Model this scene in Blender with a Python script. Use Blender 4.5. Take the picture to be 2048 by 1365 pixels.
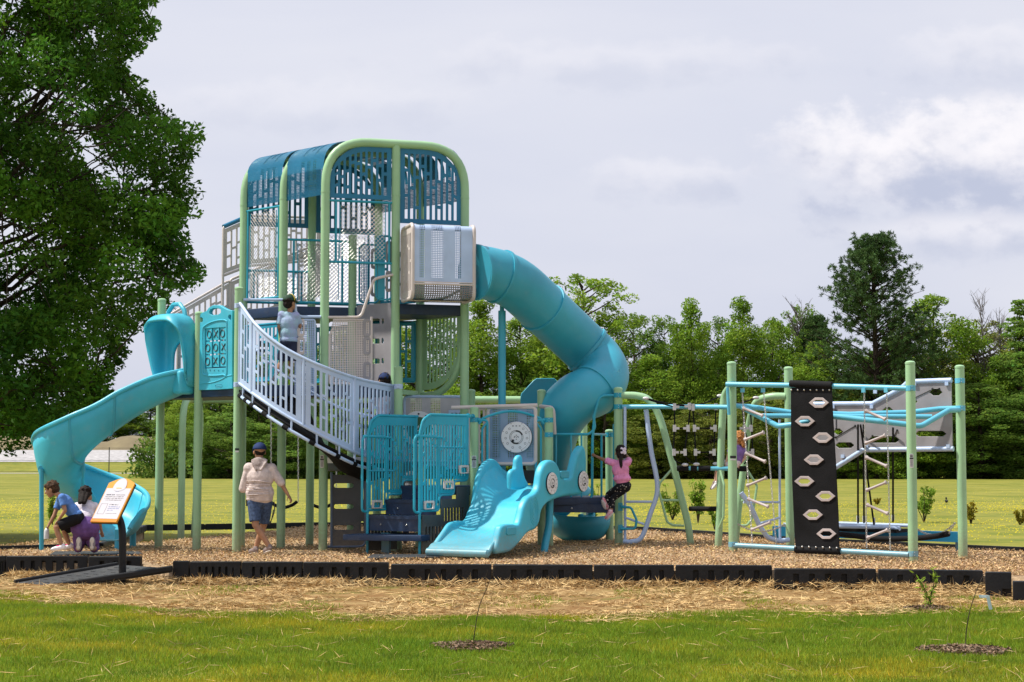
import bpy, bmesh, math, random
import numpy as np
from mathutils import Vector, Matrix
R = math.radians
sc = bpy.context.scene
for _o in list(bpy.data.objects): bpy.data.objects.remove(_o)
COL = sc.collection
rnd = random.Random(7); nr = np.random.default_rng(11)

# ---------------------------------------------------------------- camera
FPX = 3450.0; CX = 1024.0; CY = 682.5; HZ = 920.0
PITCH = math.atan((HZ-CY)/FPX); CAMH = 1.34
cam = bpy.data.cameras.new('camera'); cam.sensor_width = 36.0; cam.lens = FPX/2048*36
cam.clip_start = 0.5; cam.clip_end = 3000
camo = bpy.data.objects.new('camera', cam); COL.objects.link(camo)
camo.location = (0, 0, CAMH); camo.rotation_euler = (math.pi/2+PITCH, 0, 0); sc.camera = camo

# ---------------------------------------------------------------- light
SUN_EL = R(57); SUN_AZ = R(178)         # azimuth of the sun, measured from +X towards +Y (left of the scene, a little towards the camera)
sd = Vector((math.cos(SUN_EL)*math.cos(SUN_AZ), math.cos(SUN_EL)*math.sin(SUN_AZ), math.sin(SUN_EL)))
sl = bpy.data.lights.new('sun', 'SUN'); sl.energy = 5.0; sl.angle = R(1.2); sl.color = (1, .95, .86)
slo = bpy.data.objects.new('sun', sl); COL.objects.link(slo); slo.location = (0, 0, 30)
slo.rotation_euler = (-sd).to_track_quat('-Z', 'Y').to_euler()
sc.view_settings.view_transform = 'Standard'; sc.view_settings.look = 'None'
sc.view_settings.exposure = 0.2; sc.view_settings.gamma = 1.0
try: sc.view_settings.use_curve_mapping = False
except Exception: pass

w = bpy.data.worlds.new('World'); sc.world = w; w.use_nodes = True
nt = w.node_tree; N = nt.nodes; L = nt.links; N.clear()
def wn(t, **k):
    n = N.new(t)
    for a, b in k.items(): setattr(n, a, b)
    return n
def wmath(op, a, b=None, c=None):
    n = wn('ShaderNodeMath', operation=op)
    for i, v in enumerate((a, b, c)):
        if v is None: continue
        if isinstance(v, (int, float)): n.inputs[i].default_value = v
        else: L.new(v, n.inputs[i])
    return n.outputs[0]
def wmix(f, a, b):
    n = wn('ShaderNodeMix', data_type='RGBA')
    if isinstance(f, (int, float)): n.inputs[0].default_value = f
    else: L.new(f, n.inputs[0])
    for i, v in ((6, a), (7, b)):
        if isinstance(v, tuple): n.inputs[i].default_value = v
        else: L.new(v, n.inputs[i])
    return n.outputs[2]
sky = wn('ShaderNodeTexSky', sky_type='NISHITA'); sky.sun_disc = False
sky.sun_elevation = SUN_EL; sky.sun_rotation = math.atan2(sd.x, sd.y); sky.air_density = 1.2; sky.dust_density = 2.5
skm = wn('ShaderNodeVectorMath', operation='SCALE'); L.new(sky.outputs[0], skm.inputs[0]); skm.inputs['Scale'].default_value = 0.11
tc = wn('ShaderNodeTexCoord'); sp = wn('ShaderNodeSeparateXYZ'); L.new(tc.outputs['Generated'], sp.inputs[0])
# direction -> azimuth-like / elevation-like tangents round the +Y axis
yy = wmath('MAXIMUM', sp.outputs[1], 0.05)
ax = wmath('DIVIDE', sp.outputs[0], yy); ez = wmath('DIVIDE', sp.outputs[2], yy)
cb = wn('ShaderNodeCombineXYZ'); L.new(sp.outputs[0], cb.inputs[0]); L.new(sp.outputs[1], cb.inputs[1]); L.new(wmath('MULTIPLY', sp.outputs[2], 3.2), cb.inputs[2])
def wnoise(scale, detail=6, rough=.55, dist=0.0, off=(0, 0, 0)):
    m = wn('ShaderNodeMapping'); L.new(cb.outputs[0], m.inputs[0]); m.inputs['Location'].default_value = off
    n = wn('ShaderNodeTexNoise'); L.new(m.outputs[0], n.inputs['Vector'])
    n.inputs['Scale'].default_value = scale; n.inputs['Detail'].default_value = detail; n.inputs['Roughness'].default_value = rough
    n.inputs['Distortion'].default_value = dist; return n.outputs[0]
cpf = wn('ShaderNodeCombineXYZ'); L.new(ax, cpf.inputs[0]); L.new(wmath('MULTIPLY', ez, 1.35), cpf.inputs[1])
def pnoise(scale, detail, rough):
    n = wn('ShaderNodeTexNoise'); L.new(cpf.outputs[0], n.inputs['Vector']); n.inputs['Scale'].default_value = scale; n.inputs['Detail'].default_value = detail; n.inputs['Roughness'].default_value = rough; return n.outputs[0]
p1 = pnoise(26, 8, .55); p2 = pnoise(70, 8, .6)
n1 = wnoise(2.2, 7, .5, .3); n2 = wnoise(9, 8, .55, .2, (3, 1, 2)); n3 = wnoise(26, 9, .6, 0, (1, 5, 2))
base = wmix(wmath('MULTIPLY', wmath('SUBTRACT', n1, .3), 2.2), (.615, .645, .785, 1), (.80, .80, .87, 1))
col = wmix(.10, base, skm.outputs[0])
# soft cumulus banks low on the right, bright crowns over grey bases
def puff(px, py, wx, wy, k):
    cxp = (px-CX)/FPX; czp = (HZ-py)/FPX
    dx = wmath('DIVIDE', wmath('SUBTRACT', ax, cxp), wx/FPX)
    dz = wmath('DIVIDE', wmath('SUBTRACT', ez, czp), wy/FPX)
    d = wmath('SQRT', wmath('ADD', wmath('POWER', wmath('ABSOLUTE', dx), 2.0), wmath('POWER', wmath('ABSOLUTE', dz), 2.0)))
    d = wmath('ADD', d, wmath('MULTIPLY', wmath('SUBTRACT', p1, .5), 1.7))
    d = wmath('ADD', d, wmath('MULTIPLY', wmath('SUBTRACT', p2, .5), .8))
    mr = wn('ShaderNodeMapRange', interpolation_type='SMOOTHSTEP'); L.new(d, mr.inputs[0])
    mr.inputs[1].default_value = 1.05; mr.inputs[2].default_value = .35
    mr.inputs[3].default_value = 0; mr.inputs[4].default_value = k
    up = wn('ShaderNodeMapRange', interpolation_type='SMOOTHSTEP'); L.new(wmath('ADD', dz, wmath('MULTIPLY', wmath('SUBTRACT', p1, .5), 2.2)), up.inputs[0])
    up.inputs[1].default_value = -.6; up.inputs[2].default_value = .5
    return mr.outputs[0], up.outputs[0]
for (px, py, wx, wy, k) in ((1800, 330, 290, 150, 1.0), (2030, 310, 230, 170, 1.0), (1950, 470, 320, 60, .5), (1340, 360, 210, 60, .38), (2010, 110, 260, 90, .35), (1230, 120, 500, 60, .25), (620, 210, 420, 70, .2)):
    f, up = puff(px, py, wx, wy, k)
    cc = wmix(up, (.50, .54, .68, 1), (.90, .88, .92, 1))
    col = wmix(f, col, cc)
# under a horizon haze
bg = wn('ShaderNodeBackground'); L.new(col, bg.inputs[0]); bg.inputs[1].default_value = .94
wo = wn('ShaderNodeOutputWorld'); L.new(bg.outputs[0], wo.inputs[0])

# ---------------------------------------------------------------- measuring helpers (photo pixel + distance -> metres)
cp, sp_ = math.cos(PITCH), math.sin(PITCH)
def ray(px, py):
    u = (px-CX)/FPX; v = (CY-py)/FPX
    return Vector((u, cp - v*sp_, sp_ + v*cp))
def at(px, py, Y):
    r = ray(px, py); t = Y/r.y
    return Vector((0, 0, CAMH)) + r*t
def gp(px, py, z=0.0):
    r = ray(px, py); t = (z-CAMH)/r.z
    return Vector((0, 0, CAMH)) + r*t
def zat(py, Y): return at(CX, py, Y).z
def pl(px, py, P0, d):
    """pixel -> (s, z) on the vertical plane through P0 along unit d"""
    r = ray(px, py); n = Vector((-d[1], d[0], 0)); c = Vector((0, 0, CAMH))
    t = (Vector((P0[0], P0[1], 0))-c).dot(n)/r.dot(n); p = c+r*t
    return ((p.x-P0[0])*d[0]+(p.y-P0[1])*d[1], p.z)

# ---------------------------------------------------------------- materials
MATS = {}
def mat(name, col, rough=.5, spec=.5, var=.06, vscale=3.0, bump=0.0, bscale=60, col2=None, metal=0, coat=0, tint=False, trans=0, detail=4, rvar=0.0, dirt=0.0):
    m = bpy.data.materials.new(name); m.use_nodes = True; t = m.node_tree; n = t.nodes; l = t.links
    b = n['Principled BSDF']; b.inputs['Roughness'].default_value = rough; b.inputs['Metallic'].default_value = metal
    b.inputs['Specular IOR Level'].default_value = spec
    if coat: b.inputs['Coat Weight'].default_value = coat; b.inputs['Coat Roughness'].default_value = .15
    g = n.new('ShaderNodeNewGeometry')
    no = n.new('ShaderNodeTexNoise'); l.new(g.outputs['Position'], no.inputs['Vector'])
    no.inputs['Scale'].default_value = vscale; no.inputs['Detail'].default_value = detail
    c2 = col2 or tuple(min(1, c*(1+var*4)) for c in col)
    c1 = col if col2 else tuple(c*(1-var*3) for c in col)
    r = n.new('ShaderNodeValToRGB'); l.new(no.outputs[0], r.inputs[0])
    r.color_ramp.elements[0].position = .3; r.color_ramp.elements[1].position = .7
    r.color_ramp.elements[0].color = (*c1, 1); r.color_ramp.elements[1].color = (*c2, 1)
    out = r.outputs[0]
    if dirt:
        nd = n.new('ShaderNodeTexNoise'); l.new(g.outputs['Position'], nd.inputs['Vector']); nd.inputs['Scale'].default_value = 7; nd.inputs['Detail'].default_value = 9; nd.inputs['Roughness'].default_value = .7
        rd = n.new('ShaderNodeMapRange'); l.new(nd.outputs[0], rd.inputs[0]); rd.inputs[1].default_value = .52; rd.inputs[2].default_value = .75; rd.inputs[4].default_value = dirt
        md = n.new('ShaderNodeMix'); md.data_type = 'RGBA'; l.new(rd.outputs[0], md.inputs[0]); l.new(out, md.inputs[6]); md.inputs[7].default_value = (.42, .36, .28, 1); out = md.outputs[2]
    if tint:
        at_ = n.new('ShaderNodeAttribute'); at_.attribute_name = 'tint'
        mx = n.new('ShaderNodeMix'); mx.data_type = 'RGBA'; mx.blend_type = 'MULTIPLY'; mx.inputs[0].default_value = 1
        l.new(out, mx.inputs[6]); l.new(at_.outputs['Color'], mx.inputs[7]); out = mx.outputs[2]
    l.new(out, b.inputs['Base Color'])
    if rvar:
        nr_ = n.new('ShaderNodeTexNoise'); l.new(g.outputs['Position'], nr_.inputs['Vector']); nr_.inputs['Scale'].default_value = 9; nr_.inputs['Detail'].default_value = 6
        mr = n.new('ShaderNodeMapRange'); l.new(nr_.outputs[0], mr.inputs[0]); mr.inputs[3].default_value = rough-rvar; mr.inputs[4].default_value = rough+rvar; l.new(mr.outputs[0], b.inputs['Roughness'])
    if bump:
        nb = n.new('ShaderNodeTexNoise'); l.new(g.outputs['Position'], nb.inputs['Vector']); nb.inputs['Scale'].default_value = bscale; nb.inputs['Detail'].default_value = 5
        bp = n.new('ShaderNodeBump'); bp.inputs['Strength'].default_value = bump; bp.inputs['Distance'].default_value = .02
        l.new(nb.outputs[0], bp.inputs['Height']); l.new(bp.outputs[0], b.inputs['Normal'])
    if trans:
        tr = n.new('ShaderNodeBsdfTranslucent'); l.new(out, tr.inputs[0]); ms = n.new('ShaderNodeMixShader'); ms.inputs[0].default_value = trans
        l.new(b.outputs[0], ms.inputs[1]); l.new(tr.outputs[0], ms.inputs[2]); l.new(ms.outputs[0], n['Material Output'].inputs[0])
    MATS[name] = m; return m
def mottle(m, sc_, c, lo=.48, hi=.62, k=.8):
    """lay irregular patches of another real colour over a ground material"""
    t = m.node_tree; b = t.nodes['Principled BSDF']; src = b.inputs['Base Color'].links[0].from_socket; g = t.nodes.new('ShaderNodeNewGeometry'); no = t.nodes.new('ShaderNodeTexNoise'); t.links.new(g.outputs['Position'], no.inputs['Vector']); no.inputs['Scale'].default_value = sc_; no.inputs['Detail'].default_value = 10; no.inputs['Roughness'].default_value = .65
    r = t.nodes.new('ShaderNodeMapRange'); t.links.new(no.outputs[0], r.inputs[0]); r.inputs[1].default_value = lo; r.inputs[2].default_value = hi; r.inputs[4].default_value = k
    x = t.nodes.new('ShaderNodeMix'); x.data_type = 'RGBA'; t.links.new(r.outputs[0], x.inputs[0]); t.links.new(src, x.inputs[6]); x.inputs[7].default_value = (*c, 1); t.links.new(x.outputs[2], b.inputs['Base Color'])
def perf(name, col, pitch=.02, rough=.4, fill=.5):
    """sheet metal punched with round holes, in staggered rows (holes are real openings: transparent)"""
    m = mat(name, col, rough, var=.03); t = m.node_tree; n = t.nodes; l = t.links
    g = n.new('ShaderNodeTexCoord'); at_ = n.new('ShaderNodeUVMap')
    mp = n.new('ShaderNodeVectorMath'); mp.operation = 'SCALE'; l.new(at_.outputs[0], mp.inputs[0]); mp.inputs['Scale'].default_value = 1/pitch
    vo = n.new('ShaderNodeTexVoronoi'); vo.voronoi_dimensions = '2D'; vo.inputs['Randomness'].default_value = 0; l.new(mp.outputs[0], vo.inputs['Vector']); vo.inputs['Scale'].default_value = 1
    lt = n.new('ShaderNodeMath'); lt.operation = 'LESS_THAN'; l.new(vo.outputs['Distance'], lt.inputs[0]); lt.inputs[1].default_value = fill*.8
    tr = n.new('ShaderNodeBsdfTransparent'); ms = n.new('ShaderNodeMixShader'); l.new(lt.outputs[0], ms.inputs[0])
    l.new(n['Principled BSDF'].outputs[0], ms.inputs[1]); l.new(tr.outputs[0], ms.inputs[2]); l.new(ms.outputs[0], n['Material Output'].inputs[0])
    return m
PL = dict(rough=.38, rvar=.08, var=.02, vscale=1.2, bump=.03, bscale=25)
sage = mat('sage_paint', (.31, .51, .285), .40, var=.03, vscale=2, rvar=.07, dirt=.10)
cyan = mat('cyan_plastic', (.050, .445, .595), .46, .45, rvar=.12, var=.05, vscale=1.5, bump=.05, bscale=18, dirt=.16)
cyan_d = mat('tube_plastic', (.035, .330, .455), .42, rvar=.07, var=.04, vscale=1.2, bump=.03, bscale=18, dirt=.08)
teal = mat('teal_paint', (.012, .295, .420), .35, var=.04, rvar=.06, dirt=.06)
roofm = mat('roof_teal', (.004, .150, .285), .4, var=.04)
sky_b = mat('light_blue_paint', (.115, .46, .62), .35, var=.03, rvar=.06, dirt=.08)
lav = mat('lavender_paint', (.43, .545, .75), .42, var=.03, rvar=.06, dirt=.06)
beige = mat('beige_paint', (.60, .53, .50), .45, var=.03, dirt=.06)
greyp = mat('grey_board', (.285, .27, .285), .5, var=.05, bump=.05)
navy = mat('navy_deck', (.008, .028, .075), .5, var=.1, bump=.1, dirt=.07)
charcoal = mat('charcoal_board', (.055, .058, .062), .5, var=.05, bump=.05, dirt=.06)
black = mat('black_plastic', (.008, .009, .011), .5, .3, var=.15, dirt=.025, bump=.15, bscale=30)
rubber = mat('black_rubber', (.006, .006, .007), .8, spec=.2, var=.2, bump=.3, bscale=90)
steel = mat('zinc_steel', (.55, .54, .52), .35, metal=.9)
white = mat('white_plastic', (.72, .71, .73), .45, var=.02)
ink = mat('black_ink', (.012, .012, .016), .5)
perf_lav = perf('perforated_lavender', (.38, .50, .72), .026, fill=.42)
perf_bei = perf('perforated_beige', (.60, .53, .50), .026, fill=.42)
perf_gry = perf('perforated_grey', (.20, .19, .20), .034, fill=.34)
perf_teal = perf('perforated_teal', (.004, .16, .29), .024, fill=.46); perf_roof = perf('perforated_roof', (.004, .15, .285), .022, fill=.33)

def splash(m, c=(.26, .19, .12), z0=.02, z1=.42):
    """mud and dust splashed on the foot of a post, ragged upper edge"""
    t = m.node_tree; b = t.nodes['Principled BSDF']; src = b.inputs['Base Color'].links[0].from_socket; g = t.nodes.new('ShaderNodeNewGeometry'); s = t.nodes.new('ShaderNodeSeparateXYZ'); t.links.new(g.outputs['Position'], s.inputs[0])
    no = t.nodes.new('ShaderNodeTexNoise'); t.links.new(g.outputs['Position'], no.inputs['Vector']); no.inputs['Scale'].default_value = 28; no.inputs['Detail'].default_value = 8; no.inputs['Roughness'].default_value = .75
    a = t.nodes.new('ShaderNodeMath'); a.operation = 'MULTIPLY_ADD'; t.links.new(no.outputs[0], a.inputs[0]); a.inputs[1].default_value = -.9; t.links.new(s.outputs[2], a.inputs[2])
    r = t.nodes.new('ShaderNodeMapRange'); t.links.new(a.outputs[0], r.inputs[0]); r.inputs[1].default_value = z1-.45; r.inputs[2].default_value = z0-.45; r.inputs[4].default_value = .55
    x = t.nodes.new('ShaderNodeMix'); x.data_type = 'RGBA'; t.links.new(r.outputs[0], x.inputs[0]); t.links.new(src, x.inputs[6]); x.inputs[7].default_value = (*c, 1); t.links.new(x.outputs[2], b.inputs['Base Color'])
for _m in (sage, teal, charcoal, cyan, sky_b): splash(_m)
# ---------------------------------------------------------------- objects
def tag(o, label=None, cat=None, group=None, kind=None):
    if label: o['label'] = label
    if cat: o['category'] = cat
    if group: o['group'] = group
    if kind: o['kind'] = kind
    return o
def link(name, me, m=None, parent=None, smooth=False, ang=None):
    o = bpy.data.objects.new(name, me); COL.objects.link(o)
    if m is not None:
        if isinstance(m, (list, tuple)):
            for q in m: me.materials.append(q)
        else: me.materials.append(m)
    if smooth: me.polygons.foreach_set('use_smooth', [True]*len(me.polygons))
    if ang is not None:
        try: me.set_sharp_from_angle(angle=R(ang))
        except Exception: pass
    if parent is not None: setpar(o, parent)
    return o
def wloc(o):
    v = Vector((0, 0, 0))
    while o is not None: v = v + o.location; o = o.parent
    return v
def setpar(o, parent):
    o.parent = parent; o.location = Vector(o.location) - wloc(parent)
def empty(name, loc, label, cat, group=None):
    o = bpy.data.objects.new(name, None); COL.objects.link(o); o.location = loc; o.empty_display_size = .3
    return tag(o, label, cat, group)
def mesh(name, v, f):
    me = bpy.data.meshes.new(name); me.from_pydata([tuple(x) for x in v], [], f); me.update(); return me

def fillet(pts, r, n=6):
    pts = [Vector(p) for p in pts]; out = [pts[0]]
    for i in range(1, len(pts)-1):
        a, b, c = pts[i-1], pts[i], pts[i+1]; d1 = (a-b); d2 = (c-b); l1, l2 = d1.length, d2.length
        if l1 < 1e-6 or l2 < 1e-6: continue
        d1 /= l1; d2 /= l2; an = d1.angle(d2, math.pi)
        if an > math.pi-.05: out.append(b); continue
        rr = r[i-1] if isinstance(r, (list, tuple)) else r
        t = min(rr/math.tan(an/2), l1*.48, l2*.48); p1 = b+d1*t; p2 = b+d2*t
        for k in range(n+1):
            s = k/n; out.append(p1*(1-s)**2 + b*2*s*(1-s) + p2*s*s)
    out.append(pts[-1]); return out
def smoothp(pts, n=6):
    pts = [Vector(p) for p in pts]; P = [pts[0]*2-pts[1]]+pts+[pts[-1]*2-pts[-2]]; out = []
    for i in range(1, len(P)-2):
        for k in range(n):
            t = k/n; out.append(.5*((2*P[i])+(-P[i-1]+P[i+1])*t+(2*P[i-1]-5*P[i]+4*P[i+1]-P[i+2])*t*t+(-P[i-1]+3*P[i]-3*P[i+1]+P[i+2])*t**3))
    out.append(pts[-1]); return out
class MB:
    def __init__(s): s.v = []; s.f = []; s.mi = []; s.m = 0; s.uv = None
    def add(s, vs, fs):
        o = len(s.v); s.v += [Vector(x) for x in vs]; s.f += [tuple(i+o for i in q) for q in fs]; s.mi += [s.m]*len(fs); return s
    def box(s, c, dx, dy, dz, ax=(1, 0, 0), ay=None, az=(0, 0, 1)):
        c = Vector(c); ax = Vector(ax).normalized(); az = Vector(az).normalized(); ay = Vector(ay).normalized() if ay is not None else az.cross(ax).normalized()
        vs = [c+ax*(i*dx/2)+ay*(j*dy/2)+az*(k*dz/2) for k in (-1, 1) for j in (-1, 1) for i in (-1, 1)]
        return s.add(vs, [(0, 2, 3, 1), (4, 5, 7, 6), (0, 1, 5, 4), (2, 6, 7, 3), (0, 4, 6, 2), (1, 3, 7, 5)])
    def tube(s, pts, r, seg=10, caps=True, closed=False):
        pts = [Vector(p) for p in pts]; n = len(pts); vs = []; up = None; fs = []
        for i, p in enumerate(pts):
            if closed: t = (pts[(i+1) % n]-pts[i-1])
            else: t = (pts[min(i+1, n-1)]-pts[max(i-1, 0)])
            if t.length < 1e-9: t = Vector((0, 0, 1))
            t.normalize()
            if up is None: up = Vector((0, 0, 1)) if abs(t.z) < .9 else Vector((1, 0, 0))
            sx = t.cross(up)
            if sx.length < 1e-6: sx = t.orthogonal()
            sx.normalize(); up = sx.cross(t).normalized()
            rr = r[i] if isinstance(r, (list, tuple)) else r
            vs += [p + sx*(math.cos(a)*rr)+up*(math.sin(a)*rr) for a in (2*math.pi*k/seg for k in range(seg))]
        for i in range(n if closed else n-1):
            for k in range(seg):
                a = i*seg+k; b = i*seg+(k+1) % seg; j = ((i+1) % n)*seg
                fs.append((a, b, j+(k+1) % seg, j+k))
        if caps and not closed: fs.append(tuple(range(seg))[::-1]); fs.append(tuple((n-1)*seg+k for k in range(seg)))
        return s.add(vs, fs)
    def cyl(s, a, b, r, seg=14): return s.tube([a, b], r, seg)
    def post(s, p, z0, z1, r=.0635, seg=20):
        p = Vector((p[0], p[1], 0)); h = [(z0, r), (z1-.012, r), (z1-.012, r*1.06), (z1+.012, r*1.06), (z1+.028, r*.75), (z1+.034, r*.2)]
        return s.tube([p+Vector((0, 0, a+1e-4*i)) for i, (a, b) in enumerate(h)], [b for a, b in h], seg)
    def ball(s, c, rx, ry=None, rz=None, n=8, M=None):
        ry = ry or rx; rz = rz or rx; c = Vector(c); vs = [c+((M @ Vector((0, 0, rz))) if M else Vector((0, 0, rz)))]; fs = []
        for i in range(1, n):
            a = math.pi*i/n
            for k in range(2*n):
                b = math.pi*k/n; q = Vector((rx*math.sin(a)*math.cos(b), ry*math.sin(a)*math.sin(b), rz*math.cos(a))); vs.append(c+((M @ q) if M else q))
        q = Vector((0, 0, -rz)); vs.append(c+((M @ q) if M else q)); m = 2*n
        for k in range(m): fs.append((0, 1+k, 1+(k+1) % m)); fs.append((len(vs)-1, 1+(n-2)*m+(k+1) % m, 1+(n-2)*m+k))
        for i in range(n-2):
            for k in range(m): a = 1+i*m; fs.append((a+k, a+m+k, a+m+(k+1) % m, a+(k+1) % m))
        return s.add(vs, fs)
    def build(s, name, m, parent=None, smooth=True, ang=35):
        me = mesh(name, s.v, s.f)
        if max(s.mi or [0]) > 0: me.polygons.foreach_set('material_index', s.mi)
        return link(name, me, m, parent, smooth, ang if smooth else None)

def sheet(cells, fn, th=.01, uvs=True):
    """cells: list of 4-corner polygons in (s,t); fn(s,t,k) -> world point, k=-1/1 the two faces. Returns mesh with thickness and rims, UV = (s,t) metres"""
    key = {}; vs = []; st = []
    def vi(p):
        q = (round(p[0], 4), round(p[1], 4))
        if q not in key: key[q] = len(st); st.append(p)
        return key[q]
    fc = [[vi(p) for p in c] for c in cells]; fc = [f for f in fc if len(set(f)) == len(f)]
    n = len(st); vs = [fn(a, b, 1) for a, b in st]+[fn(a, b, -1) for a, b in st]
    ed = {}
    for f in fc:
        for i in range(len(f)): ed[(f[i], f[(i+1) % len(f)])] = 1
    fs = [tuple(f) for f in fc]+[tuple(n+i for i in reversed(f)) for f in fc]
    for (a, b) in ed:
        if (b, a) not in ed: fs.append((b, a, n+a, n+b))
    me = mesh('sheet', vs, fs)
    if uvs:
        uv = me.uv_layers.new(name='UVMap'); li = np.empty(len(me.loops), dtype=np.int32); me.loops.foreach_get('vertex_index', li)
        S = np.array(st+st, dtype=np.float32); uv.data.foreach_set('uv', S[li].ravel())
    return me
def slots(W, H, margin=.07, bar=.034, gap=.052, top=None, bot=None, pattern=1, seed=1, maxc=.25, breaks=.04, mtop=None):
    """cells of a plate W x H pierced by vertical rounded slots in a broken rhythm; top(s)/bot(s) give sloping or curved edges"""
    top = top or (lambda s: H); bot = bot or (lambda s: 0.0); q = random.Random(seed); mt = mtop or margin
    n = max(1, int((W-2*margin+bar)/(bar+gap))); sp = (W-2*margin+bar)/n; g = sp-bar
    xs = [(0, margin, None)]; x = margin
    cells = []
    def col(a, b, holes):
        # split wide solid columns so curved sheets follow
        k = max(1, math.ceil((b-a)/.12)); 
        for i in range(k):
            s0 = a+(b-a)*i/k; s1 = a+(b-a)*(i+1)/k
            sm = (s0+s1)/2; T0, T1, B0, B1 = top(s0), top(s1), bot(s0), bot(s1)
            lv = [0.0]
            for h0, h1 in holes: lv += [h0, h1]
            lv.append(1.0)
            for j in range(0, len(lv), 2):
                v0, v1 = lv[j], lv[j+1]; m = max(1, math.ceil((v1-v0)*(T0-B0)/.3))
                for e in range(m):
                    p0 = v0+(v1-v0)*e/m; p1 = v0+(v1-v0)*(e+1)/m
                    cells.append([(s0, B0+(T0-B0)*p0), (s1, B1+(T1-B1)*p0), (s1, B1+(T1-B1)*p1), (s0, B0+(T0-B0)*p1)])
    col(0, margin, [])
    for i in range(n):
        a = margin+i*sp; b = a+g; hh = top((a+b)/2)-bot((a+b)/2)
        if hh > margin+mt+.08:
            lo = margin/hh; hi = 1-mt/hh; d = breaks/2/hh
            k = (i % 4)
            cuts = {0: [.33, .72], 1: [.5], 2: [.2, .62], 3: [.8]}[k] if pattern == 1 else ([.42] if i % 2 else [.68]) if pattern == 2 else []
            cuts = [lo+(hi-lo)*(c+q.uniform(-.03, .03)) for c in cuts] if hh > .5 else []
            hs = []; p = lo
            for c in cuts: hs.append((p, c-d)); p = c+d
            hs.append((p, hi)); hs = [h for h in hs if h[1]-h[0] > .01]
            col(a, b, hs)
        else: col(a, b, [])
        if i < n-1: col(b, b+bar, [])
    col(W-margin, W, [])
    return cells
def flat(P0, d, z0, th=.014, n=None):
    d = Vector((d[0], d[1], 0)).normalized(); P0 = Vector((P0[0], P0[1], 0)); nn = Vector((d.y, -d.x, 0))
    return lambda s, t, k: P0+d*s+Vector((0, 0, z0+t))+nn*(k*th/2)
def outline_curve(outs, holes, th, bevel=0.0, name='plate'):
    """filled 2-D outline (with holes) extruded; returns mesh in local XY, thickness along Z"""
    cu = bpy.data.curves.new(name, 'CURVE'); cu.dimensions = '2D'; cu.fill_mode = 'BOTH'; cu.extrude = max(.0005, th/2-bevel); cu.bevel_depth = bevel; cu.bevel_resolution = 2; cu.offset = -bevel
    for o in list(outs)+list(holes):
        s = cu.splines.new('POLY'); s.points.add(len(o)-1); s.use_cyclic_u = True
        for i, p in enumerate(o): s.points[i].co = (p[0], p[1], 0, 1)
    ob = bpy.data.objects.new(name, cu); COL.objects.link(ob); dg = bpy.context.evaluated_depsgraph_get(); dg.update()
    me = bpy.data.meshes.new_from_object(ob.evaluated_get(dg)); bpy.data.objects.remove(ob); bpy.data.curves.remove(cu); return me
def plate(name, outs, P0, d, th, m, parent, bevel=.006, holes=(), off=0.0, smooth=True, ez=(0, 0, 1)):
    """outline points (s,z) standing on the vertical plane through P0 along d"""
    me = outline_curve([outs], holes, th, bevel); d = Vector((d[0], d[1], 0)).normalized(); n = Vector((d.y, -d.x, 0))
    P = Vector((P0[0], P0[1], P0[2] if len(P0) > 2 else 0)); ez = Vector(ez)
    for v in me.vertices: c = v.co.copy(); v.co = P+d*c.x+ez*c.y+n*(c.z+off)
    me.update(); return link(name, me, m, parent, smooth, 40)
def rounded(x0, z0, x1, z1, r, n=5):
    o = []
    for cx, cz, a0 in ((x1-r, z0+r, -90), (x1-r, z1-r, 0), (x0+r, z1-r, 90), (x0+r, z0+r, 180)):
        for k in range(n+1): a = R(a0+90*k/n); o.append((cx+r*math.cos(a), cz+r*math.sin(a)))
    return o
def chainlink(mb, P0, d, W, z0, H, pitch=.062, r=.0035):
    d = Vector((d[0], d[1], 0)).normalized(); P0 = Vector((P0[0], P0[1], z0)); Z = Vector((0, 0, 1))
    n = int((W+H)/pitch)+1
    for sgn in (1, -1):
        for i in range(n):
            c = i*pitch - (H if sgn > 0 else 0)
            pts = []
            a0 = max(0, c if sgn > 0 else c-H); a1 = min(W, c+H if sgn > 0 else c)
            if a1-a0 < .02: continue
            t0 = (a0-c)*sgn if sgn > 0 else (c-a0); t1 = (a1-c) if sgn > 0 else (c-a1)
            mb.tube([P0+d*a0+Z*t0, P0+d*a1+Z*t1], r, 4, caps=False)
def chain(mb, a, b, r=.006, step=.035, sag=0.0):
    a = Vector(a); b = Vector(b); n = max(2, int((b-a).length/step))
    for i in range(n):
        t = (i+.5)/n; c = a.lerp(b, t)-Vector((0, 0, sag*4*t*(1-t))); dr = (b-a).normalized()
        sx = dr.orthogonal().normalized(); sy = dr.cross(sx)
        u_ = sx if i % 2 else sy
        pts = [c+dr*(math.cos(q)*step*.62)+u_*(math.sin(q)*step*.32) for q in (math.pi*2*k/6 for k in range(6))]
        mb.tube(pts, r, 4, closed=True)

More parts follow.
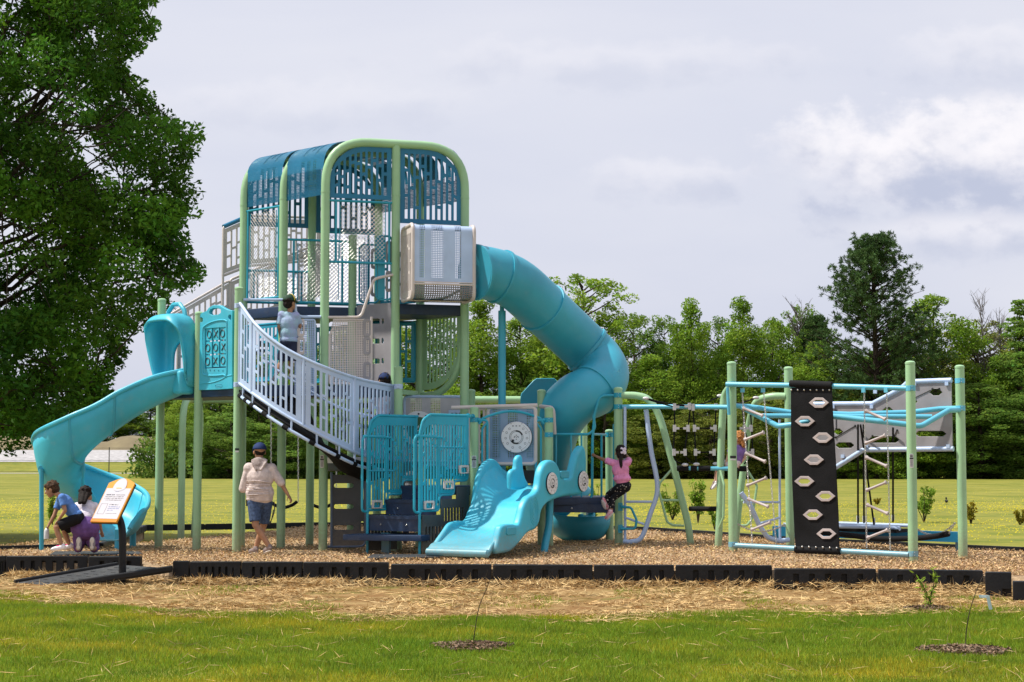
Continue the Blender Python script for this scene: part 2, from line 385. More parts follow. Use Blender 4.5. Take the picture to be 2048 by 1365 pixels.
# ---------------------------------------------------------------- fast soups of small faces
def soup(name, C, ax, ay, m, parent=None, tint=None, bend=.25):
    """C centres (n,3), ax/ay half-axes (n,3): one kinked diamond-quad leaf each"""
    n = len(C); nv = np.cross(ax, ay); nl = np.linalg.norm(nv, axis=1, keepdims=True)+1e-9; nv = nv/nl*np.linalg.norm(ax, axis=1, keepdims=True)*bend
    V = np.stack([C-ay, C+ax+nv, C+ay, C-ax+nv], 1).reshape(-1, 3).astype(np.float32)
    me = bpy.data.meshes.new(name); me.vertices.add(4*n); me.vertices.foreach_set('co', V.ravel())
    me.loops.add(4*n); me.loops.foreach_set('vertex_index', np.arange(4*n, dtype=np.int32))
    me.polygons.add(n); me.polygons.foreach_set('loop_start', np.arange(0, 4*n, 4, dtype=np.int32))
    try: me.polygons.foreach_set('loop_total', np.full(n, 4, dtype=np.int32))
    except Exception: pass
    if tint is not None:
        a = me.color_attributes.new('tint', 'FLOAT_COLOR', 'POINT')
        c = np.repeat(np.concatenate([tint, np.ones((n, 1))], 1), 4, 0).astype(np.float32); a.data.foreach_set('color', c.ravel())
    me.update(calc_edges=True); me.validate()
    return link(name, me, m, parent) if m is not None else me
def unit(v): return v/(np.linalg.norm(v, axis=1, keepdims=True)+1e-9)
def rdir(n, up=0.0):
    v = nr.normal(size=(n, 3)); v[:, 2] = v[:, 2]+up; return unit(v)
def tints(n, lo=.7, hi=1.3, warm=.15):
    b = nr.uniform(lo, hi, (n, 1)); w_ = nr.normal(0, warm, (n, 1)); return np.clip(np.concatenate([b*(1+w_), b, b*(1-w_*.6)], 1), .1, 2.2)
# ================================================================= SETTING
def gz(x, y):
    """height of the play surface: a slight rise under the right-hand climbers"""
    d = math.hypot(x-2.6, (y-25.9)); return .085*max(0, 1-(d/3.4)**2)**1.0 if d < 3.4 else 0.0
LAWN = -.23
grass_m = mat('field_grass', (.145, .155, .022), .9, .1, vscale=.22, col2=(.245, .235, .038), detail=9, bump=.6, bscale=14)
lawn_m = mat('lawn_soil', (.10, .12, .018), .95, .1, vscale=1.6, col2=(.17, .16, .035), detail=9, bump=.6, bscale=40)
mottle(grass_m, .16, (.25, .235, .05), .44, .60, .8); mottle(grass_m, .55, (.085, .13, .018), .47, .62, .7); mottle(grass_m, 3.0, (.27, .25, .055), .5, .66, .6)
def terr(x, y):
    z = LAWN
    if y > 205:
        k = min(1, max(0, (y-214)/50)); k = k*k*(3-2*k); s = min(1, max(0, (-12-x)/16.0)); s = s*s*(3-2*s); z += 3.0*k*s
    return z
xs = sorted(set(list(np.linspace(-140, -12, 33))+list(np.linspace(-8, 8, 5))+list(np.linspace(20, 140, 7))+[-1500, -500, 500, 1500]))
ys = sorted(set([-40, 0, 8, 11]+list(np.linspace(12, 20, 5))+[24, 30, 40, 60, 90, 130, 170, 205]+list(np.linspace(212, 280, 14))+[350, 600, 1400]))
V = [(x, y, terr(x, y)) for y in ys for x in xs]; nx = len(xs)
F = [(j*nx+i, j*nx+i+1, (j+1)*nx+i+1, (j+1)*nx+i) for j in range(len(ys)-1) for i in range(nx-1)]
g = link('ground', mesh('ground', V, F), grass_m, smooth=True); tag(g, kind='structure')

# the mulch bed (polygon filled between front and back kerbs)
FKP = [(346, 1124), (380, 1124), (483, 1124), (606, 1125), (778, 1126), (984, 1130), (1187, 1131), (1350, 1131), (1546, 1132), (1754, 1139), (1968, 1142), (2025, 1144), (2110, 1150)]
FRONT = [(-12, 1096), (0, 1113), (177, 1113), (300, 1126), (346, 1124), (605, 1125), (782, 1130), (985, 1131), (1188, 1131), (1350, 1131), (1545, 1137), (1755, 1141), (1975, 1144), (2100, 1156)]
fr = [gp(px, py, .07) for px, py in FRONT]
fr = [Vector((p.x, p.y, 0)) for p in fr]
ktop = lambda px: .07 if px < 780 else (.055 if px < 1547 else .035)
fk = [gp(px, py, ktop(px)) for px, py in FKP]; lk = gp(283, 1114, .07); fr = [Vector((-9.6, 22.9, 0)), Vector((gp(-6, 1113, .07).x, gp(-6, 1113, .07).y, 0)), Vector((lk.x, lk.y, 0)), Vector((lk.x+.1, lk.y-.3, 0))]+[Vector((p.x, p.y, 0)) for p in fk]
BACK = [(2100, 1098), (2048, 1096), (1900, 1090), (1600, 1076), (1290, 1055), (1060, 1049), (640, 1046), (290, 1051), (200, 1088), (-80, 1096)]
bk = [gp(px, py, .05) for px, py in BACK]; bk = [Vector((p.x, p.y, 0)) for p in bk]
poly = fr+[Vector((p.x, p.y, 0)) for p in bk]
def inpoly(x, y):
    c = False; n = len(poly)
    for i in range(n):
        a, b = poly[i], poly[i-1]
        if (a.y > y) != (b.y > y) and x < (b.x-a.x)*(y-a.y)/(b.y-a.y)+a.x: c = not c
    return c
mulch_m = mat('mulch_bed', (.20, .135, .075), .95, .1, vscale=16, col2=(.50, .365, .23), detail=10, bump=1.0, bscale=38)
bks = sorted(bk, key=lambda p: p.x); frs = sorted(fr, key=lambda p: p.x)
yb_ = lambda x: float(np.interp(x, [p.x for p in bks], [p.y for p in bks])); yf_ = lambda x: float(np.interp(x, [p.x for p in frs], [p.y for p in frs]))
Vm = []; Fm = []; X = np.arange(-9.4, 9.6, .08); NR = 60
for i, x in enumerate(X):
    y0, y1 = yf_(x)+.07, yb_(x)-.04
    Vm.append((x, y0, LAWN-.05))
    for k in range(NR+1):
        y = y0+(y1-y0)*(k/NR)**1.3; Vm.append((x, y, gz(x, y)-.012+.02*math.sin(x*1.7+y)*math.sin(y*1.3)))
    Vm.append((x, y1, LAWN-.05)); m_ = NR+3
    if i:
        for k in range(m_-1): a = (i-1)*m_+k; Fm.append((a, a+m_, a+m_+1, a+1))
tag(link('mulch_ground', mesh('mulch_ground', Vm, Fm), mulch_m, smooth=True), kind='structure')
def inbed(x, y): return -9.3 < x < 9.3 and yf_(x)+.12 < y < yb_(x)-.06
# loose chips
def scatter(n, x0, x1, y0, y1, test, pw=1.0):
    P = np.stack([nr.uniform(x0, x1, n), y0+(y1-y0)*nr.uniform(0, 1, n)**pw], 1)
    return P[[test(a, b) for a, b in P]]
P = scatter(170000, -8.5, 8.5, 20.4, 36.5, inbed, 1.7)
n = len(P); Z = np.array([gz(a, b) for a, b in P])+nr.uniform(-.012, .03, n)
ax = rdir(n); ax[:, 2] *= .55; ax = unit(ax)*nr.uniform(.010, .030, (n, 1)); ay = np.cross(ax, rdir(n)); ay = unit(ay)*nr.uniform(.004, .010, (n, 1))
b = nr.uniform(.35, 1.45, (n, 1))**1.0; t = np.concatenate([b, b*nr.uniform(.86, 1.0, (n, 1)), b*nr.uniform(.7, .95, (n, 1))], 1)
chip_m = mat('wood_chip', (.46, .33, .19), .9, .15, tint=True, vscale=1.3, col2=(.62, .46, .28))
tag(soup('wood_chips', np.column_stack([P, Z]), ax, ay, chip_m, tint=t, bend=.1), kind='stuff')

# straw strip + lawn in front
def edge_y(x):            # where straw gives way to grass (m)
    return 18.9-.22*x*0 - .18*math.sin(x*1.1)-.14*math.sin(x*2.7+1)-(.85 if x < -3.5 else 0)*min(1, (-3.5-x)/1.2 if x < -3.5 else 0)*-1
def straw_edge(x):
    # from photo: boundary at y 1200 (x=0) .. 1235 (x=500) .. 1240 (x=1000) .. 1230 (x=1400) .. 1228 (2048)
    px = CX+x/17.6*FPX; py = np.interp(px, [-200, 0, 250, 500, 800, 1100, 1500, 2048, 2300], [1196, 1200, 1222, 1236, 1238, 1240, 1232, 1226, 1222]); return gp(CX, py, LAWN).y
def front_edge(x):
    return float(np.interp(x, [p.x for p in sorted(fr, key=lambda p: p.x)], [p.y for p in sorted(fr, key=lambda p: p.x)]))
straw_g = mat('straw_ground', (.19, .095, .035), .95, .1, vscale=2.4, col2=(.33, .23, .10), detail=10, bump=.8, bscale=40)
Vs = []; Fs = []; q = np.arange(-9, 9.01, .2)
for i, x in enumerate(q):
    y0 = straw_edge(x)+.12*math.sin(x*5)+.07*math.sin(x*11); y1 = front_edge(x)+.35
    for k in range(6): Vs.append((x, y0+(y1-y0)*k/5, LAWN+.006+.012*(k > 0)))
    if i: 
        for k in range(5): a = (i-1)*6+k; Fs.append((a, a+6, a+7, a+1))
tag(link('straw_ground', mesh('straw_ground', Vs, Fs), straw_g, smooth=True), kind='structure')
n = 60000; x = nr.uniform(-7.5, 7.5, n); u_ = nr.uniform(-.16, 1, n); y0 = np.array([straw_edge(a) for a in x]); y1 = np.array([front_edge(a) for a in x])
y = y0+(y1-y0)*u_; patch = np.sin(x*1.9+y*2.3)*np.sin(x*.7-y*3.1+1)
keep = nr.uniform(0, 1, n) < np.clip(.38+.95*patch, .05, 1); x, y = x[keep], y[keep]; n = len(x)
ax = rdir(n); ax[:, 2] *= .22; ax = unit(ax)*nr.uniform(.03, .13, (n, 1))**1.0; ay = unit(np.cross(ax, rdir(n)))*nr.uniform(.003, .0055, (n, 1))
mottle(straw_g, 1.7, (.12, .15, .025), .52, .64, .7)
straw_m = mat('straw', (.52, .34, .14), .75, .2, tint=True, vscale=2, col2=(.70, .51, .25))
Cc = np.column_stack([x, y, LAWN+nr.uniform(.01, .05, n)])
m2 = 1300; xx = nr.uniform(-5, 5, m2); yy2 = 12+7*nr.uniform(0, 1, m2)
ax2 = rdir(m2); ax2[:, 2] *= .5; ax2 = unit(ax2)*nr.uniform(.03, .11, (m2, 1)); ay2 = unit(np.cross(ax2, rdir(m2)))*.0021
Cc = np.concatenate([Cc, np.column_stack([xx, yy2, LAWN+nr.uniform(.03, .075, m2)])]); ax = np.concatenate([ax, ax2]); ay = np.concatenate([ay, ay2])
m3 = 15000; x3 = nr.uniform(-6.6, 7, m3); y3 = np.array([front_edge(a) for a in x3])-.02-np.abs(nr.normal(0, .13, m3)); ok3 = nr.uniform(0, 1, m3) < .35+.65*(np.sin(x3*3.1)*np.sin(x3*1.3+1) > .1); x3, y3 = x3[ok3], y3[ok3]; m3 = len(x3)
ax3 = rdir(m3); ax3[:, 2] *= .45; ax3 = unit(ax3)*nr.uniform(.03, .12, (m3, 1)); ay3 = unit(np.cross(ax3, rdir(m3)))*.0042
Cc = np.concatenate([Cc, np.column_stack([x3, y3, LAWN+.02+nr.uniform(0, .09, m3)])]); ax = np.concatenate([ax, ax3]); ay = np.concatenate([ay, ay3])
tag(soup('loose_straw', Cc, ax, ay, straw_m, tint=tints(len(Cc), .5, 1.25, .03), bend=.02), kind='stuff')

# grass blades of the near lawn
def blades(name, n, x0, x1, fy, h0, h1, w, m, tl, label=None, lay=.45):
    x = nr.uniform(x0, x1, n); y = fy(x, nr.uniform(0, 1, n)); ok = np.isfinite(y); x, y = x[ok], y[ok]; n = len(x)
    h = nr.uniform(h0, h1, (n, 1))*(1+.35*np.sin(x*2.1+y*1.3)*np.sin(x*.8-y*2.2)).reshape(-1, 1)
    up = np.column_stack([nr.normal(0, lay, n), nr.normal(0, lay, n), np.ones(n)]); up = unit(up)*h/2
    side = unit(np.column_stack([nr.normal(0, 1, n), nr.normal(0, .5, n), np.zeros(n)]))*w
    z = np.full(n, LAWN); C_ = np.column_stack([x, y, z])+up
    big = np.sin(x*.9+1.3*np.sin(y*.8))*np.sin(y*1.5+x*.5); sm = np.sin(x*4.3+y*2)*np.sin(y*5.1-x)
    t = tints(n, .72, 1.25, .12); yel = np.clip(big*.55+sm*.25+nr.normal(0, .2, n), 0, 1).reshape(-1, 1)
    t = t*(1+yel*np.array([[1.0, .22, .25]]))*(1+.22*np.clip(-sm, 0, 1).reshape(-1, 1)*np.array([[-1, -1, -.5]]))
    return tag(soup(name, C_, side, up, m, tint=t, bend=.3), kind='stuff')
blade_m = mat('grass_blade', (.18, .30, .020), .6, .2, tint=True, vscale=.8, col2=(.28, .36, .028), trans=.45)
def fy1(x, u): 
    y1 = np.array([straw_edge(a) for a in x]); return 11.6+(y1+.06-11.6)*u**.85
blades("lawn_grass", 290000, -6.2, 6.2, fy1, 0.035, .075, .0032, blade_m, 1)
def fy2(x, u):
    y0 = np.array([straw_edge(a) for a in x]); y1 = np.array([front_edge(a) for a in x]); y = y0+(y1-y0)*u**1.5
    p = np.sin(x*2.3+y*1.1)+np.sin(x*.9-y*1.9+.5)+np.sin(x*5.1)*.4; return np.where(p > .55-.9*(1-u)*(x > 1.0), y, np.nan)
blades('straw_strip_grass', 42000, -7, 7.2, fy2, .02, .055, .004, blade_m, 1)
# mown field behind: short tufts give the far grass its grain; yellow flowers in drifts
n = 80000; Y = 33+60*nr.uniform(0, 1, n)**1.25; x = nr.uniform(-.36, .36, n)*Y; band = np.exp(-((Y-56)/8)**2)*.75+np.exp(-((Y-41)/4)**2)*.3+.04
dr = .5+.5*np.sin(x*.35+2*np.sin(Y*.13)); keep = nr.uniform(0, 1, n) < band*(.25+.75*dr); x, Y = x[keep], Y[keep]; n = len(x)
inb = np.array([Y_ > yb_(x_)+.15 for x_, Y_ in zip(x, Y)]); x, Y = x[inb], Y[inb]; n = len(x)
ax = unit(np.column_stack([np.ones(n), nr.normal(0, .3, n), np.zeros(n)]))*nr.uniform(.010, .022, (n, 1)); ay = unit(np.column_stack([np.zeros(n), np.ones(n), nr.uniform(.4, 1.2, n)]))*nr.uniform(.009, .018, (n, 1))
flow_m = mat('yellow_petals', (.62, .52, .03), .7, .1, var=.1, trans=.3)
tag(soup('yellow_wildflowers', np.column_stack([x, Y, LAWN+nr.uniform(.015, .05, n)]), ax, ay, flow_m, bend=.1), kind='stuff')

# far left: path, gravel lot, bank
def ribbon(name, rows, m, lift=.02, step=1.0):
    V = []; F = []
    for i, (x, ya, yb) in enumerate(rows):
        for k in range(4): y = ya+(yb-ya)*k/3; V.append((x, y, terr(x, y)+lift))
        if i:
            for k in range(3): a = (i-1)*4+k; F.append((a, a+4, a+5, a+1))
    return tag(link(name, mesh(name, V, F), m, smooth=True), kind='structure')
pathm = mat('path_concrete', (.42, .40, .35), .9, var=.08); gravm = mat('gravel', (.34, .33, .33), .95, var=.1, vscale=1.5, bump=.3)
dirtm = mat('bare_earth', (.13, .10, .055), .95, var=.2, vscale=.35, col2=(.21, .17, .09), detail=9, bump=.6, bscale=3)
rx = np.arange(-110, -32, 2.0)
ribbon('path', [(x, 196+.0*x, 203) for x in np.arange(-110, -30, 3.0)], pathm, .03)
ribbon('gravel_road', [(x, 236, 262) for x in rx], gravm, .06)
V = []; F = []
for i, x in enumerate(rx):
    h = 1.9+.5*math.sin(x*.3)+.3*math.sin(x*.9)
    for k, (y, z) in enumerate(((265, 0), (267, .5), (270, h*.8), (274, h), (292, h*.9), (300, 0))): V.append((x, y+.5*math.sin(x*.7+k), terr(x, y)+z-.03*(k in (0, 5))))
    if i:
        for k in range(5): a = (i-1)*6+k; F.append((a, a+6, a+7, a+1))
tag(link('earth_bank', mesh('earth_bank', V, F), dirtm, smooth=True), kind='structure')
# far fence, one run of posts and mesh
fen = empty('chain_link_fence', (-60, 212, terr(-60, 212)), 'dark chain link fence with thin posts along the gravel road at far left', 'fence')
fm = mat('fence_metal', (.05, .05, .045), .6)
mbp = MB()
for x in np.arange(-66, -33.9, 8.3):
    MB().cyl((x, 212, terr(x, 212)-.2), (x, 212, terr(x, 212)+3.1), .06, 8).build('post', fm, fen)
for z in (.1, 1.5, 3.0): mbp.cyl((-66, 212, terr(-60, 212)+z), (-34, 212, terr(-35, 212)+z), .025, 6)
mbp.build('rail', fm, fen)

# ================================================================= TREES
leafA = mat('oak_leaf', (.040, .128, .014), .6, .15, tint=True, vscale=.45, col2=(.105, .225, .018), trans=.45)
leafB = mat('bright_leaf', (.17, .30, .026), .6, .15, tint=True, vscale=.25, col2=(.235, .34, .038), trans=.45)
leafC = mat('deep_leaf', (.10, .205, .032), .65, .12, tint=True, vscale=.3, col2=(.21, .31, .052), trans=.55)
leafD = mat('olive_leaf', (.15, .20, .03), .6, .15, tint=True, vscale=.3, col2=(.23, .26, .045), trans=.35)
needle = mat('pine_needle', (.045, .095, .026), .6, .15, tint=True, vscale=.5, col2=(.085, .15, .042), trans=.25)
bark = mat('bark', (.055, .042, .032), .95, .1, var=.15, vscale=6, bump=.6, bscale=30)
def limb_mb(mb, a, b, r0, r1, wob=.08, seg=6, n=6):
    a = Vector(a); b = Vector(b); l = (b-a).length; p = []
    for i in range(n+1):
        t = i/n; p.append(a.lerp(b, t)+Vector((rnd.uniform(-1, 1), rnd.uniform(-1, 1), rnd.uniform(-1, 1)+.8*math.sin(t*math.pi)))*wob*l*(.35 if 0 < i < n else 0))
    mb.tube(p, [r0+(r1-r0)*i/n for i in range(n+1)], seg); return p
def clump_leaves(cs, rs, per, size, flat_=.8, aspect=.5, up=.35, cvar=.3):
    C_ = []; T_ = []
    for c, r in zip(cs, rs):
        k = max(6, int(per*r*r)); d = rdir(k)*(nr.uniform(.35, 1, (k, 1))**.6)*r; d[:, 2] *= flat_; C_.append(np.array(c)+d)
        T_.append(np.full((k, 1), nr.uniform(1-cvar, 1+cvar)))
    C_ = np.concatenate(C_); T_ = np.concatenate(T_); n = len(C_)
    ax = rdir(n, .0); nrm = rdir(n, up*2.2); ax = unit(np.cross(ax, nrm)); ay = unit(np.cross(nrm, ax))
    s = nr.uniform(.6, 1.3, (n, 1))*size
    return C_, ax*s*aspect, ay*s, tints(n, .72, 1.28, .10)*T_
# template crowns, height 1 unit = 10 m tree built at 10 m
def crown(kind, H=14.0, Wd=3.4, per=300, size=.105, seed=0):
    global nr; nr = np.random.default_rng(100+seed); q = random.Random(seed); cs = []; rs = []; limbs = MB()
    def prof(h):
        if kind == 'round': return Wd*(.62+.38*math.sin(min(1, h*1.25)*math.pi*.75))*(1 if h < .62 else math.sqrt(max(0, 1-((h-.62)/.38)**2)))
        if kind == 'cone': return Wd*min(1, (1-h)**.6*1.2)*(.85+.15*math.sin(h*19))
        if kind == 'airy': return Wd*math.sin(math.pi*min(1, max(.02, (h-.25)/.78)))**.7 if h > .28 else .0
        if kind == 'spruce': return Wd*(1-h)**.85
        return Wd
    nC = {'round': 150, 'cone': 130, 'airy': 150, 'spruce': 120}[kind]
    limbs.tube([(0, 0, -.4), (.1, .05, H*.3), (-.05, .1, H*.6), (0, 0, H*.93)], [H*.016, H*.012, H*.008, H*.002], 7)
    for i in range(nC):
        h = (i+.5)/nC; h = h**.9 if kind != 'airy' else .3+.68*h; rr = prof(h)
        a = q.uniform(0, 2*math.pi); d = rr*math.sqrt(q.uniform(.25, 1)); 
        if kind == 'spruce': d = rr*q.uniform(.4, 1)
        lob = 1+.16*math.sin(3*a+seed+h*5); c = (math.cos(a)*d*lob, math.sin(a)*d*lob, h*H+q.uniform(-.3, .3)); cs.append(c); rs.append(q.uniform(.5, 1.15)*(.80 if kind in ('airy', 'spruce') else .95)*(1 if h < .85 else .6))
        if i % (5 if kind != 'airy' else 2) == 0: limb_mb(limbs, (0, 0, max(.5, c[2]-d*.7)), c, H*.005, .015, .06, 5, 4)
    if kind in ('round', 'cone'):   # leader shoots
        for k in range(5): a = q.uniform(0, 6.28); cs.append((math.cos(a)*Wd*.25*q.random(), math.sin(a)*Wd*.25*q.random(), H*(.95+.06*q.random()))); rs.append(.42)
    D = clump_leaves(cs, rs, per, size, .75 if kind != 'spruce' else .35, .55, .3, .28)
    nr = np.random.default_rng(11+seed)
    return soup('crown', D[0], D[1], D[2], None, tint=D[3]), mesh_of(limbs)
def mesh_of(mb):
    me = mesh('limbs', mb.v, mb.f); me.polygons.foreach_set('use_smooth', [True]*len(me.polygons)); return me
TEMPL = {}
def templ(kind, seed, leaf, **k):
    key = (kind, seed, leaf.name)
    if key not in TEMPL:
        base_ = (kind, seed)
        if base_ not in TEMPL: TEMPL[base_] = crown(kind, seed=seed, **k)
        c, l_ = TEMPL[base_]; c = c.copy(); c.materials.append(leaf)
        if not l_.materials: l_.materials.append(bark)
        TEMPL[key] = (c, l_)
    return TEMPL[key]
def put_tree(kind, seed, leaf, px, topy, hw, Y, label, cat='tree', group='trees along the far edge of the field', name='broadleaf_tree'):
    c, l_ = templ(kind, seed, leaf); p = at(px, 955, Y); z0 = terr(p.x, Y); top = zat(topy, Y); H = top-z0
    o = empty(name, (p.x, Y, z0), label, cat, group); sz = H/14.0; sx = hw*1.65/FPX*Y/3.4
    o.rotation_euler = (0, 0, rnd.uniform(0, 6.28))
    for nm, me in (('crown', c), ('trunk', l_)):
        ch = bpy.data.objects.new(nm, me); COL.objects.link(ch); ch.parent = o; ch.scale = (sx, sx, sz)
    return o
TR = [
 # kind seed leaf  px  top  hw  Y   label
 ('round', 1, leafB, 372, 800, 34, 150, 'low bright green tree just left of the dark wood behind the swing arch'),
 ('round', 2, leafC, 436, 762, 60, 158, 'dark green tree behind the thick left green posts'),
 ('round', 3, leafC, 520, 712, 66, 156, 'dark green tree behind the walking man'),
 ('round', 1, leafC, 604, 690, 64, 159, 'dark tree behind the chain hanging under the curved ramp'),
 ('cone', 1, leafC, 690, 668, 66, 157, 'dark pointed tree behind the curved lavender railing'),
 ('round', 2, leafB, 772, 650, 62, 158, 'green tree behind the grey slotted climbing wall'),
 ('round', 3, leafB, 850, 622, 62, 155, 'green tree behind the sage slotted panel under the tower deck'),
 ('cone', 2, leafB, 962, 604, 62, 152, 'yellow green tree left of the tube slide support pole'),
 ('round', 1, leafB, 1040, 640, 60, 156, 'green tree right of the tube slide support pole'),
 ('round', 2, leafC, 1100, 660, 56, 158, 'dark tree under the straight run of the tube slide'),
 ('airy', 1, leafB, 1166, 545, 80, 153, 'tall airy pale tree rising behind the blue tube slide'),
 ('round', 3, leafC, 1268, 634, 52, 160, 'dark round-topped tree right of the tube slide bend'),
 ('round', 2, leafC, 1330, 640, 46, 161, 'dark tree left of the slender pointed pale tree'),
 ('cone', 1, leafB, 1384, 606, 50, 152, 'slender pointed pale green tree above the rope net'),
 ('cone', 2, leafB, 1300, 716, 60, 149, 'lower yellow green tree above the arch of the rope climber'),
 ('round', 3, leafC, 1438, 640, 44, 161, 'dark tree between the two pointed pale trees'),
 ('cone', 3, leafB, 1488, 604, 56, 153, 'second pointed pale tree behind the post of the climbing frame'),
 ('round', 1, leafB, 1548, 642, 44, 157, 'round green tree above the short top of the belt climber'),
 ('airy', 2, leafC, 1604, 610, 44, 160, 'thin dark tree with sparse top left of the tall pine'),
 ('round', 2, leafB, 1640, 690, 52, 150, 'green tree at the lower left of the tall pine'),
 ('round', 3, leafB, 1700, 715, 60, 149, 'green tree in front of the pine trunk'),
 ('round', 1, leafB, 1872, 596, 62, 150, 'bright green broad tree touching the pine on its right'),
 ('round', 3, leafC, 1800, 690, 56, 148, 'dark green tree below the right half of the pine'),
 ('airy', 3, leafD, 1958, 640, 70, 154, 'sparse yellow green tree right of the bright broad tree'),
 ('round', 2, leafD, 1985, 668, 66, 158, 'olive tree beside the right edge of the picture'),
 ('spruce', 1, leafC, 2046, 600, 74, 146, 'dark conifer cut by the right edge of the picture'),
 ('round', 1, leafC, 1960, 770, 70, 143, 'dark bushy tree behind the rightmost green post'),
 ('round', 3, leafC, 2052, 790, 60, 142, 'dark bushy tree low at the right edge'),
 ('round', 2, leafB, 1210, 770, 60, 146, 'low green tree behind the girl in pink'),
 ('round', 1, leafD, 1300, 830, 52, 143, 'low olive tree behind the lavender climbing loop'),
 ('round', 3, leafD, 1420, 810, 56, 144, 'low olive green tree behind the rope net'),
 ('round', 2, leafD, 1540, 790, 60, 145, 'low olive tree behind the left end of the belt climber'),
 ('round', 1, leafB, 1700, 800, 56, 143, 'low green tree behind the grey climbing board'),
 ('round', 2, leafD, 1730, 740, 46, 147, 'olive tree showing above the light blue top rail'),
 ('cone', 2, leafB, 1830, 770, 52, 142, 'low bright green tree behind the right part of the climbing board'),
 ('round', 1, leafC, 570, 830, 60, 144, 'low dark tree in shade behind the man'),
 ('round', 2, leafC, 460, 830, 56, 145, 'low dark tree in shade behind the left posts'),
 ('round', 3, leafC, 690, 820, 60, 144, 'low dark tree behind the charcoal slotted panel'),
 ('round', 1, leafC, 800, 800, 60, 145, 'low dark tree behind the stair railings'),
 ('round', 2, leafB, 920, 780, 56, 146, 'low green tree behind the lower platform'),
 ('round', 3, leafC, 1050, 780, 60, 145, 'low dark tree behind the tic dial panel'),
 ('cone', 3, leafB, 2000, 720, 40, 146, 'narrow yellow green tree left of the dark conifer'),
]
for t in TR: put_tree(*t)
# far wood behind the gravel road at left
for i, (px, top, hw) in enumerate(((-40, 800, 70), (60, 812, 70), (150, 806, 60), (235, 790, 60), (300, 812, 50), (345, 830, 40))):
    put_tree('round', 1+i % 3, (leafC, leafB)[i % 2], px, top, hw, 305, ['pale wood tree beyond the bank at the left edge', 'green tree beyond the earth bank under the big oak', 'green tree beyond the bank above the cyan slide bend', 'tree beyond the bank between slide and post', 'tree beyond the bank just left of the first green post', 'tree beyond the bank right of the first green post'][i])
# the tall pine
def pine(px, topy, hw, Y, label):
    p = at(px, 955, Y); z0 = LAWN; H = zat(topy, Y)-z0; Wd = hw/FPX*Y; root = empty('pine_tree', (p.x, Y, z0), label, 'tree', None)
    tr = MB(); tr.tube([(p.x, Y, z0-.3), (p.x+.1, Y, z0+H*.4), (p.x-.1, Y, z0+H*.75), (p.x, Y, z0+H*.97)], [.34, .26, .15, .04], 9)
    C_ = []; q = random.Random(5)
    for i in range(290):
        h = .25+.73*(i/290)**.9; rr = Wd*np.interp(h, [.3, .45, .62, .75, .88, .98], [1.15, 1.22, 1.10, .88, .62, .30]); a = q.uniform(0, 6.28); d = rr*q.uniform(.55, 1.05)
        tip = Vector((p.x+math.cos(a)*d, Y+math.sin(a)*d, z0+H*h+q.uniform(0, .5))); st = Vector((p.x, Y, z0+H*h-d*.45))
        pts = limb_mb(tr, st, tip, .045+.03*(1-h), .015, .05, 5, 5)
        for k in range(11):
            t_ = q.uniform(.35, 1.0); b_ = st.lerp(tip, t_)+Vector((q.uniform(-1, 1), q.uniform(-1, 1), q.uniform(-.3, .9)))*(.75*(1.25-t_*.5)); C_.append(b_)
    tr.build('trunk', bark, root)
    C_ = np.array([tuple(c) for c in C_]); k = 30; n = len(C_)*k; cc = np.repeat(C_, k, 0); d = rdir(n, .55); ln = nr.uniform(.16, .34, (n, 1))
    ay = d*ln/2*1.15; ax = unit(np.cross(d, rdir(n)))*.028; cvar = np.repeat(nr.uniform(.65, 1.35, (len(C_), 1)), k, 0)
    soup('crown', cc+ay*1.0, ax, ay, needle, root, tint=tints(n, .7, 1.3, .1)*cvar, bend=.1); return root
pine(1754, 468, 128, 144.5, 'tall dark pine standing above the whole treeline at right')
pine(1632, 640, 44, 158, 'small dark pine with bare twigs left of the tall pine')
# thicket at the foot of the wood
n = 62000; x = nr.uniform(-36, 52, n)*1.0; lay_ = nr.integers(0, 3, n); Y = 147+lay_*3+nr.normal(0, .9, n); hmax = (3.1+1.1*np.sin(x*.55)+.7*np.sin(x*1.7+2)+.4*np.sin(x*4.1))*(.8+.25*lay_)
hz_ = LAWN+np.abs(nr.uniform(-.1, 1, n))**.8*hmax*.9; keep = x > -32.5; x, Y, hz_ = x[keep], Y[keep], hz_[keep]; n = len(x)
ax = rdir(n, .3)*nr.uniform(.09, .2, (n, 1)); ay = unit(np.cross(ax, rdir(n)))*nr.uniform(.07, .14, (n, 1)); cl = (.75+.35*np.sin(x*2.1+hz_*3)*np.sin(x*.9+hz_)).reshape(-1, 1)
tag(soup('undergrowth_thicket', np.column_stack([x, Y, hz_]), ax, ay, leafC, tint=tints(n, .6, 1.35, .15)*cl), kind='stuff')
n = 46000; x = nr.uniform(-34, 80, n); Y = 166+nr.uniform(0, 3, n); hz_ = LAWN+nr.uniform(0, 1, n)*(9.5+1.5*np.sin(x*.4)+1.0*np.sin(x*1.3))
ax = rdir(n, .3)*nr.uniform(.25, .5, (n, 1)); ay = unit(np.cross(ax, rdir(n)))*nr.uniform(.2, .4, (n, 1))
tag(soup('far_woodland', np.column_stack([x, Y, hz_]), ax, ay, leafC, tint=tints(n, .6, 1.3, .12)), kind='stuff')
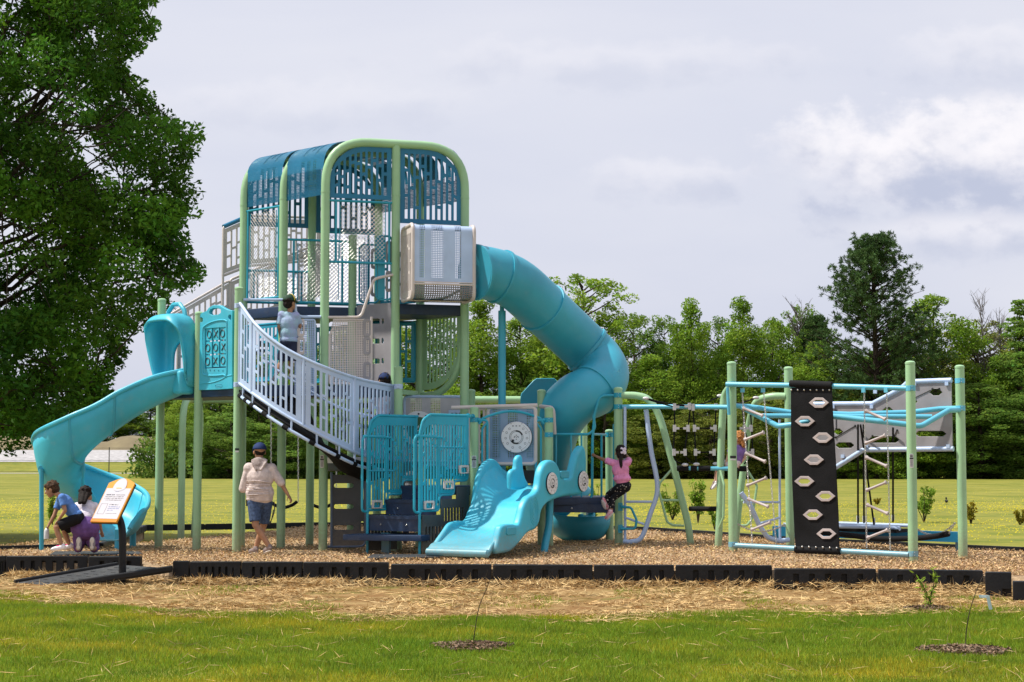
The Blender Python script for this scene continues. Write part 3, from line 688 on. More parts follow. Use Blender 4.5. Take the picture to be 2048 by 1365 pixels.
# bare twiggy trees
def twigs(px, topy, Y, label, seed):
    q = random.Random(seed); p = at(px, 955, Y); root = empty('bare_tree', (p.x, Y, LAWN), label, 'tree', None); mb = MB(); H = zat(topy, Y)-LAWN
    mb.tube([(p.x, Y, LAWN-.2), (p.x+.3, Y, H*.5), (p.x-.1, Y, H)], [.12, .08, .02], 6)
    for i in range(42):
        h = q.uniform(.45, .95)*H; a = q.uniform(0, 6.28); l_ = q.uniform(.8, 2.4); b = Vector((p.x+math.cos(a)*l_*.6, Y+math.sin(a)*l_*.6, h+l_)); s = Vector((p.x+.1, Y, h)); mb.tube([s, s.lerp(b, .5)+Vector((q.uniform(-.2, .2), 0, .1)), b], [.035, .025, .008], 4)
        for k in range(3): c = s.lerp(b, q.uniform(.3, .9)); mb.tube([c, c+Vector((q.uniform(-.6, .6), q.uniform(-.6, .6), q.uniform(.2, .8)))], [.018, .006], 3)
    mb.build('branches', mat('grey_bark', (.13, .11, .10), .9), root)
twigs(1598, 622, 157, 'leafless grey tree poking up left of the pine', 1); twigs(1968, 604, 150, 'leafless tree with fine twigs above the olive trees', 2); twigs(2004, 640, 150, 'second leafless tree beside the dark conifer', 3)

# the big oak at left, front
def big_oak():
    root = empty('oak_tree', (-11.6, 33.5, LAWN), 'large dark green oak filling the left edge of the picture', 'tree')
    q = random.Random(3); Y0 = 33.0
    ex = [(0, 322), (60, 325), (85, 300), (112, 245), (150, 285), (175, 306), (215, 330), (250, 352), (270, 405), (300, 400), (340, 412), (365, 385), (400, 392), (425, 404), (460, 385), (500, 385), (540, 398), (562, 400), (600, 350), (612, 395), (640, 330), (680, 260), (720, 250), (780, 245), (830, 238), (862, 220), (886, 120)]
    ey = [e[0] for e in ex]; exx = [e[1] for e in ex]
    cs = []; rs = []; tr = MB()
    base = Vector((-11.6, 33.5, LAWN)); tr.tube([base-Vector((0, 0, .3)), base+Vector((0, 0, 1.6)), base+Vector((.15, 0, 5)), base+Vector((.1, 0, 9)), base+Vector((0, 0, 12.5))], [.42, .36, .30, .2, .06], 12)
    for i in range(900):
        py = q.uniform(-330, 880); edge = np.interp(py, ey, exx) if py > 0 else 320+py*.35
        px = edge-26-24*(1+math.sin(py/23.0+1.2*math.sin(py/61.0)))-q.random()**1.15*(edge+420); dpt = max(0.05, 1-((px+150)/620)**2)**.5*3.6
        Y = Y0+.6+q.uniform(-1, 1)*dpt; p = at(px, py, Y); r = q.uniform(.32, .56); 
        if (abs(px-50) < 50 and abs(py-195) < 22) and q.random() < .7: continue
        cs.append(tuple(p)); rs.append(r)
    for i in range(len(ex)*7):   # sprays on the silhouette
        py = q.uniform(-10, 882); lob = 1+math.sin(py/23.0+1.2*math.sin(py/61.0)); e = np.interp(py, ey, exx)-q.uniform(4, 40)-lob*q.uniform(4, 22); p = at(e, py, Y0+q.uniform(-.9, .9)); cs.append(tuple(p)); rs.append(q.uniform(.09, .24))
    mains = []
    for k, c in enumerate(cs):
        c = Vector(c)
        if k % 16 == 0:
            s = base+Vector((.1, 0, max(2.2, min(11.5, (c.z-LAWN)*.62+q.uniform(-.6, .6))))); pth = limb_mb(tr, s, c, .07, .012, .10, 5, 9); mains += pth[3:]
        elif k % 2 == 0 and len(mains) > 30:
            s = min(q.sample(mains, 30), key=lambda m_: (m_-c).length); limb_mb(tr, s, c, .018, .005, .08, 4, 4)
    tr.build('trunk', bark, root)
    D = clump_leaves(cs, rs, 1000, .064, .8, .46, .35, .46)
    soup('crown', D[0], D[1], D[2], leafA, root, tint=D[3])
big_oak()

# shrubs on the field
def shrub(px, basey, topy, hw, leaf, label, seed, name='shrub', dens=1.0):
    q = random.Random(seed); p = gp(px, basey, LAWN); H = zat(topy, p.y)-LAWN; W_ = hw/FPX*p.y; root = empty(name, (p.x, p.y, LAWN), label, 'shrub', 'young shrubs planted on the field')
    mb = MB(); cs = []; rs = []
    for i in range(9):
        a = q.uniform(0, 6.28); b = Vector((p.x+math.cos(a)*W_*q.uniform(.2, .9), p.y+math.sin(a)*W_*.6, LAWN+H*q.uniform(.6, .98))); limb_mb(mb, (p.x, p.y, LAWN-.03), b, .012, .004, .06, 4, 4)
        for k in range(5): c = Vector((p.x, p.y, LAWN)).lerp(b, q.uniform(.3, 1)); cs.append(tuple(c)); rs.append(H*q.uniform(.07, .13))
    mb.build('stems', bark, root); D = clump_leaves(cs, rs, 1500*dens/max(.3, H), .045, .9, .45, .3, .3); soup('foliage', D[0], D[1], D[2], leaf, root, tint=D[3]); return root
orange_leaf = mat('yellow_orange_leaf', (.30, .20, .012), .6, .2, tint=True, vscale=1, col2=(.22, .22, .02), trans=.3)
shrub(1396, 1046, 956, 14, leafB, 'narrow upright shrub left of the leaning sage leg', 1)
shrub(1345, 1040, 968, 24, leafB, 'loose leafy shrub beneath the rope net', 2)
shrub(1848, 1045, 972, 30, leafB, 'wispy green shrub between the two right posts', 3)
shrub(1942, 1048, 1002, 22, orange_leaf, 'round shrub with yellow orange leaves right of the last post', 4)
shrub(2040, 1050, 1018, 18, orange_leaf, 'yellow orange shrub cut by the right edge', 5)
shrub(1430, 1060, 1010, 16, leafB, 'small shrub beside the foot of the rope climber leg', 6)
shrub(1190, 1040, 965, 14, leafB, 'thin shrub seen behind the bridge rail', 7)
shrub(1754, 1010, 995, 13, orange_leaf, 'small yellow shrub beyond the hanging ropes', 8)
shrub(105, 1050, 985, 8, leafB, 'thin young shrub behind the boy in blue', 9)
# crow on the field
cr = MB(); p = gp(1893, 1010, LAWN); cr.ball(p+Vector((0, 0, .13)), .05, .12, .06, 6); cr.ball(p+Vector((-.02, -.05, .23)), .035, .04, .04, 5); cr.tube([p+Vector((-.02, -.08, .23)), p+Vector((-.03, -.14, .22))], [.012, .002], 5); cr.tube([p+Vector((0, .08, .12)), p+Vector((.02, .2, .08))], [.03, .01], 5)
for s in (-.02, .02): cr.cyl(p+Vector((s, 0, 0)), p+Vector((s, 0, .1)), .006, 4)
tag(cr.build('crow', black), 'small black bird standing on the grass between the right posts', 'bird')
# ================================================================= MAIN PLAY STRUCTURE
V3 = Vector; U2 = (1.03, .30); W2 = (-.71, .68)
def P2(a, b): return (-2.78+U2[0]*a+W2[0]*b, 25.5+U2[1]*a+W2[1]*b)
E, D1, T1 = P2(0, 0), P2(0, 1), P2(0, 2); G2, H1 = P2(1, 0), P2(2, 0); M1, N1 = P2(1, 1), P2(2, 1); F_, R1 = P2(1, 2), P2(2, 2)
A_, B_, C_p = (-5.42, 26.6), (-4.70, 25.85), (-4.02, 25.3)
Gp = (-1.68, 25.5); Ip = (-.56, 25.6); Kp = (.55, 25.75); Jp = (.45, 26.35); H2 = (-.63, 26.55); Lp_ = (1.55, 27.5); Mp = (1.60, 26.0); Np = (1.18, 28.4)
ud = V3((U2[0], U2[1], 0)).normalized(); wd = V3((W2[0], W2[1], 0)).normalized()
PS = empty('play_structure', (-2.0, 26.0, 0), 'tall multi-deck playground tower with sage green arches, blue slides and curved lavender ramp railing', 'playground structure')
def dirv(a, b): v = V3((b[0]-a[0], b[1]-a[1], 0)); return v.normalized(), v.length
def post(p, top, par=PS, z0=None, m=sage, r=.0635):
    g0 = gz(p[0], p[1]); mb = MB(); mb.post(p, g0-.3, top, r); return mb.build('post', m, par)
for p, top in ((A_, 3.8), (B_, 3.53), (C_p, 3.85), (M1, 4.78), (Gp, 2.69), (Ip, 2.09), (Kp, 2.09), (Jp, 2.38), (H2, 2.39), (Lp_, 1.79), (Mp, 2.40)): post(p, top)
AZ = 6.10
for k, (a, b) in enumerate(((E, H1), (D1, N1), (T1, R1))):
    mb = MB(); pts = fillet([(a[0], a[1], -.3), (a[0], a[1], AZ), (b[0], b[1], AZ), (b[0], b[1], -.3)], .66, 10); mb.tube(pts, .066, 20)
    for q in (a, b):
        for z in (5.32, 2.9): mb.tube([(q[0], q[1], z-.012), (q[0], q[1], z+.012)], .0695, 20)
    mb.build('arch_frame', sage, PS)
for q in (G2, F_):
    mb = MB(); mb.tube([(q[0], q[1], -.3), (q[0], q[1], AZ-.03)], .064, 20)
    for z in (5.32, 3.35): mb.tube([(q[0], q[1], z-.012), (q[0], q[1], z+.012)], .0675, 20)
    mb.build('post', sage, PS)
# decks
def deck(name, pts, z, th, m=navy):
    n = len(pts); cx = sum(p[0] for p in pts)/n; cy = sum(p[1] for p in pts)/n
    me = outline_curve([[(p[0], p[1]) for p in pts]], [], th, .012)
    for v in me.vertices: v.co.z += z-th/2
    o = link(name, me, m, PS, True, 40); return o
deck('deck', [T1, D1, M1, G2, H1, N1, R1, F_], 3.68, .16)
deck('deck', [A_, B_, C_p, E, G2, M1, D1, T1, (-4.9, 27.3)], 2.44, .17)
deck('deck', [(-2.55, 25.62), Gp, (-1.36, 26.3), (-2.0, 26.7), (-2.9, 26.2)], 1.30, .13, charcoal)
deck('deck', [Ip, Kp, Jp, (-.55, 26.5), (-1.36, 26.4), (-1.62, 25.75)], .96, .14)
deck('deck', [(.62, 25.86), (1.52, 26.05), (1.5, 27.4), (.75, 26.9)], .78, .12)
# roof sheets over the arches
def arch_prof(L_, n=10, r=.66, z0=5.28):
    """points (s,z) across an arch, inside face"""
    pts = fillet([(0, 0, z0), (0, 0, AZ), (L_, 0, AZ), (L_, 0, z0)], r, n); return [(p.x, p.z) for p in pts]
LA = (V3((H1[0]-E[0], H1[1]-E[1], 0))).length
prof_ = arch_prof(LA)
cum = [0]
for i in range(1, len(prof_)): cum.append(cum[-1]+math.hypot(prof_[i][0]-prof_[i-1][0], prof_[i][1]-prof_[i-1][1]))
def roof_fn(a, b):
    A = V3((a[0], a[1], 0)); Bv = V3((b[0]-a[0], b[1]-a[1], 0)); bl = Bv.length; bd = Bv.normalized()
    def fn(s, t, k):
        t = max(0, min(cum[-1]-1e-6, t)); i = max(j for j in range(len(cum)-1) if cum[j] <= t); f = (t-cum[i])/(cum[i+1]-cum[i]+1e-9)
        x = prof_[i][0]*(1-f)+prof_[i+1][0]*f; z = prof_[i][1]*(1-f)+prof_[i+1][1]*f
        return A+bd*s+ud*x+V3((0, 0, z+k*.006+.01))
    return fn, bl
for a, b in ((E, D1), (D1, T1)):
    fn, bl = roof_fn(a, b); cells = []; tt = cum[-1]; nT = 44
    ss = [.05, .22, .30, .36, .44, .50, .58, .66, .80, bl-.05]
    for i in range(len(ss)-1):
        for j in range(nT):
            t0, t1 = tt*j/nT, tt*(j+1)/nT
            if i in (1, 3, 5) and ((2 < j < 7) or (8 <= j < 12 and i != 3) or nT-12 < j < nT-4 or (i == 3 and 8 < j < 11)): continue
            cells.append([(ss[i], t0), (ss[i+1], t0), (ss[i+1], t1), (ss[i], t1)])
    o = link('roof_panel', sheet(cells, fn), perf_roof, PS, True, 40)
    me_ = MB(); 
    for i in (1, 3, 5):
        for j0, j1 in ((2.6, 12), (nT-12, nT-3)):
            pass
    pc = [[(ss[i], tt*j/nT), (ss[i+1], tt*j/nT), (ss[i+1], tt*(j+1)/nT), (ss[i], tt*(j+1)/nT)] for i in (1, 3, 5) for j in range(3, 12)]
    fn2 = lambda s, t, k, f=fn: f(s, t, k*.3)-V3((0, 0, .004))
    link('perforated_strip', sheet(pc, fn2), perf_teal, o)
# arch end panels (slotted)
def arch_top(off=0.0):
    def top(s):
        s = s+off; d = .66; x = d-s if s < d else (s-(LA-d) if s > LA-d else 0)
        return AZ-d+math.sqrt(max(0.0, .612**2-x*x))
    return top
def end_panel(P0, off, W_, zb, seed, m=roofm, name='arch_panel'):
    tp = arch_top(off); f = lambda s: max(zb+.05, tp(s)); fl = flat(P0, ud, 0)
    # very fine columns at the rounded shoulder
    link(name, sheet(slots(W_, 1, .07, .038, .040, top=f, bot=lambda s: zb, seed=seed, breaks=.05, mtop=.09), lambda s, t, k: fl(s, t, k)), m, PS)
o1 = V3((E[0], E[1], 0))+ud*.07
end_panel(o1, .07, 1.0-.07, 5.24, 1); o2 = V3((G2[0], G2[1], 0))+ud*.065
end_panel(o2, 1.073+.065, .95, 4.90, 2)
o3 = V3((T1[0], T1[1], 0))+ud*.07; end_panel(o3, .07, .95, 5.0, 3); end_panel(V3((F_[0], F_[1], 0))+ud*.065, 1.138, .95, 4.95, 4)
# framed chain-link panels
def rail(pts, r, m, par=PS, name='rail', fr=None, seg=10, flange=True, n=6):
    mb = MB(); p = fillet(pts, fr, n) if fr else pts; mb.tube(p, r, seg)
    if flange:
        for e, f in ((V3(p[0]), V3(p[1])), (V3(p[-1]), V3(p[-2]))): d = (f-e).normalized(); mb.tube([e-d*.004, e+d*.02], r*1.9, 12)
    return mb.build(name, m, par)
def mesh_panel(a, b, z0, z1, i0=.07, i1=.07, par=PS, m=teal):
    d, L_ = dirv(a, b); A = V3((a[0], a[1], 0)); fo = MB()
    s0, s1 = i0, L_-i1
    fo.tube([A+d*.05+V3((0, 0, z1)), A+d*(L_-.05)+V3((0, 0, z1))], .019, 8); fo.tube([A+d*.05+V3((0, 0, z0)), A+d*(L_-.05)+V3((0, 0, z0))], .019, 8)
    for s in (s0, s1): fo.tube([A+d*s+V3((0, 0, z0)), A+d*s+V3((0, 0, z1))], .018, 8)
    for s in (s0+.06, s1-.06): fo.tube([A+d*s+V3((0, 0, z0+.05)), A+d*s+V3((0, 0, z1-.05))], .007, 6)
    o = fo.build('mesh_frame', m, par)
    w_ = MB(); chainlink(w_, (A+d*(s0+.06)), d, s1-s0-.12, z0+.05, z1-z0-.1); w_.build('wire_mesh', steel, o, smooth=False)
    return o
mesh_panel(D1, T1, 3.82, 5.22, .12, .10)
mesh_panel(E, G2, 4.28, 5.20, .16, .10)
mesh_panel(D1, M1, 3.74, 4.70, .16, .16)
mesh_panel(F_, R1, 3.80, 4.95, .16, .16)
mesh_panel(F_, T1, 3.80, 4.3, .16, .16)
# light grab loops with grey grips by the upper opening
def loop_panel(P0, d, W_, z0, z1, m, fill=None, grips=2, gap='right', r=.016, par=PS):
    P0 = V3((P0[0], P0[1], 0)); d = V3((d[0], d[1], 0)).normalized()
    q = [P0+d*x+V3((0, 0, z)) for x, z in rounded(0, z0, W_, z1, .07)]
    mb = MB(); mb.tube(q, r, 8, closed=True); o = mb.build('grab_loop', m, par)
    if fill:
        cells = [[(.02, .02), (W_*.55, .02), (W_*.55, z1-z0-.02), (.02, z1-z0-.02)]]; link('infill_panel', sheet(cells, flat(P0, d, z0)), fill, o)
    for k in range(grips):
        zc = z0+(z1-z0)*(k+.6)/(grips+.1); h = .16
        outs = rounded(W_*.6, zc-h, W_*.96, zc+h, .04); ho = rounded(W_*.72, zc-h*.7, W_*.88, zc+h*.7, .02)
        plate('hand_grip', outs, P0, d, .03, greyp, o, .004, holes=[ho])
    return o
loop_panel(V3((M1[0], M1[1], 0))+ud*.11+V3((0, -.02, 0)), ud+V3((0, .0, 0)), .30, 3.76, 4.66, teal, perf_teal)
loop_panel(V3((G2[0], G2[1], 0))-ud*.30+V3((0, .05, 0)), ud, .24, 3.74, 4.70, teal, teal, 2)
# grey climbing wall between the mid deck and the upper deck
def wall_px(name, pxs, P0, d, th, m, par=PS, holes=(), bevel=.006, off=0.0, sm=0):
    pts = [pl(x, y, P0, d) for x, y in pxs]
    if sm: pts = [(v.x, v.y) for v in smoothp([V3((a, b, 0)) for a, b in pts]+[V3((*pts[0], 0))], sm)][:-1]
    hs = [[pl(x, y, P0, d) for x, y in h] for h in holes]
    return plate(name, pts, P0, d, th, m, par, bevel, hs, off)
def rpx(x0, y0, x1, y1, r=3, n=3):
    return rounded(x0, y0, x1, y1, min(r, abs(x1-x0)/2-.01, abs(y1-y0)/2-.01), n)
dd, _ = dirv(M1, G2)
hs = []
for y in (642, 682, 722): hs += [rpx(742, y-4, 760, y+6, 2), rpx(764, y-5, 768, y+6, 2)]
wall_px('climbing_wall', [(714, 613), (717, 611), (784, 606), (786, 606), (786, 775), (714, 775)], (M1[0]+.02, M1[1]-.06), dd, .02, greyp, holes=hs)
# beige perforated guard beside it with a tall hand rail, and its lavender twin left of the arch leg
def guard(P0, d, x0, x1, ytop, ybot, railpts, m, pm, grip_x, ncut=8, vx=None):
    pts = [(x0+ncut, ytop), (x1, ytop), (x1, ybot), (x0, ybot), (x0, ytop+34), (x0+ncut, ytop+16)]
    o = None; mb = MB()
    P = lambda x, y: (lambda s: V3((P0[0]+d[0]*s[0], P0[1]+d[1]*s[0], s[1])))(pl(x, y, P0, d))
    mb.tube(fillet([P(x, y) for x, y in railpts], .12), .022, 10); mb.tube(fillet([P(*p) for p in pts], .03, 2), .014, 8, closed=False)
    if vx: mb.tube([P(vx, railpts[2][1] if False else ytop-6), P(vx, ybot)], .018, 8)
    o = mb.build('guard_frame', m, PS)
    pp = [pl(x, y, P0, d) for x, y in pts]
    link('infill_panel', sheet([[pp[0], pp[1], pp[2], pp[3]][::-1], [pp[0], pp[3], pp[4], pp[5]][::-1]], flat(P0, d, 0)), pm, o)
    for y in (656, 692, 742):
        plate('hand_grip', [pl(a, b, P0, d) for a, b in rpx(grip_x, y-18, grip_x+15, y+18, 5)], P0, d, .03, greyp if m is beige else beige, o, .004, holes=[[pl(a, b, P0, d) for a, b in rpx(grip_x+6, y-12, grip_x+12, y+12, 2)]])
    return o
dE, _ = dirv(E, G2)
guard((E[0], E[1]-.03), dE, 658, 740, 640, 768, [(655, 635), (722, 635), (748, 558), (786, 550)], beige, perf_bei, 726, vx=743)
dC, _ = dirv(C_p, E)
guard((C_p[0], C_p[1]-.03), dC, 592, 630, 640, 790, [(487, 600), (590, 600), (592, 634), (642, 634)], lav, perf_lav, 594, vx=591)
# teal slotted guards at mid level behind
def slot_guard(a, b, z0, z1, m=teal, i=.08, par=PS, seed=1, fr=.018, name='slotted_guard', dz=0.0):
    d, L_ = dirv(a, b); A = V3((a[0], a[1], 0)); mb = MB()
    za, zb = z0+dz, z1+dz
    q = [A+d*i+V3((0, 0, z0)), A+d*i+V3((0, 0, z1)), A+d*(L_-i)+V3((0, 0, zb)), A+d*(L_-i)+V3((0, 0, za))]
    mb.tube(fillet(q+[q[0]], .05, 3), fr, 8); mb.tube([A+V3((0, 0, z1)), A+d*L_+V3((0, 0, zb))], fr, 8)
    o = mb.build('guard_frame', m, par); W_ = L_-2*i; sl_ = dz/W_ if W_ else 0
    link(name, sheet(slots(W_, z1-z0, .06, .032, .05, top=lambda s: z1-z0+sl_*s, bot=lambda s: sl_*s, seed=seed), flat(A+d*i, d, z0)), m, o); return o
slot_guard(T1, D1, 2.55, 3.42, teal, seed=5); slot_guard(F_, M1, 2.55, 3.4, teal, seed=6); slot_guard(N1, (N1[0]-.9, N1[1]-.0), 2.55, 3.48, teal, seed=7); slot_guard(R1, N1, 3.8, 4.6, teal, seed=8); slot_guard(T1, (-4.9, 27.3), 2.5, 3.4, teal, seed=8)
mb = MB(); mb.tube(fillet([V3((H1[0], H1[1], 3.95)), V3((H1[0]-.3, H1[1]+.1, 3.8)), V3((N1[0], N1[1], 3.8))], .2), .02, 8); mb.build('rail', teal, PS)
# sage slotted quarter panel below the upper deck, right
def qbot(s):
    s = min(max(s, 0), .82); return 2.36+(.62-math.sqrt(max(0, .62**2-max(0, s-.2)**2)) if s > .2 else 0)
d_, L_ = dirv(N1, H1); L_ -= .0
PN = V3((N1[0], N1[1], 0))
link('slotted_panel', sheet(slots(L_-.12, 1, .10, .034, .036, top=lambda s: 3.6, bot=lambda s: 2.42+(.72-math.sqrt(max(0, .72**2-max(0, s-.12)**2)) if s > .12 else 0), seed=9, breaks=.04), flat(PN+d_*.06, d_, 0)), sage, PS)
mb = MB(); mb.tube([PN+d_*x+V3((0, 0, z)) for x, z in [(0.05, 2.33), (.2, 2.33)]+[(.2+.72*math.sin(R(a)), 3.05-.72*math.cos(R(a))) for a in range(10, 95, 8)]+[(L_-.03, 3.15)]], .055, 12); mb.build('bent_tube', sage, PS)
mb = MB(); mb.box(V3((G2[0], G2[1], 2.36)).lerp(V3((N1[0], N1[1], 2.36)), .5), .62, .10, .07, V3((N1[0]-G2[0], N1[1]-G2[1], 0))); mb.build('deck_beam', sage, PS)

# ---------------------------------------------------------------- beige stair railing climbing behind the tower
def rear(name, pa, pb, ta, ba, tb, bb, m, seed, teal_cap=False):
    A = V3((pa[0], pa[1], 0)); d, L_ = dirv(pa, pb); top = lambda s: ta+(tb-ta)*s/L_-.04; bot = lambda s: ba+(bb-ba)*s/L_+.03
    mb = MB(); q = [(A, ba), (A, ta), (A+d*L_, tb), (A+d*L_, bb)]; q = [p+V3((0, 0, z)) for p, z in q]
    mb.tube(fillet(q+[q[0]], .05, 3), .022, 8); o = mb.build('stair_rail', m, PS)
    link('slotted_panel', sheet(slots(L_, 1, .07, .03, .062, top=top, bot=bot, seed=seed), flat(A, d, 0)), m, o)
    if teal_cap: MBx = MB(); MBx.tube([q[1]+V3((0, 0, .01)), q[2]+V3((0, 0, .01))], .035, 10); MBx.build('cap_rail', roofm, o)
    return o
Q1 = at(336, 632, 27.3); Q2 = at(461, 560, 27.9); Q3 = at(556, 520, 28.3); Q4 = at(640, 486, 28.5)
rear('a', (Q1.x, 27.3), (Q2.x, 27.9), zat(632, 27.3), zat(700, 27.3), zat(560, 27.9), zat(660, 27.9), beige, 1)
rear('a', (Q2.x, 27.9), (Q3.x, 28.3), zat(560, 27.9), zat(660, 27.9), zat(520, 28.3), zat(620, 28.3), beige, 2)
rear('a', (Q3.x, 28.3), (Q4.x, 28.5), zat(520, 28.3), zat(620, 28.3), zat(486, 28.5), zat(590, 28.5), beige, 3)
Q5 = at(447, 455, 27.6); Q6 = at(500, 428, 28.0); Q7 = at(640, 436, 28.5)
rear('a', (Q5.x, 27.6), (Q6.x, 28.0), zat(455, 27.6), zat(552, 27.6), zat(432, 28.), zat(532, 28.), beige, 4, True)
rear('a', (Q6.x, 28.0), (Q7.x, 28.6), zat(432, 28.0), zat(532, 28.0), zat(436, 28.6), zat(520, 28.6), beige, 5)
rear('a', at(356, 660, 26.9).xy, at(384, 640, 27.2).xy, 3.2, 2.4, 3.3, 2.4, beige, 6)
mb = MB()
for k in range(9):
    p = V3((Q1.x, 27.3, 0)).lerp(V3((Q4.x, 28.5, 0)), (k+.5)/9)+V3((.2, -.5, 2.5+1.1*k/8)); mb.box(p, .35, .9, .04, (1, .2, 0))
mb.build('stair_treads', navy, PS)
MB().cyl((Q5.x, 27.6, zat(552, 27.6)), (Q5.x, 27.6, 2.3), .02).build('rail_post', beige, PS)

# ---------------------------------------------------------------- crawl box at the top right
n_u = V3((ud.y, -ud.x, 0)); BW = .93; BD = .72; bo = V3((G2[0], G2[1], 0))+ud*.10; zb0, zb1 = 3.71, 4.80
def rprof(W_, z0, z1, r, n=5): return rounded(0, z0, W_, z1, r, n)
# left slotted side (runs towards the viewer)
def side(P, name='slotted_side'):
    mb = MB(); q = [P+n_u*x+V3((0, 0, z)) for x, z in rounded(-.0, zb0, BD, zb1, .10)]; mb.tube(q, .028, 10, closed=True); o = mb.build('box_frame', beige, PS)
    link(name, sheet(slots(BD-.04, zb1-zb0-.06, .09, .038, .050, seed=12, breaks=.04), lambda s, t, k: P+n_u*(s+.02)+ud*(k*.007)+V3((0, 0, zb0+.03+t))), beige, o); return o
side(bo); ro = bo+ud*BW
mb = MB(); q = [ro+n_u*x+V3((0, 0, z)) for x, z in rounded(-.0, zb0, BD, zb1, .10)]; mb.tube(q, .028, 10, closed=True); mb.build('box_frame', beige, PS)
# wrapping sheet: front face, rounded over the top and under the bottom
pr = [(BD, zb0+.23), (BD, zb1-.1)]+[(BD-.1+.1*math.cos(a), zb1-.1+.1*math.sin(a)) for a in (R(18*k) for k in range(1, 6))]+[(0, zb1)]
def wrapf(pr):
    c = [0]
    for i in range(1, len(pr)): c.append(c[-1]+math.hypot(pr[i][0]-pr[i-1][0], pr[i][1]-pr[i-1][1]))
    def fn(s, t, k):
        t = max(0, min(c[-1]-1e-6, t)); i = max(j for j in range(len(c)-1) if c[j] <= t); f = (t-c[i])/(c[i+1]-c[i]+1e-9)
        return bo+ud*(.02+s)+n_u*(pr[i][0]*(1-f)+pr[i+1][0]*f+k*.004)+V3((0, 0, pr[i][1]*(1-f)+pr[i+1][1]*f))
    return fn, c
fn, c_ = wrapf(pr); W_ = BW-.04
ex = [0, .09, .18, .28, .45, .52, .62, W_-.21, W_-.12, W_]
ex = [0, .08, .18, .27, .45, .66, .74, .80, W_]
solid = []; pf = []
bands = [(0, .08, 0), (.08, .17, 1), (.17, .26, 0), (.26, .44, 1), (.44, .54, 0), (.54, .62, 0), (.62, .71, 1), (.71, W_, 0)]
sc_ = W_/.89; ys_ = sorted(set([0, .07]+c_+[c_[-1]]))
for a, b, k in bands:
    for i in range(len(ys_)-1):
        (pf if (k and ys_[i] >= .07) else solid).append([(a*sc_, ys_[i]), (b*sc_, ys_[i]), (b*sc_, ys_[i+1]), (a*sc_, ys_[i+1])])
bp = link('box_panel', sheet(solid, fn), lav, PS, True, 30); link('perforated_strip', sheet(pf, lambda s, t, k: fn(s, t, k*.4)), perf_lav, bp)
pr2 = [(0, zb0), (BD-.12, zb0)]+[(BD-.12+.12*math.sin(R(a)), zb0+.12-.12*math.cos(R(a))) for a in range(15, 91, 15)]+[(BD, zb0+.19)]
fn2, c2 = wrapf(pr2); link('box_floor', sheet([[(0, c2[i]), (W_, c2[i]), (W_, c2[i+1]), (0, c2[i+1])] for i in range(len(c2)-1)], fn2), perf_gry, PS, True, 30)
mb = MB(); 
for z, r in ((zb0+.205, .016), (zb0+.235, .009)): mb.tube([ro-ud*BW+n_u*(BD+.01)+V3((0, 0, z)), ro+n_u*(BD+.01)+V3((0, 0, z))], r, 8)
mb.tube([bo+V3((0, 0, zb0))+n_u*.3, ro+V3((0, 0, zb0))+n_u*.3], .014, 8); mb.build('box_trim', beige, PS)
mb = MB(); z0, z1 = zb0+.05, zb1-.02
cells = [[(0, 0), (BD, 0), (BD, z1-z0), (0, z1-z0)]]
me = outline_curve([rounded(0, z0, BD, z1, .08)], [[(BD/2+.36*math.cos(a), (z0+z1)/2-.02+.36*math.sin(a)) for a in (R(10*k) for k in range(36))]], .01)
for v in me.vertices: c = v.co.copy(); v.co = ro+n_u*c.x+V3((0, 0, c.y))+ud*(c.z-.004)
link('end_panel', me, lav, PS, True, 30)

# ---------------------------------------------------------------- tube slide
TP = [(950, 545, 25.52), (968, 546, 25.62), (1000, 554, 25.75), (1037, 573, 25.95), (1085, 616, 26.3), (1131, 659, 26.7), (1166, 692, 26.95), (1196, 722, 26.95), (1207, 752, 26.7), (1190, 780, 26.4), (1152, 799, 26.35), (1118, 838, 26.55), (1100, 890, 27.0), (1104, 940, 27.6), (1122, 985, 28.0), (1150, 1016, 28.0)]
tp = [at(a, b, c) for a, b, c in TP]; tps = smoothp(tp, 8)
mb = MB(); mb.tube(tps, .385, 40, caps=False)
ts = mb.build('tube_slide', cyan_d, PS, ang=60); md = ts.modifiers.new('wall', 'SOLIDIFY'); md.thickness = .012
for idx in (1, 16, 32, 50, 72):
    idx = min(idx, len(tps)-2); p = tps[idx]; t = (tps[idx+1]-tps[idx-1]).normalized(); f = MB(); f.tube([p-t*.022, p-t*.0221, p+t*.022, p+t*.0221], [.387, .42, .42, .387], 40, caps=False)
    bb = f; bb.m = 1; sx = t.orthogonal().normalized(); sy = t.cross(sx)
    for k in range(12): a = 2*math.pi*k/12; bb.ball(p+(sx*math.cos(a)+sy*math.sin(a))*.405, .03 if False else .012, .012, .012, 4, None)
    f.build('flange', [cyan_d, ink], ts, ang=30)
# outlet chute: open bowl curving to the right, on a foot
ch = []
cpth = smoothp([at(1128, 1030, 28.0), at(1150, 1046, 27.7), at(1172, 1050, 27.6), at(1192, 1046, 27.7)], 4)
mb = MB(); vs = []; fs = []; nn = 15
for i, p in enumerate(cpth):
    t = (cpth[min(i+1, len(cpth)-1)]-cpth[max(i-1, 0)]); t.z = 0; t.normalize(); sx = V3((t.y, -t.x, 0))
    rr = .42*(1-.25*i/len(cpth))
    for k in range(nn): a = R(180+180*k/(nn-1)); vs.append(p+sx*math.cos(a)*rr+V3((0, 0, .08+math.sin(a)*rr*.95+(.06 if k in (0, nn-1) else 0))))
for i in range(len(cpth)-1):
    for k in range(nn-1): a = i*nn+k; fs.append((a, a+1, a+nn+1, a+nn))
o = link('slide_outlet', mesh('o', vs, fs), cyan_d, ts, True, 60); md = o.modifiers.new('wall', 'SOLIDIFY'); md.thickness = .035
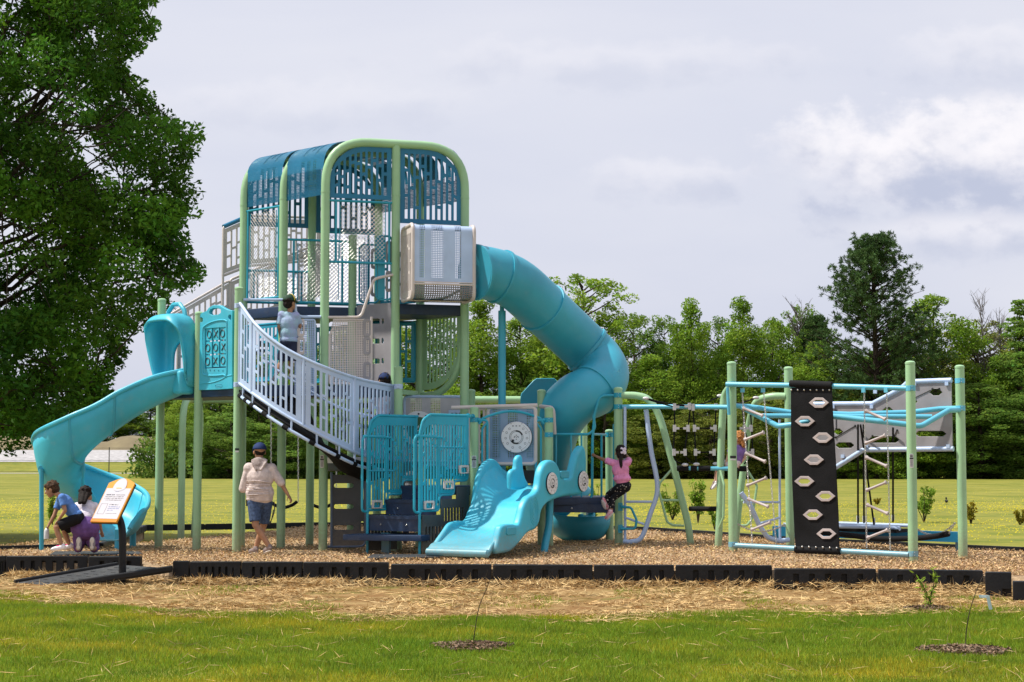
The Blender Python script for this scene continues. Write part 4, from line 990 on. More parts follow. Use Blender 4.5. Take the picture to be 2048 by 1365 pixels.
p = at(1156, 1070, 27.8); MB().cyl((p.x, p.y, .3), (p.x, p.y, -.2), .09, 14).build('slide_foot', teal, ts)
p = at(1004, 640, 26.15); q0 = tps[14]; mb = MB(); mb.cyl((p.x, p.y, zat(622, p.y)), (p.x, p.y, -.2), .058, 16); mb.cyl((p.x, p.y, zat(640, p.y)), (p.x, p.y, zat(604, p.y)), .035, 10); mb.build('slide_support', cyan_d, ts)
# the flat octagonal guard plate behind the lower turn
Po = at(1072, 790, 27.4); wall_px('guard_plate', [(1041, 795), (1043, 787), (1066, 762), (1073, 757), (1108, 757), (1128, 775), (1128, 830), (1050, 830), (1041, 812)], (Po.x, Po.y), (1, .1, 0), .04, cyan_d, ts, bevel=.012)

# ---------------------------------------------------------------- curved ramp with lavender railing
RT = [(480, 607, 776, 25.25), (512, 650, 800, 24.75), (556, 688, 830, 24.5), (610, 718, 862, 24.4), (665, 741, 892, 24.5), (720, 759, 918, 25.0), (762, 768, 925, 25.35), (790, 773, 930, 25.62)]
top3 = smoothp([at(a, b, y) for a, b, c, y in RT], 8); bot3 = smoothp([at(a, c-9, y) for a, b, c, y in RT], 8)
for i in range(len(top3)): bot3[i] = V3((top3[i].x, top3[i].y, bot3[i].z))
arc = [0]
for i in range(1, len(top3)): arc.append(arc[-1]+(V3((top3[i].x, top3[i].y, 0))-V3((top3[i-1].x, top3[i-1].y, 0))).length)
AL = arc[-1]
def onarc(s):
    s = max(0, min(AL-1e-6, s)); i = max(j for j in range(len(arc)-1) if arc[j] <= s); f = (s-arc[i])/(arc[i+1]-arc[i]); a = top3[i].lerp(top3[i+1], f); b = bot3[i].lerp(bot3[i+1], f); t = (top3[i+1]-top3[i]); t.z = 0; t.normalize(); return a, b, V3((t.y, -t.x, 0))
mb = MB(); mb.tube(top3, .024, 10); mb.tube(bot3, .024, 10); mb.tube([p-V3((0, 0, .17)) for p in bot3], .024, 10)
cuts = [0.0, .15, .44, .72, 1.0]
for c in cuts: a, b, n_ = onarc(c*AL); mb.tube([a, b-V3((0, 0, .0))], .024, 8)
for c in np.linspace(.05, .95, 9): a, b, n_ = onarc(c*AL); mb.tube([b, b-V3((0, 0, .17))], .016, 8)
ramp = mb.build('ramp_railing', lav, PS)
for i in range(4):
    s0, s1 = cuts[i]*AL+.03, cuts[i+1]*AL-.03; Wp = s1-s0
    tp_ = lambda s, s0=s0: 1.0; 
    def fnr(s, t, k, s0=s0):
        a, b, n_ = onarc(s0+s); return b.lerp(a, .02+.96*t)+n_*(k*.006)
    cells = slots(Wp, 1.15, .075, .034, .044, seed=20+i, breaks=.045)
    cells = [[(a, b/1.15) for a, b in c] for c in cells]
    link('slotted_panel', sheet(cells, fnr), lav, ramp)
mb = MB(); ip = []
for k in range(25): a, b, n_ = onarc(AL*(.02+.96*k/24)); ip.append(b.lerp(a, .56)-n_*.11)
mb.tube(ip, .017, 8); mb.build('hand_rail', lav, ramp)
# rubber belt of the ramp, tied with black straps
vs = []; fs = []; NB = 40
CEN = V3((-2.75, 25.75, 0))
for k in range(NB+1):
    a, b, n_ = onarc(AL*k/NB); e = b-V3((0, 0, .09)); 
    for j in range(7):
        f = j/6; q = V3((e.x, e.y, 0)).lerp(CEN, f*.72); vs.append(V3((q.x, q.y, e.z-.09*math.sin(f*math.pi)-.05*f-(.18*max(0, k/NB-.55))*math.sin(f*math.pi))))
    if k:
        for j in range(6): a0 = (k-1)*7+j; fs.append((a0, a0+7, a0+8, a0+1))
o = link('ramp_belt', mesh('belt', vs, fs), rubber, PS, True); md = o.modifiers.new('t', 'SOLIDIFY'); md.thickness = .03
mb = MB()
for c in (.02, .09, .16, .25, .36, .48, .6, .72, .83, .93):
    seg = [onarc(AL*(c+d)) for d in (-.012, 0, .012)]; mb.tube([b-V3((0, 0, .17)) for a, b, n_ in seg], .038, 10)
mb.build('strap', rubber, ramp)
# charcoal underside panel with slots, below the ramp
dq = (1, .02, 0); P0 = at(660, 1000, 25.7); P0 = (P0.x, P0.y)
hs = [rpx(668, 967, 707, 976, 4), rpx(668, 1009, 707, 1018, 4), rpx(668, 1051, 707, 1060, 4), rpx(722, 977, 727, 1001, 2), rpx(722, 1043, 727, 1063, 2)]
up_ = wall_px('underside_panel', [(664, 950), (729, 950), (729, 1094), (664, 1094)], P0, dq, .02, charcoal, holes=hs)
lavd = mat('steel_blue_paint', (.13, .17, .25), .4)
mb = MB(); Pq = lambda x, y: (lambda s: V3((P0[0]+dq[0]*s[0], P0[1]+dq[1]*s[0], s[1])))(pl(x, y, P0, dq))
mb.tube(fillet([Pq(655, 1094), Pq(731, 1093), Pq(731, 950)], .1), .018, 8); mb.tube([Pq(663, 945), Pq(663, 1093)], .02, 8); mb.build('panel_frame', lavd, up_)
mb = MB(); mb.box(V3((-2.3, 25.52, 1.335)), .95, .05, .09, (1, .05, 0)); mb.build('platform_edge', steel, PS)
# ================================================================= STAIRS
Ls = V3((-2.07, 24.82, 0)); Rs = V3((-1.30, 24.38, 0)); cd = V3((.66, .75, 0)).normalized(); sdn = (Rs-Ls).normalized(); SW = (Rs-Ls).length
def stair_step(s0, s1, z, th, x0=0.0, x1=SW, rise=True):
    a = Ls+sdn*x0+cd*s0; b = Ls+sdn*x1+cd*s0; c = Ls+sdn*x1+cd*s1; d = Ls+sdn*x0+cd*s1
    mb = MB(); v = [V3((q.x, q.y, z-th)) for q in (a, b, c, d)]+[V3((q.x, q.y, z)) for q in (a, b, c, d)]
    mb.add(v, [(3, 2, 1, 0), (4, 5, 6, 7), (0, 1, 5, 4), (1, 2, 6, 5), (2, 3, 7, 6), (3, 0, 4, 7)])
    if rise:   # riser board with bolts
        mid = (a+b)/2; mb.box(V3((mid.x, mid.y, z-th-.085))+cd*.02, SW*.96, .015, .17, sdn)
        mb.m = 1
        for f in (.25, .75): p = a.lerp(b, f); mb.ball(V3((p.x, p.y, z-th-.08))-cd*.0+cd*.008, .014, .014, .014, 5)
    return mb.build('stair_tread', [navy, steel], stairs, ang=30)
stairs = MB(); 
for s0, z in ((.0, .20), ): pass
# stepped charcoal side board on the right, with small slots; it is the part that carries the treads
def so(s, z): return (s, z)
out = [(.02, .04), (.62, .04), (.62, .30), (.98, .34), (.98, .95), (.72, .95), (.72, .78), (.40, .78), (.40, .56), (.02, .56)]
hs = [rounded(.08+.066*k, .18, .108+.066*k, .40, .012, 2) for k in range(7)]+[rounded(.46+.062*k, .46, .488+.062*k, .66, .012, 2) for k in range(7)]
Rb = Rs+sdn*.0
me = outline_curve([out], hs, .025, .004)
def onst(me, P, e1, off=0): 
    n_ = V3((e1.y, -e1.x, 0))
    for v in me.vertices: c = v.co.copy(); v.co = P+e1*c.x+V3((0, 0, c.y))+n_*(c.z+off)
    return me
stairs = link('staircase', onst(me, Rb, cd, .03), charcoal, PS, True, 40)
link('side_board', onst(outline_curve([out], hs, .025, .004), Ls, cd, -.03), charcoal, stairs, True, 40)
stair_step(.0, .34, .545, .045); stair_step(.34, .66, .765, .045); stair_step(.66, 1.0, .965, .045, rise=True)
# transfer step sweeping to the left
ps = [at(686, 1069, 24.5), at(842, 1063, 24.2), at(885, 1063, 24.9), at(750, 1062, 25.3)]
me = outline_curve([[(p.x, p.y) for p in ps]], [], .085, .012)
for v in me.vertices: v.co.z += .245
link('stair_tread', me, navy, stairs, True, 40)
p = Ls+cd*.12+sdn*.22; MB().box(V3((p.x, p.y, .05)), .13, .05, .5, sdn).build('foot', teal, stairs); p = Ls+cd*.9+sdn*.3; MB().box(V3((p.x, p.y, .4)), .08, .08, 1.0, sdn).build('foot', sage, stairs)
def stair_rail(P):
    top = lambda s: 1.66 if s < .0 else (1.66+.32*math.sqrt(max(0, 1-((.24-s)/.24)**2)) if s < .24 else 1.98)
    bot = lambda s: .62 if s < .40 else (.84 if s < .70 else 1.04)
    mb = MB(); Z = lambda s, z: P+cd*s+V3((0, 0, z))
    mb.tube(fillet([Z(.0, -.15), Z(.0, 1.72), Z(.06, 1.9), Z(.2, 1.98), Z(1.02, 1.98)], .12), .02, 10)
    mb.tube(fillet([Z(0, .62), Z(.40, .62), Z(.40, .84), Z(.70, .84), Z(.70, 1.04), Z(.99, 1.04), Z(.99, 1.98)], .07), .018, 8)
    mb.tube(fillet([Z(.46, 1.66), Z(-.11, 1.68), Z(-.11, .60), Z(.02, .60)], .09), .018, 8); mb.tube(fillet([Z(-.08, 1.68), Z(.37, 1.68), Z(.37, 1.0), Z(.37, .86)], .07), .016, 8)
    mb.tube([Z(0, 1.18), Z(.55, 1.18)]if P is Ls else [Z(.35, 1.52), Z(.95, 1.52)], .012, 8)
    o = mb.build('stair_railing', teal2, PS)
    cells = slots(.97, 1.36, .05, .030, .030, top=lambda s: top(s)-.02, bot=lambda s: bot(s)+.02, seed=31, breaks=.045, mtop=.12)
    link('slotted_panel', sheet(cells, flat(P+cd*.01, cd, 0, .012)), teal2, o)
    for s, z in ((.06, .70), (.46, .98), (.78, 1.20))[:3 if P is Rs else 1]: 
        me = outline_curve([rounded(s, z-.06, s+.2, z+.06, .02)], [rounded(s+.03, z-.045, s+.17, z+.03, .015)], .03, .004); link('hand_grip', onst(me, P, cd, .03), beige, o, True, 40)
    return o
teal2 = mat('bright_teal_paint', (.018, .335, .455), .35, var=.03, rvar=.06, dirt=.06)
stair_rail(Ls); stair_rail(Rs)
rail([Rs+cd*1.0+V3((0, 0, 1.98)), V3((-.58, 25.55, 1.98))], .02, teal2)
mb = MB(); z = lambda x, y, zz: V3((x, y, zz)); mb.tube(fillet([z(-.80, 25.32, 1.85), z(-.70, 25.42, 1.85), z(-.70, 25.42, 1.04), z(-.86, 25.26, 1.02)], .07), .015, 8); mb.build('grab_loop', teal2, PS)

# ================================================================= platform equipment
# hooped entrance over the wave slide
mb = MB(); a = V3((Ip[0]+.07, Ip[1]-.02, 0)); b = V3((Kp[0]-.07, Kp[1]-.02, 0)); hp = []
for k in range(17):
    f = k/16; hp.append(a.lerp(b, f)+V3((0, 0, 1.93+.13*math.sin(math.pi*f)-.06*(f in (0, 1)))))
mb.tube(hp, .02, 8)
for f, g_ in ((.13, .05), (.87, .95)):
    p = a.lerp(b, f); q = a.lerp(b, g_); e = a if f < .5 else b
    mb.tube(fillet([V3((e.x, e.y, 1.93)), V3((p.x, p.y, 1.93)), V3((p.x, p.y, .98))], .07), .02, 8); mb.tube(fillet([V3((p.x, p.y, 1.9)), V3((q.x, q.y, 1.80)), V3((q.x, q.y, .98))], .06), .016, 8)
mb.build('entrance_hoop', teal2, PS)
for p in (a, b): MB().ball(p+V3((0, 0, 1.93)), .032, .032, .032, 6).build('clamp', teal2, PS)
# frosted lattice box with the big dial, at the back of the low platform
dh, Lh = dirv(H2, Jp); Pb = V3((H2[0], H2[1]-.6, 0))+dh*.06
def framed(P, d, x0, x1, y0, y1, fm, pm_, im, strips=((.12, .28),), r=.024):
    P2_ = (P.x, P.y); a = pl(x0, y1, P2_, d); b = pl(x1, y0, P2_, d); mb = MB()
    q = [P+d*s+V3((0, 0, z)) for s, z in rounded(a[0], a[1], b[0], b[1], .06)]; mb.tube(q, r, 8, closed=True); o = mb.build('panel_frame', fm, PS)
    W_, H_ = b[0]-a[0], b[1]-a[1]; xs_ = sorted({0, 1}|{v for s in strips for v in s})
    sol = []; pf = []
    for i in range(len(xs_)-1):
        k = any(s[0] <= xs_[i] < s[1] for s in strips); x0_, x1_ = xs_[i]*W_, xs_[i+1]*W_
        if k: pf.append([(x0_, .08), (x1_, .08), (x1_, H_-.03), (x0_, H_-.03)]); sol.append([(x0_, .0), (x1_, .0), (x1_, .08), (x0_, .08)]); sol.append([(x0_, H_-.03), (x1_, H_-.03), (x1_, H_), (x0_, H_)])
        else: sol.append([(x0_, 0), (x1_, 0), (x1_, H_), (x0_, H_)])
    f = flat(P+d*a[0], d, a[1], .01); link('infill_panel', sheet(sol, f), im, o); link('perforated_strip', sheet(pf, f), pm_, o); return o, a, b
grey_lav = mat('grey_lavender_sheet', (.22, .33, .48), .45, var=.03)
perf_gl = perf('perforated_grey_lavender', (.22, .33, .48), .026, fill=.42)
fo, a_, b_ = framed(Pb-V3((0, .06, 0)), dh, 976, 1071, 815, 928, beige, perf_gl, grey_lav, ((.08, .26), (.42, .62), (.80, .95)), .028)
link('slotted_side', sheet(slots(.26, b_[1]-a_[1], .04, .03, .03, seed=4), flat(Pb+dh*(a_[0]-.30)+V3((0, -.02, 0)), dh, a_[1])), beige, PS)
mb = MB(); Pz = Pb-V3((0, .06, 0)); mb.tube([Pz-dh*.34+V3((0, -.06, b_[1])), Pz+dh*(b_[0]+.03)+V3((0, 0, b_[1]+.03))], .03, 10); mb.build('panel_rail', beige, PS)
mb = MB(); mb.tube(fillet([V3((Jp[0]-.02, Jp[1]-.15, b_[1]+.03)), V3((Kp[0]+.07, Kp[1]+.2, b_[1]+.0)), V3((Kp[0]+.09, Kp[1]+.2, b_[1]-.4))], .1), .03, 10); mb.build('panel_rail', beige, PS)
# dial
nd = V3((dh.y, -dh.x, 0))
def dial(C, d, n_, r, depth, par, tilt=0.0):
    Z = V3((0, 0, 1)); F = lambda a, b, c=0: C+d*a+Z*b+n_*c
    base_ = MB(); base_.tube([F(0, 0, 0), F(0, 0, depth*.8)], r*1.0, 40); bo_ = base_.build('dial_rim', black, par)
    mb = MB(); mb.tube([F(0, 0, depth*.8), F(0, 0, depth)], [r*1.0, r*.98], 40); o = mb.build('dial_face', white, par)
    ik = MB(); c0 = depth+.002
    def ring(rr, w_, a0=0, a1=360, c=c0, n=40):
        for k in range(n):
            p0, p1 = R(a0+(a1-a0)*k/n), R(a0+(a1-a0)*(k+1)/n)
            ik.add([F(math.cos(p0)*(rr-w_), math.sin(p0)*(rr-w_), c), F(math.cos(p1)*(rr-w_), math.sin(p1)*(rr-w_), c), F(math.cos(p1)*(rr+w_), math.sin(p1)*(rr+w_), c), F(math.cos(p0)*(rr+w_), math.sin(p0)*(rr+w_), c)], [(0, 1, 2, 3)])
    ring(r*.44, r*.012); ring(r*.86, r*.006, -70, 60); ring(r*.39, r*.035, 20, 95); ring(r*.39, r*.035, 215, 290); ring(r*.36, r*.01)
    for k in range(10):
        a0 = R(-60+k*33+(30 if k > 8 else 0)); a0 = R([-110, -70, -35, -5, 25, 50, 130, 155, 185, 215][k]); x, y = math.cos(a0)*r*.70, math.sin(a0)*r*.70
        for q in range(8):
            p0, p1 = R(45*q), R(45*q+45); r0, r1 = r*.055, r*.075
            ik.add([F(x+math.cos(p0)*r0, y+math.sin(p0)*r0, c0), F(x+math.cos(p1)*r0, y+math.sin(p1)*r0, c0), F(x+math.cos(p1)*r1, y+math.sin(p1)*r1, c0), F(x+math.cos(p0)*r1, y+math.sin(p0)*r1, c0)], [(0, 1, 2, 3)])
    for k in range(8): a0 = R(22+45*k); ik.ball(F(math.cos(a0)*r*.93, math.sin(a0)*r*.93, depth), r*.028, r*.028, r*.028, 4)
    for x, y in ((0, 0), (.09, .05), (-.09, .05), (0, .13), (0, -.13), (.13, 0), (-.13, 0)): ik.box(F(x*r, y*r, c0), r*.05, .003, r*.05, d, n_, Z)
    for x in (-.22, 0, .22): ik.box(F(x*r, r*.72, c0), r*.1, .003, r*.05, d, n_, Z)
    ik.build('dial_markings', ink, o)
    kb = MB(); kb.ball(F(-r*.2, -r*.22, depth+.03), r*.085, r*.085, r*.085, 6); kb.build('knob', ink, o); return o
Cx = pl(1034.5, 875, (Pz.x, Pz.y), dh); dial(Pz+dh*Cx[0]+V3((0, 0, Cx[1])), dh, nd, .232, .075, fo)
# second frame left: lavender frame, pale perforated sheet, small drum
dg_, Lg = dirv((-1.62, 26.35), H2); Pg = V3((-1.62, 26.35, 0))
fo2, a2, b2 = framed(Pg, dg_, 808, 925, 794, 930, lav, perf_bei, mat('pale_sheet', (.42, .40, .42), .5), ((.10, .30), (.45, .62)), .022)
link('slotted_side', sheet(slots(.30, .9, .04, .03, .03, seed=14), flat(Pg+dg_*.66-V3((0, .05, 0)), dg_, 1.2)), lav, fo2)
Cg = pl(836, 858, (Pg.x, Pg.y), dg_); ng = V3((dg_.y, -dg_.x, 0)); cgp = Pg+dg_*Cg[0]+V3((0, 0, Cg[1]))
mb = MB(); mb.tube([cgp+ng*.02, cgp+ng*.06], .27, 30); dr = mb.build('drum_panel', white, fo2)
mb = MB(); gm = mat('green_disc', (.02, .09, .03), .5); mb.tube([cgp+ng*.061, cgp+ng*.068], .18, 24); mb.build('green_disc', gm, dr)
dots = MB()
for k in range(12): a0 = 2*math.pi*k/12; dots.ball(cgp+ng*.06+dg_*math.cos(a0)*.225+V3((0, 0, math.sin(a0)*.225)), .016, .016, .016, 4)
dots.m = 1
for k in range(14): q = random.Random(k); dots.ball(cgp+ng*.068+dg_*q.uniform(-.11, .11)+V3((0, 0, q.uniform(-.11, .11))), .012, .012, .012, 4)
dots.build('dots', [ink, white], dr)
# lower lavender rails and dark kickboards behind stairs
for y_, z_ in ((26.3, 1.32), (26.35, 1.55)): rail([V3((-1.6, y_, z_)), V3((-.66, y_+.2, z_))], .018, lav, flange=False)
link('kick_board', sheet([[(0, 0), (1.1, 0), (1.1, .2), (0, .2)]], flat((-.6, 26.52), dh, .98)), charcoal, PS)

# ================================================================= wave slide
dw = V3((.5, .866, 0)); pw = V3((.866, -.5, 0))
L0 = V3((-1.12, 23.8, 0)); R0 = V3((.49, 24.6, 0)); R0 = R0 - dw*((R0-L0).dot(dw)); WW = (R0-L0).dot(pw)
WS = None
def sm_out(px, P, n=4):
    q = [pl(x, y, (P.x, P.y), dw) for x, y in px]; v = smoothp([V3((a, b, 0)) for a, b in q]+[V3((*q[0], 0))], n)[:-1]; return [(p.x, p.y) for p in v]
bedz = [(-.10, .10), (.0, .17), (.30, .20), (.55, .27), (.75, .36), (.95, .52), (1.15, .68), (1.30, .74), (1.5, .79), (1.75, .90), (1.95, .95), (2.15, .96)]
bs = [b[0] for b in bedz]; bz = [b[1] for b in bedz]
lt_px = [(855, 1106), (861, 1101), (872, 1082), (886, 1062), (897, 1047), (912, 1042), (930, 1041), (937, 1026), (945, 1007), (948, 985), (951, 967), (958, 940), (969, 924), (981, 918), (992, 924), (1003, 938), (1020, 950)]
lt_ = [pl(x, y, (L0.x, L0.y), dw) for x, y in lt_px]; lts = [q[0] for q in lt_]; ltz = [q[1] for q in lt_]
nS, nT = 60, 26; vs = []; fs = []
for i in range(nS+1):
    s = -.10+2.25*i/nS; z0 = np.interp(s, bs, bz); hl = max(.03, np.interp(s, lts, ltz)-.04-z0) if s < 2.0 else .1
    for j in range(nT+1):
        t = j/nT; cup = hl*max(0, 1-t/.52)**2.4 + .10*max(0, (t-.75)/.25)**2
        if s < .1: cup *= max(0, (s+.1)/.2)
        vs.append(L0+dw*s+pw*(WW*t)+V3((0, 0, z0+cup)))
    if i:
        for j in range(nT): a = (i-1)*(nT+1)+j; fs.append((a, a+nT+1, a+nT+2, a+1))
WS = link('wave_slide', mesh('bed', vs, fs), cyan, PS, True); md = WS.modifiers.new('t', 'SOLIDIFY'); md.thickness = .05; md.offset = 1; 
mb = MB(); mb.tube([L0+dw*-.10+pw*(WW*t)+V3((0, 0, .085)) for t in (.0, .02, .98, 1.0)], [.03, .055, .055, .03], 12); mb.build('slide_lip', cyan, WS)
left_px = [(861, 1101), (872, 1082), (886, 1062), (897, 1047), (912, 1042), (930, 1041), (937, 1026), (945, 1007), (948, 985), (951, 967), (958, 940), (969, 924), (981, 918), (992, 924), (1003, 938), (1020, 950), (1026, 975), (1024, 1000), (1000, 1030), (960, 1075), (925, 1100), (880, 1107)]
plate('side_wall', sm_out(left_px, L0), (L0.x, L0.y), dw, .085, cyan, WS, .035)
Rp_ = L0+pw*WW
right_px = [(988, 1108), (985, 1098), (990, 1080), (994, 1062), (999, 1051), (1018, 1048), (1030, 1049), (1036, 1032), (1041, 1012), (1050, 995), (1062, 988), (1071, 975), (1076, 945), (1083, 928), (1094, 920.5), (1105, 925), (1112, 938), (1118, 955), (1128, 958), (1136, 953), (1141, 933), (1147, 910), (1155, 895), (1161, 893), (1165, 908), (1166, 935), (1164, 958), (1160, 985), (1148, 990), (1128, 992), (1112, 996), (1098, 1001), (1086, 1008), (1076, 1022), (1072, 1044), (1063, 1059), (1048, 1066), (1030, 1088), (1012, 1104)]
plate('side_wall', sm_out(right_px, Rp_, 3), (Rp_.x, Rp_.y), dw, .13, cyan, WS, .04)
# ear seen from inside, divider with knob, raised inner wall
mb = MB()
mid = L0+pw*(WW*.50)
div_px = [(1018, 978), (1017, 950), (1021, 940), (1028, 936), (1030, 919), (1035, 911), (1040, 914), (1042, 936), (1046, 955), (1053, 970), (1044, 978), (1030, 980)]
plate('divider', sm_out(div_px, mid, 3), (mid.x, mid.y), dw, .09, cyan, WS, .035)
for cx_, cy_, r_, k in ((1094, 967, .155, 0), (1157, 963, .15, 1)):
    c_q = pl(cx_, cy_, (Rp_.x, Rp_.y), dw); C0 = Rp_+dw*c_q[0]+V3((0, 0, c_q[1]))+pw*.062
    dial(C0, dw, pw, r_, .03, WS)
for cx_, cy_ in ((1014, 1062), (1121, 949)):   # bolted pockets in the right wall
    c_q = pl(cx_, cy_, (Rp_.x, Rp_.y), dw); me = outline_curve([rounded(c_q[0]-.14, c_q[1]-.055, c_q[0]+.13, c_q[1]+.05, .04)], [], .03, .008); o = link('bolt_pocket', onst(me, V3((Rp_.x, Rp_.y, 0)), dw, .065), cyan_d, WS, True, 40)
p = at(1098, 1050, 24.9); mb = MB(); mb.tube(smoothp([at(1100, 985, 24.95), at(1099, 1020, 24.95), at(1097, 1055, 24.85), at(1090, 1090, 24.7), at(1088, 1113, 24.6)], 4), .055, 12); mb.build('slide_leg', cyan_d, WS)
# embossed rings on the outside wall
mb = MB(); c_q = pl(1060, 1022, (Rp_.x, Rp_.y), dw)
for rr in (.05, .085, .12, .15): mb.tube([Rp_+dw*(c_q[0]+math.cos(a)*rr*.8)+V3((0, 0, c_q[1]+math.sin(a)*rr*1.3))+pw*.066 for a in (R(20*k) for k in range(18))], .004, 4, closed=True)
mb.build('embossed_rings', cyan, WS)

# ================================================================= bridge rail to the right
def Pd(x, y, Y=26.0): return at(x, y, Y)
mb = MB()
mb.tube(fillet([Pd(1108, 869), Pd(1178, 869), Pd(1190, 858), Pd(1187, 830)], .1), .02, 8); mb.tube(fillet([Pd(1187, 869, 26.1), Pd(1212, 870, 26.6)], .1), .018, 8)
mb.tube(fillet([Pd(1236, 791), Pd(1200, 792), Pd(1189, 830), Pd(1185, 880), Pd(1184, 1002), Pd(1120, 1002), Pd(1108, 995)], .12), .021, 10)
for x, y1 in ((1112, 996), (1142, 1001), (1163, 1001)): mb.tube([Pd(x, 870), Pd(x, y1)], .014, 8)
mb.tube(fillet([Pd(1203, 870, 26.2), Pd(1203, 999, 26.2), Pd(1186, 1001, 26.1)], .08), .016, 8)
mb.build('bridge_railing', teal2, PS)
a = Pd(1105, 1016.5, 25.95); b = Pd(1233, 1018, 26.0); mb = MB(); mb.box((a+b)/2, (b-a).length, .06, .125, b-a); mb.m = 1; mb.ball(a.lerp(b, .3)-V3((0, .03, 0)), .016, .016, .016, 5); mb.build('bridge_beam', [navy, steel], PS)
link('slotted_guard', sheet([[(0, 0), (.09, 0), (.09, 1.1), (0, 1.1)]], flat((1.58, 27.1), (1, 0), .8)), teal2, PS)
# grab handle on the post
mb = MB()
for y in (1014, 1058): p = at(1241, y, 25.9); mb.box(p, .07, .03, .12); mb.tube([p-V3((0, .02, 0)), p+V3((.06, -.03, 0))], .022, 8)
mb.tube(fillet([at(1243, 1015, 25.85), at(1262, 1015, 25.8), at(1273, 1040, 25.8), at(1271, 1058, 25.8), at(1243, 1058, 25.85)], .06), .018, 8); mb.build('grab_handle', teal2, PS)

# ================================================================= left spiral slide
SLc = [(-4.98, 26.25, 2.36), (-5.5, 26.05, 2.10), (-6.0, 25.85, 1.74), (-6.42, 25.72, 1.36), (-6.75, 25.85, 1.06), (-6.88, 26.3, .84), (-6.7, 26.72, .68), (-6.35, 26.85, .50), (-6.0, 26.65, .36), (-5.9, 26.25, .22), (-6.02, 25.9, .14)]
cc = smoothp([V3(p) for p in SLc], 7); n = len(cc)
SLW = .36; vs = []; fs = []; rimL = []; rimR = []
NK = 19
for i, p in enumerate(cc):
    f = i/(n-1); t = (cc[min(i+1, n-1)]-cc[max(i-1, 0)]); t.z = 0; t.normalize(); out = V3((-t.y, t.x, 0)) # left of travel
    # travel goes left, then away, then right: the outer wall is on the left of travel's right side
    sgn = -1.0; o_ = V3((t.y, -t.x, 0))*1.0    # right-hand of travel
    o_ = -o_       # outer = left-hand side when turning right
    bank = .0+.30*math.sin(math.pi*min(1, f*1.15))
    hO = .34+.26*math.sin(math.pi*min(1, max(0, f*1.05))); hI = .34-.10*math.sin(math.pi*f)
    if f > .93: hO *= 1-(f-.93)*7; hI *= 1-(f-.93)*9
    for k in range(NK):
        a = -1+2*k/(NK-1)    # -1 inner .. 1 outer
        x = SLW*math.copysign(abs(a)**.8, a); z = (hO if a > 0 else hI)*abs(a)**3.2+bank*.35*a
        vs.append(p+o_*x+V3((0, 0, z)))
    rimL.append(vs[-1]); rimR.append(vs[-NK])
for i in range(n-1):
    for k in range(NK-1): a = i*NK+k; fs.append((a, a+1, a+NK+1, a+NK))
SL = link('spiral_slide', mesh('chute', vs, fs), cyan, PS, True); md = SL.modifiers.new('t', 'SOLIDIFY'); md.thickness = .03; md.offset = 0
mb = MB(); mb.tube(rimL, .038, 10); mb.build('slide_rim', cyan, SL); mb = MB(); mb.tube(rimR, .038, 10); mb.build('slide_rim', cyan, SL)
for ii in (14, 22, 40, 56):
    mb = MB(); q = [vs[ii*NK+k]-V3((0, 0, .012)) for k in range(NK)]; mb.tube(q, .026, 6); mb.build('joint_rib', cyan_d, SL)
mb = MB(); mb.tube([at(83, 938, 25.75), at(83, 1102, 25.75)], .034, 12); mb.tube([at(83, 938, 25.75), at(92, 932, 25.95)], [.05, .06], 10); mb.build('slide_leg', cyan_d, SL)
for x, y, Y in ((236, 1070, 25.9), (266, 1065, 26.7)): p = at(x, y, Y); MB().cyl((p.x, Y, .3), (p.x, Y, -.2), .05, 12).build('slide_leg', cyan_d, SL)
# hood
dab, Lab = dirv(A_, B_); nab = V3((dab.y, -dab.x, 0)); PAB = V3((A_[0], A_[1], 0))
if nab.x > 0: nab = -nab
def ringpts(off, x0, x1, z0, z1, r, lean=0.0):
    pts = [(x0, z0)]+[(x0+.0, z1-r)]+[(x0+r-r*math.cos(R(a)), z1-r+r*math.sin(R(a))) for a in (20, 45, 70, 90)]+[(x1-r+r*math.sin(R(a)), z1-r+r*math.cos(R(a))) for a in (0, 20, 45, 70)]+[(x1, z1-r), (x1, z0)]
    return [PAB+dab*x+nab*(off+lean*(z-z0))+V3((0, 0, z)) for x, z in pts]
rings = [ringpts(-.03, .10, .94, 2.42, 3.48, .22), ringpts(.10, .12, .92, 2.44, 3.52, .24), ringpts(.16, .13, .91, 2.46, 3.50, .26, .05), ringpts(.20, .10, .94, 2.60, 3.50, .26, .16), ringpts(.20, .03, 1.0, 2.72, 3.42, .30, .26)]
inner = ringpts(-.03, .26, .78, 2.42, 3.15, .26)
vs = [p for r_ in [inner]+rings for p in r_]; m_ = len(inner); fs = []
for i in range(len(rings)):
    for k in range(m_-1): a = i*m_+k; fs.append((a, a+1, a+m_+1, a+m_))
hood = link('slide_hood', mesh('hood', vs, fs), cyan, PS, True); s_ = hood.modifiers.new('s', 'SUBSURF'); s_.levels = 2; s_.render_levels = 2; md = hood.modifiers.new('t', 'SOLIDIFY'); md.thickness = .045
mb = MB(); mb.tube([PAB+dab*x+nab*.08+V3((0, 0, z)) for x, z in ((.28, 3.46), (.32, 3.60), (.45, 3.70), (.62, 3.70), (.75, 3.60), (.80, 3.46))], .035, 8); mb.build('hood_handle', cyan, hood)
mb = MB(); mb.box(PAB+dab*.82+nab*.12+V3((0, 0, 2.50)), .22, .28, .36, dab); o = mb.build('hood_cheek', cyan, hood); bv = o.modifiers.new('b', 'BEVEL'); bv.width = .05; bv.segments = 3

